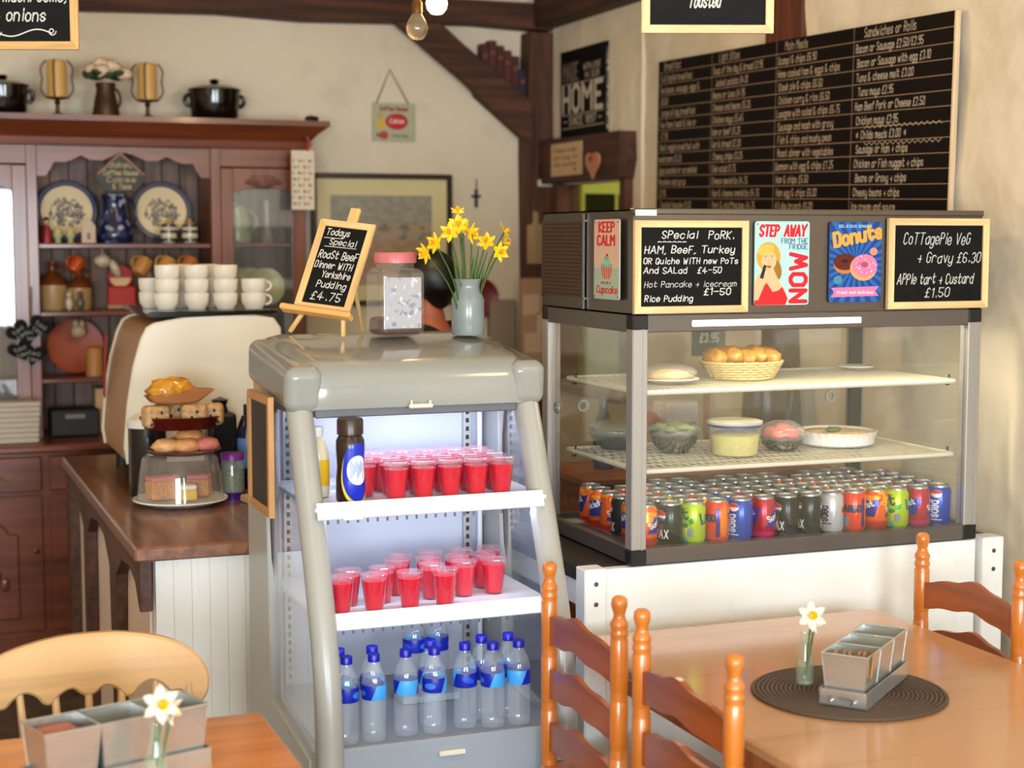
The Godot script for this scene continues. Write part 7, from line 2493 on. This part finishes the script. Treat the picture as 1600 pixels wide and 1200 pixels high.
func build_tables() -> void:
	var lam := wood("table laminate", Color(0.72, 0.54, 0.38), 0.17, 0, 0.35, 0.9, 6.0)
	var leg := wood("table leg pine", Color(0.72, 0.42, 0.2), 0.4, 1, 0.2, 0.75, 9.0)
	table("dining_table", "glossy light brown dining table before the display cabinet", 1.60, 2.50, 2.05, 3.685, lam, leg, 0.03)
	ladder_chair("orange ladder back chair nearest the chiller, left side of glossy table", V(1.507, 0, 3.422), 0.0)
	ladder_chair("orange ladder back chair nearest the camera, left side of glossy table", V(1.50, 0, 2.88), 0.0)
	ladder_chair("orange ladder back chair on far right side of glossy table", V(2.612, 0, 3.42), PI)
	# mat, caddy, flower
	var t := thing("round_placemat", "round dark brown woven placemat on glossy table", "placemat", V(1.972, 0.7505, 2.998))
	var m := MB.new()
	for k in 21:
		var pts := []
		var r := 0.006 + k * 0.0103
		var segs := 14 + k * 2
		for i in segs + 1:
			pts.append(Vector3(sin(TAU * i / segs) * r, 0.004, cos(TAU * i / segs) * r))
		m.tube(pts, 0.0056, 6, Transform3D(Basis().scaled(Vector3(1, 0.5, 1)), Vector3(0, 0.002, 0)), false)
	part(t, "woven_rings", m, mat("dark rush", Color(0.29, 0.225, 0.18), 0.65)).set_meta("kind", "stuff")
	caddy("galvanised three pot caddy on round brown placemat", V(2.005, 0.7595, 2.985), atan2(0.196, 0.24), 1.0)
	for i in 6:
		var s := thing("sugar_sachet", "brown paper sugar sachet in caddy's nearest pot, %s of six" % ORD[i], "sachet", V(1.888 + i * 0.012, 0.83, 2.925 - i * 0.010), 0.68 + 0.1 * (i % 3), "sugar sachets in the caddy")
		m = MB.new()
		m.box(Vector3(0, 0.018, 0), Vector3(0.016, 0.055, 0.004), 0.001, xform(Vector3.ZERO, 0.1 * (i % 2), 0, 0.15 * (i % 3 - 1)))
		part(s, "packet", m, mat("sachet paper", Color(0.66, 0.46, 0.22), 0.7))
	bud_vase("small clear bottle with white daffodil beside the caddy on placemat", V(1.905, 0.7595, 3.075), 1.0, Vector3(-0.3, 0.3, 1.0))
	# left table
	var pine := wood("left table pine", Color(0.80, 0.50, 0.22), 0.3, 0, 0.35, 0.72, 7.0)
	table("pine_table", "orange pine table in the left foreground", -0.60, 0.715, 2.35, 3.34, pine, leg, 0.012)
	caddy("galvanised three pot caddy on orange pine table in left foreground", V(0.372, 0.7505, 3.03), 0.30, 1.08)
	t = thing("pink_napkins", "pink patterned napkins in left caddy's first pot", "napkins", V(0.258, 0.81, 2.998), 0.30)
	m = MB.new()
	m.box(Vector3(0, 0.018, 0), Vector3(0.075, 0.07, 0.06), 0.004)
	part(t, "napkin_fold", m, speckled("pink napkin", Color(0.74, 0.48, 0.42), 0.8, 20.0, 0.7))
	bud_vase("small green glass bottle with white daffodil before left caddy", V(0.428, 0.7505, 2.915), 1.05, Vector3(0.1, 0.2, 1.0))
	spindle_chair()

func bud_vase(label: String, at: Vector3, k: float, face: Vector3) -> void:
	var t := thing("bud_vase", label, "vase", at, 0.0, "bud vases on the tables")
	var m := MB.new()
	m.lathe([Vector2(0, 0.002), Vector2(0.019 * k, 0.001), Vector2(0.021 * k, 0.006), Vector2(0.021 * k, 0.06 * k), Vector2(0.012 * k, 0.088 * k), Vector2(0.010 * k, 0.115 * k), Vector2(0.012 * k, 0.12 * k)], 20)
	part(t, "bottle", m, glass("bud vase glass", Color(0.62, 0.72, 0.60), 0.2, 0.03))
	m = MB.new()
	m.lathe([Vector2(0, 0.004), Vector2(0.018 * k, 0.004), Vector2(0.018 * k, 0.05 * k), Vector2(0, 0.05 * k)], 16)
	part(t, "water", m, glass("vase water", Color(0.75, 0.82, 0.70), 0.15, 0.02))
	daffodil(t, Vector3(0, 0.02, 0), Vector3(0.008, 0.158 * k, 0.012), face, 0.036 * k, Color(0.86, 0.83, 0.76), Color(0.86, 0.70, 0.05))
	daffodil(t, Vector3(0.003, 0.02, 0), Vector3(0.030, 0.140 * k, -0.008), face + Vector3(0.8, -0.3, 0), 0.028 * k, Color(0.86, 0.83, 0.76), Color(0.86, 0.70, 0.05))

func smooth_loop(p: PackedVector2Array) -> PackedVector2Array:  # a closed outline with its corners eased
	var out := PackedVector2Array()
	var n := p.size()
	for i in n:
		for k in 3:
			out.append(p[i].cubic_interpolate(p[(i + 1) % n], p[(i + n - 1) % n], p[(i + 2) % n], k / 3.0))
	return out

func spindle_chair() -> void:  # a pine kitchen chair facing us, its broad arched top rail seen over the left table
	var t := thing("spindle_back_chair", "pale pine spindle back chair with broad arched top rail", "chair", V(0.378, 0, 3.56), 0.04)
	var pine := wood("pale pine rail", Color(0.80, 0.645, 0.45), 0.35, 0, 0.25, 0.8, 7.0)
	var pineu := wood("pale pine spindle", Color(0.80, 0.65, 0.46), 0.4, 1, 0.2, 0.8, 7.0)
	var rail := PackedVector2Array()
	for q in [[-0.012, 0.765], [-0.035, 0.782], [-0.06, 0.772], [-0.08, 0.752], [-0.098, 0.755], [-0.112, 0.772], [-0.135, 0.782], [-0.158, 0.772], [-0.178, 0.752], [-0.2, 0.752], [-0.212, 0.73], [-0.225, 0.716], [-0.245, 0.718], [-0.262, 0.738], [-0.268, 0.768], [-0.262, 0.8], [-0.235, 0.838], [-0.19, 0.868], [-0.13, 0.888], [-0.06, 0.9], [-0.0, 0.902], [0.06, 0.9], [0.13, 0.888], [0.19, 0.868], [0.235, 0.838], [0.262, 0.8], [0.268, 0.768], [0.262, 0.738], [0.245, 0.718], [0.225, 0.716], [0.212, 0.73], [0.2, 0.752], [0.178, 0.752], [0.158, 0.772], [0.135, 0.782], [0.112, 0.772], [0.098, 0.755], [0.08, 0.752], [0.06, 0.772], [0.035, 0.782], [0.012, 0.765]]:
		rail.append(Vector2(q[0], q[1]))
	var m := MB.new()
	m.prism(smooth_loop(rail), 0.028, 0.006)
	part(t, "top_rail", m, pine)
	for x in [-0.222, -0.147, -0.072, 0.0, 0.072, 0.147, 0.222]:
		m = MB.new()
		var big: bool = absf(x) > 0.2
		m.tube([Vector3(x * 0.85, 0.45, 0.05), Vector3(x * 0.92, 0.60, 0.025), Vector3(x, 0.79, 0.0)], [0.014, 0.018, 0.012] if big else [0.008, 0.011, 0.008], 10)
		part(t, "spindle", m, pineu)
	m = MB.new()
	m.rbox(Vector3(0, 0.44, 0.20), Vector3(0.44, 0.035, 0.42), 0.015, 4)
	part(t, "seat", m, pine)
	for q in [[-0.18, 0.04, -0.22, -0.02], [0.18, 0.04, 0.22, -0.02], [-0.18, 0.36, -0.21, 0.40], [0.18, 0.36, 0.21, 0.40]]:
		m = MB.new()
		m.tube([Vector3(q[0], 0.43, q[1]), Vector3((q[0] + q[2]) / 2, 0.22, (q[1] + q[3]) / 2), Vector3(q[2], 0.0, q[3])], [0.018, 0.023, 0.015], 12)
		part(t, "leg", m, pineu)

# ---------------------------------------------------------------- on top of the chiller
func build_fridge_top() -> void:
	# easel with the day's special
	var im := slate(320, 540)
	var chalk := Color(0.86, 0.86, 0.83)
	fit(im, "Todays", 24, 62, 170, 44, chalk, 6, 0.1, 0.2, 0.3)
	stroke(im, Vector2(20, 84), Vector2(150, 80), 5, chalk, 0.2)
	fit(im, "Special", 70, 126, 190, 40, chalk, 6, 0.1, 0.2, 0.3)
	stroke(im, Vector2(40, 142), Vector2(270, 138), 5, chalk, 0.2)
	fit(im, "RoaSt BeeF", 20, 222, 280, 52, chalk, 6.5, 0.1, 0.2, 0.3)
	fit(im, "Dinner WITH", 14, 290, 270, 44, chalk, 6, 0.1, 0.2, 0.3)
	fit(im, "Yorkshire", 84, 352, 205, 44, chalk, 6, 0.1, 0.2, 0.3)
	fit(im, "Pudding", 70, 420, 210, 44, chalk, 6, 0.1, 0.2, 0.3)
	fit(im, "£4.75", 56, 506, 210, 54, chalk, 6.5, 0.1, 0.2, 0.3)
	var t := thing("easel_chalkboard", "small pine easel chalkboard of today's roast beef on the chiller", "easel", Vector3.ZERO)
	var pine := wood("easel pine", Color(0.92, 0.74, 0.48), 0.45, 1, 0.2, 0.8, 12.0)
	# the board leans back 27 degrees and is turned towards the left
	var yaw := -0.653
	var lean := 0.472
	var hd := V(cos(yaw), 0, sin(yaw))
	var nv := V(sin(yaw), 0, -cos(yaw))
	var up := Vector3(0, cos(lean), 0) - nv * sin(lean)
	var bs := Basis(hd, up, hd.cross(up)).rotated((hd.cross(up)).normalized(), -0.122)
	var xf := Transform3D(bs, V(1.135, 1.690, 4.264))
	t.transform = Transform3D(bs, xf * Vector3(0, -0.136, 0))
	framed_board(t, Vector2(0.166, 0.272), 0.019, printed("easel slate", im, 0.6), "easel", Color(0.93, 0.76, 0.52), 0.0, 0.012)
	var inv := t.transform.affine_inverse()
	var m := MB.new()
	m.box(Vector3(0.005, 0.295, -0.010), Vector3(0.030, 0.05, 0.012), 0.002)
	part(t, "mast", m, pine)
	m = MB.new()
	m.box(Vector3(-0.008, -0.008, 0.010), Vector3(0.21, 0.016, 0.034), 0.003)
	part(t, "ledge", m, wood("easel ledge", Color(0.90, 0.66, 0.38), 0.45, 0, 0.2, 0.8, 12.0))
	var feet := [V(1.028, 1.512, 4.345), V(1.142, 1.503, 4.215)]
	var tops := [Vector3(-0.055, 0.0, -0.010), Vector3(0.062, 0.0, -0.010)]
	for i in 2:
		m = MB.new()
		var a: Vector3 = tops[i]
		var b: Vector3 = inv * feet[i]
		m.tube([a + Vector3(0, 0.03, 0), a, b], 0.0085, 4)
		part(t, "front_leg", m, pine)
	m = MB.new()
	m.tube([Vector3(0.01, 0.20, -0.016), inv * V(1.242, 1.510, 4.37)], 0.007, 4)
	part(t, "rear_leg", m, pine)
	# the square jar with a pink lid
	t = thing("pink_lid_jar", "square clear jar with pink lid and silver label on the chiller", "jar", V(1.292, 1.5005, 4.22), 0.1)
	m = MB.new()
	m.rbox(Vector3(0, 0.092, 0), Vector3(0.136, 0.184, 0.120), 0.022, 5)
	part(t, "jar_wall", m, glass("sweet jar glass", Color(0.85, 0.82, 0.78), 0.08, 0.03))
	m = MB.new()
	m.rbox(Vector3(0, 0.027, 0), Vector3(0.122, 0.048, 0.106), 0.016, 4)
	part(t, "sweets", m, speckled("toffee sweets", Color(0.30, 0.085, 0.035), 0.35, 24.0, 0.5))
	m = MB.new()
	var lab := canvas(128, 160, Color(0.66, 0.66, 0.69))
	for i in 60:
		disc(lab, rng.randf() * 128, rng.randf() * 160, rng.randf_range(3, 14), rng.randf_range(2, 9), Color(0.50, 0.54, 0.62).lerp(Color(0.82, 0.80, 0.82), rng.randf()), rng.randf() * 3)
	m.face(Vector3(-0.056, 0.16, 0.0608), Vector3(0.052, 0.16, 0.0608), Vector3(0.052, 0.022, 0.0608), Vector3(-0.056, 0.022, 0.0608), Vector3(0, 0, 1))
	part(t, "label", m, printed("silver label", lab, 0.25))
	m = MB.new()
	m.lathe([Vector2(0.050, 0.178), Vector2(0.052, 0.182), Vector2(0.052, 0.202)], 30)
	part(t, "neck", m, mat("sweet jar glass"))
	m = MB.new()
	m.lathe([Vector2(0.055, 0.198), Vector2(0.059, 0.199), Vector2(0.060, 0.222), Vector2(0.056, 0.227), Vector2(0, 0.228)], 32)
	part(t, "lid", m, mat("pink lid", Color(0.76, 0.42, 0.43), 0.35))
	# churn vase with daffodils
	t = thing("churn_vase", "grey enamel milk churn vase of yellow daffodils on the chiller", "vase", V(1.497, 1.4985, 4.2))
	m = MB.new()
	m.lathe([Vector2(0, 0), Vector2(0.043, 0.0), Vector2(0.046, 0.006), Vector2(0.046, 0.098), Vector2(0.042, 0.110), Vector2(0.034, 0.126), Vector2(0.0325, 0.138), Vector2(0.0385, 0.154), Vector2(0.0365, 0.156), Vector2(0.030, 0.140), Vector2(0.030, 0.126), Vector2(0, 0.02)], 32)
	part(t, "churn", m, mat("grey enamel", Color(0.50, 0.54, 0.54), 0.22))
	var base := V(1.497, 1.494, 4.2)
	var yel := Color(0.95, 0.80, 0.10)
	var org := Color(0.93, 0.68, 0.04)
	var fl := [[715, 1.468, 1.837, 4.2, -0.1, 0.6, 0.4], [1, 1.430, 1.779, 4.16, -0.6, 0.1, 0.8], [2, 1.462, 1.800, 4.18, -0.2, 0.3, 1.0], [3, 1.496, 1.775, 4.16, 0.6, -0.1, 0.8], [4, 1.377, 1.749, 4.13, -0.9, 0.1, 0.5], [5, 1.345, 1.722, 4.12, -1.0, -0.3, 0.4], [6, 1.571, 1.725, 4.14, 0.3, 0.0, 1.0], [7, 1.606, 1.780, 4.2, 0.8, 0.5, 0.4], [8, 1.552, 1.753, 4.2, -0.4, 0.4, 0.6], [9, 1.600, 1.748, 4.18, 1.0, 0.0, 0.6], [10, 1.482, 1.796, 4.2, 0.4, 0.3, 0.8]]
	for q in fl:
		var to := V(q[1], q[2], q[3]) - base
		daffodil(t, Vector3(to.x * 0.22, 0.06, to.z * 0.2), to, Vector3(q[4], q[5], q[6]), 0.030 if q[0] != 715 else 0.022, yel, org, Vector3(-to.x * 0.12, 0, 0))
	for q in [[-0.05, 0.24, 0.4], [-0.02, 0.27, 0.2], [0.03, 0.25, -0.2], [0.015, 0.22, 0.3], [0.055, 0.23, 0.0]]:
		m = MB.new()
		m.tube([Vector3(q[0] * 0.3, 0.08, 0), Vector3(q[0] * 0.7, 0.17, 0.005), Vector3(q[0], q[1], 0.01)], [0.005, 0.005, 0.001], 5)
		part(t, "leaf_blade", m, mat("flower stem green"))

# ---------------------------------------------------------------- the person behind the counter
func surface_net(bones: Array, cell: float, blend: float, m: MB, xf := Transform3D()) -> void:  # bones: [a, b, ra, rb]; joined by a smooth minimum and meshed cell by cell
	var field := {}
	var lo := Vector3.INF
	for b in bones:
		for k in 2:
			lo = lo.min(b[k] - Vector3.ONE * (b[2 + k] + 0.1))
	var cells := {}
	for b in bones:
		var r: float = maxf(b[2], b[3]) + cell * 2.0
		var steps := int((b[1] - b[0]).length() / (cell * 2.0)) + 1
		for s in steps + 1:
			var c: Vector3 = b[0].lerp(b[1], float(s) / steps)
			var i0 := Vector3i(((c - Vector3.ONE * r - lo) / cell).floor())
			var i1 := Vector3i(((c + Vector3.ONE * r - lo) / cell).ceil())
			for x in range(i0.x, i1.x + 1):
				for y in range(i0.y, i1.y + 1):
					for z in range(i0.z, i1.z + 1):
						cells[Vector3i(x, y, z)] = true
	for q in cells:
		var p := lo + Vector3(q) * cell
		var d := 1.0
		for b in bones:
			var ab: Vector3 = b[1] - b[0]
			var t := clampf((p - b[0]).dot(ab) / maxf(ab.length_squared(), 1e-9), 0.0, 1.0)
			var e: float = p.distance_to(b[0] + ab * t) - lerpf(b[2], b[3], t)
			var h := maxf(blend - absf(d - e), 0.0) / blend
			d = minf(d, e) - h * h * blend * 0.25
		field[q] = d
	var vert := {}
	var nrm := {}
	var corners := []
	for k in 8:
		corners.append(Vector3i(k & 1, (k >> 1) & 1, (k >> 2) & 1))
	for q in cells:
		var sum := Vector3.ZERO
		var cnt := 0
		var full := true
		var vals := []
		for c in corners:
			if not field.has(q + c):
				full = false
				break
			vals.append(field[q + c])
		if not full:
			continue
		for i in 8:
			for bit in [1, 2, 4]:
				if i & bit == 0:
					var j: int = i | bit
					if (vals[i] < 0.0) != (vals[j] < 0.0):
						var k: float = vals[i] / (vals[i] - vals[j])
						sum += Vector3(corners[i]).lerp(Vector3(corners[j]), k)
						cnt += 1
		if cnt:
			vert[q] = lo + (Vector3(q) + sum / cnt) * cell
			nrm[q] = Vector3(vals[1] + vals[3] + vals[5] + vals[7] - vals[0] - vals[2] - vals[4] - vals[6], vals[2] + vals[3] + vals[6] + vals[7] - vals[0] - vals[1] - vals[4] - vals[5], vals[4] + vals[5] + vals[6] + vals[7] - vals[0] - vals[1] - vals[2] - vals[3]).normalized()
	var dirs := [[Vector3i(1, 0, 0), Vector3i(0, 1, 0), Vector3i(0, 0, 1)], [Vector3i(0, 1, 0), Vector3i(0, 0, 1), Vector3i(1, 0, 0)], [Vector3i(0, 0, 1), Vector3i(1, 0, 0), Vector3i(0, 1, 0)]]
	for q in vert:
		for d in dirs:
			var e: Vector3i = q + d[0]
			if field.has(e) and (field[q] < 0.0) != (field[e] < 0.0):
				var a: Vector3i = q
				var b: Vector3i = q - d[1]
				var c: Vector3i = q - d[1] - d[2]
				var f: Vector3i = q - d[2]
				if vert.has(b) and vert.has(c) and vert.has(f):
					m.tri(xf * vert[a], xf * vert[b], xf * vert[c], xf.basis * nrm[a], xf.basis * nrm[b], xf.basis * nrm[c])
					m.tri(xf * vert[a], xf * vert[c], xf * vert[f], xf.basis * nrm[a], xf.basis * nrm[c], xf.basis * nrm[f])

func build_person() -> void:
	var t := thing("person", "person with short dark hair and black top behind the chiller", "person", V(1.83, 0, 5.52), PI + 0.75)
	var skin := mat("skin", Color(0.66, 0.36, 0.24), 0.5)
	skin.subsurf_scatter_enabled = true
	skin.subsurf_scatter_strength = 0.2
	# faces +z; the head bends forward a little
	var bones := []
	bones.append([Vector3(0, 0.92, 0), Vector3(0, 1.10, 0), 0.135, 0.12])
	bones.append([Vector3(-0.05, 1.14, 0), Vector3(-0.07, 1.30, 0.0), 0.10, 0.105])
	bones.append([Vector3(0.05, 1.14, 0), Vector3(0.07, 1.30, 0.0), 0.10, 0.105])
	bones.append([Vector3(-0.15, 1.385, 0), Vector3(0.15, 1.385, 0), 0.062, 0.062])
	bones.append([Vector3(0, 1.38, -0.01), Vector3(0, 1.50, 0.015), 0.062, 0.052])
	for s in [-1.0, 1.0]:
		bones.append([Vector3(s * 0.175, 1.375, 0), Vector3(s * 0.23, 1.10, 0.03), 0.052, 0.042])
		bones.append([Vector3(s * 0.23, 1.10, 0.03), Vector3(s * 0.15, 1.00, 0.25), 0.040, 0.028])
		bones.append([Vector3(s * 0.15, 1.00, 0.25), Vector3(s * 0.13, 0.995, 0.31), 0.030, 0.032])
		for k in 4:
			var fx: float = s * (0.105 + 0.018 * k)
			var ln: float = [0.045, 0.058, 0.062, 0.052][k]
			bones.append([Vector3(fx, 0.995, 0.32), Vector3(fx, 0.985, 0.32 + ln * 0.6), 0.010, 0.009])
			bones.append([Vector3(fx, 0.985, 0.32 + ln * 0.6), Vector3(fx, 0.965, 0.32 + ln), 0.009, 0.008])
		bones.append([Vector3(s * 0.115, 0.995, 0.285), Vector3(s * 0.085, 0.985, 0.325), 0.012, 0.010])
		bones.append([Vector3(s * 0.09, 0.90, 0), Vector3(s * 0.10, 0.49, 0.01), 0.092, 0.060])
		bones.append([Vector3(s * 0.10, 0.49, 0.01), Vector3(s * 0.10, 0.09, -0.01), 0.058, 0.038])
		bones.append([Vector3(s * 0.10, 0.045, -0.03), Vector3(s * 0.11, 0.03, 0.15), 0.042, 0.028])
	# head: skull, jaw, nose, ears
	var hb := []
	hb.append([Vector3(0, 1.615, 0.02), Vector3(0, 1.60, 0.065), 0.083, 0.074])
	hb.append([Vector3(0, 1.545, 0.085), Vector3(0, 1.525, 0.11), 0.052, 0.034])
	hb.append([Vector3(0, 1.59, 0.138), Vector3(0, 1.567, 0.158), 0.010, 0.013])
	hb.append([Vector3(-0.02, 1.540, 0.136), Vector3(0.02, 1.540, 0.136), 0.009, 0.009])
	for s in [-1.0, 1.0]:
		hb.append([Vector3(s * 0.083, 1.605, 0.045), Vector3(s * 0.086, 1.57, 0.05), 0.013, 0.010])
		hb.append([Vector3(s * 0.03, 1.602, 0.128), Vector3(s * 0.032, 1.602, 0.128), 0.012, 0.012])
	hb.append([Vector3(0, 1.46, 0.005), Vector3(0, 1.56, 0.03), 0.055, 0.054])
	var m := MB.new()
	surface_net(bones, 0.014, 0.05, m)
	surface_net(hb, 0.006, 0.02, m)
	part(t, "body", m, skin)
	# hair, top and trousers fit over it
	var hair := MB.new()
	surface_net([[Vector3(0, 1.632, -0.002), Vector3(0, 1.62, 0.05), 0.094, 0.082], [Vector3(0, 1.59, -0.03), Vector3(0, 1.555, -0.025), 0.066, 0.046], [Vector3(-0.06, 1.62, 0.03), Vector3(-0.075, 1.575, 0.015), 0.04, 0.022], [Vector3(0.06, 1.62, 0.03), Vector3(0.075, 1.575, 0.015), 0.04, 0.022]], 0.007, 0.03, hair)
	part(t, "hair", hair, mat("dark hair", Color(0.028, 0.018, 0.014), 0.45))
	var top := MB.new()
	var tb := []
	for b in bones.slice(0, 4):
		tb.append([b[0], b[1], b[2] + 0.012, b[3] + 0.012])
	for s in [-1.0, 1.0]:
		tb.append([Vector3(s * 0.175, 1.378, 0), Vector3(s * 0.21, 1.20, 0.02), 0.066, 0.06])
	surface_net(tb, 0.014, 0.05, top)
	part(t, "black_top", top, mat("black cotton", Color(0.022, 0.020, 0.022), 0.85))
	var legs := MB.new()
	var lb := []
	for s in [-1.0, 1.0]:
		lb.append([Vector3(s * 0.09, 0.90, 0), Vector3(s * 0.10, 0.49, 0.01), 0.105, 0.074])
		lb.append([Vector3(s * 0.10, 0.49, 0.01), Vector3(s * 0.10, 0.10, -0.01), 0.072, 0.056])
	lb.append([Vector3(-0.04, 0.93, 0), Vector3(0.04, 0.93, 0), 0.14, 0.14])
	surface_net(lb, 0.016, 0.05, legs)
	part(t, "trousers", legs, mat("dark denim", Color(0.05, 0.055, 0.075), 0.8))

# ---------------------------------------------------------------- lamps
func build_lamps() -> void:
	var warm := Color(1.0, 0.84, 0.62)
	pendant("lit round pendant bulb under the beam above the chiller", V(1.621, 2.462, 4.83), true, warm)
	pendant("unlit clear pendant bulb below and left of lit bulb", V(1.54, 2.375, 4.78), false, warm)
	for q in [[0.1, 2.46, 2.2], [2.3, 2.46, 2.0], [-0.9, 2.46, 4.6], [2.4, 2.52, 5.9]]:
		if q[2] != 5.9:
			pendant("lit round pendant bulb over the %s of the room" % ["left tables" if q[0] < 0.5 and q[2] < 3.0 else ("right tables" if q[0] > 1.0 else "far left side")], V(q[0], q[1], q[2]), true, warm)

func pendant(label: String, at: Vector3, lit: bool, warm: Color) -> void:
	var t := thing("pendant_bulb", label, "pendant lamp", at, 0.0, "pendant bulbs")
	var m := MB.new()
	m.lathe([Vector2(0, 0.0), Vector2(0.018, 0.004), Vector2(0.030, 0.018), Vector2(0.034, 0.036), Vector2(0.030, 0.054), Vector2(0.018, 0.074), Vector2(0.013, 0.084)], 24)
	part(t, "bulb", m, glow("bulb glow", Color(1.0, 0.86, 0.62), 14.0) if lit else glass("clear bulb glass", Color(0.85, 0.78, 0.65), 0.12, 0.03))
	m = MB.new()
	m.lathe([Vector2(0.0135, 0.082), Vector2(0.0165, 0.083), Vector2(0.0165, 0.115), Vector2(0.008, 0.125), Vector2(0, 0.126)], 16)
	part(t, "socket", m, mat("old brass", Color(0.50, 0.36, 0.16), 0.35, 0.8))
	m = MB.new()
	m.tube([Vector3(0, 0.124, 0), Vector3(0, 3.051 - at.y, 0)], 0.003, 6)
	part(t, "cord", m, mat("brown flex", Color(0.20, 0.13, 0.08), 0.7))
	if lit:
		omni(Vector3(0, 0.036, 0), warm, 0.85, 0.034, t)
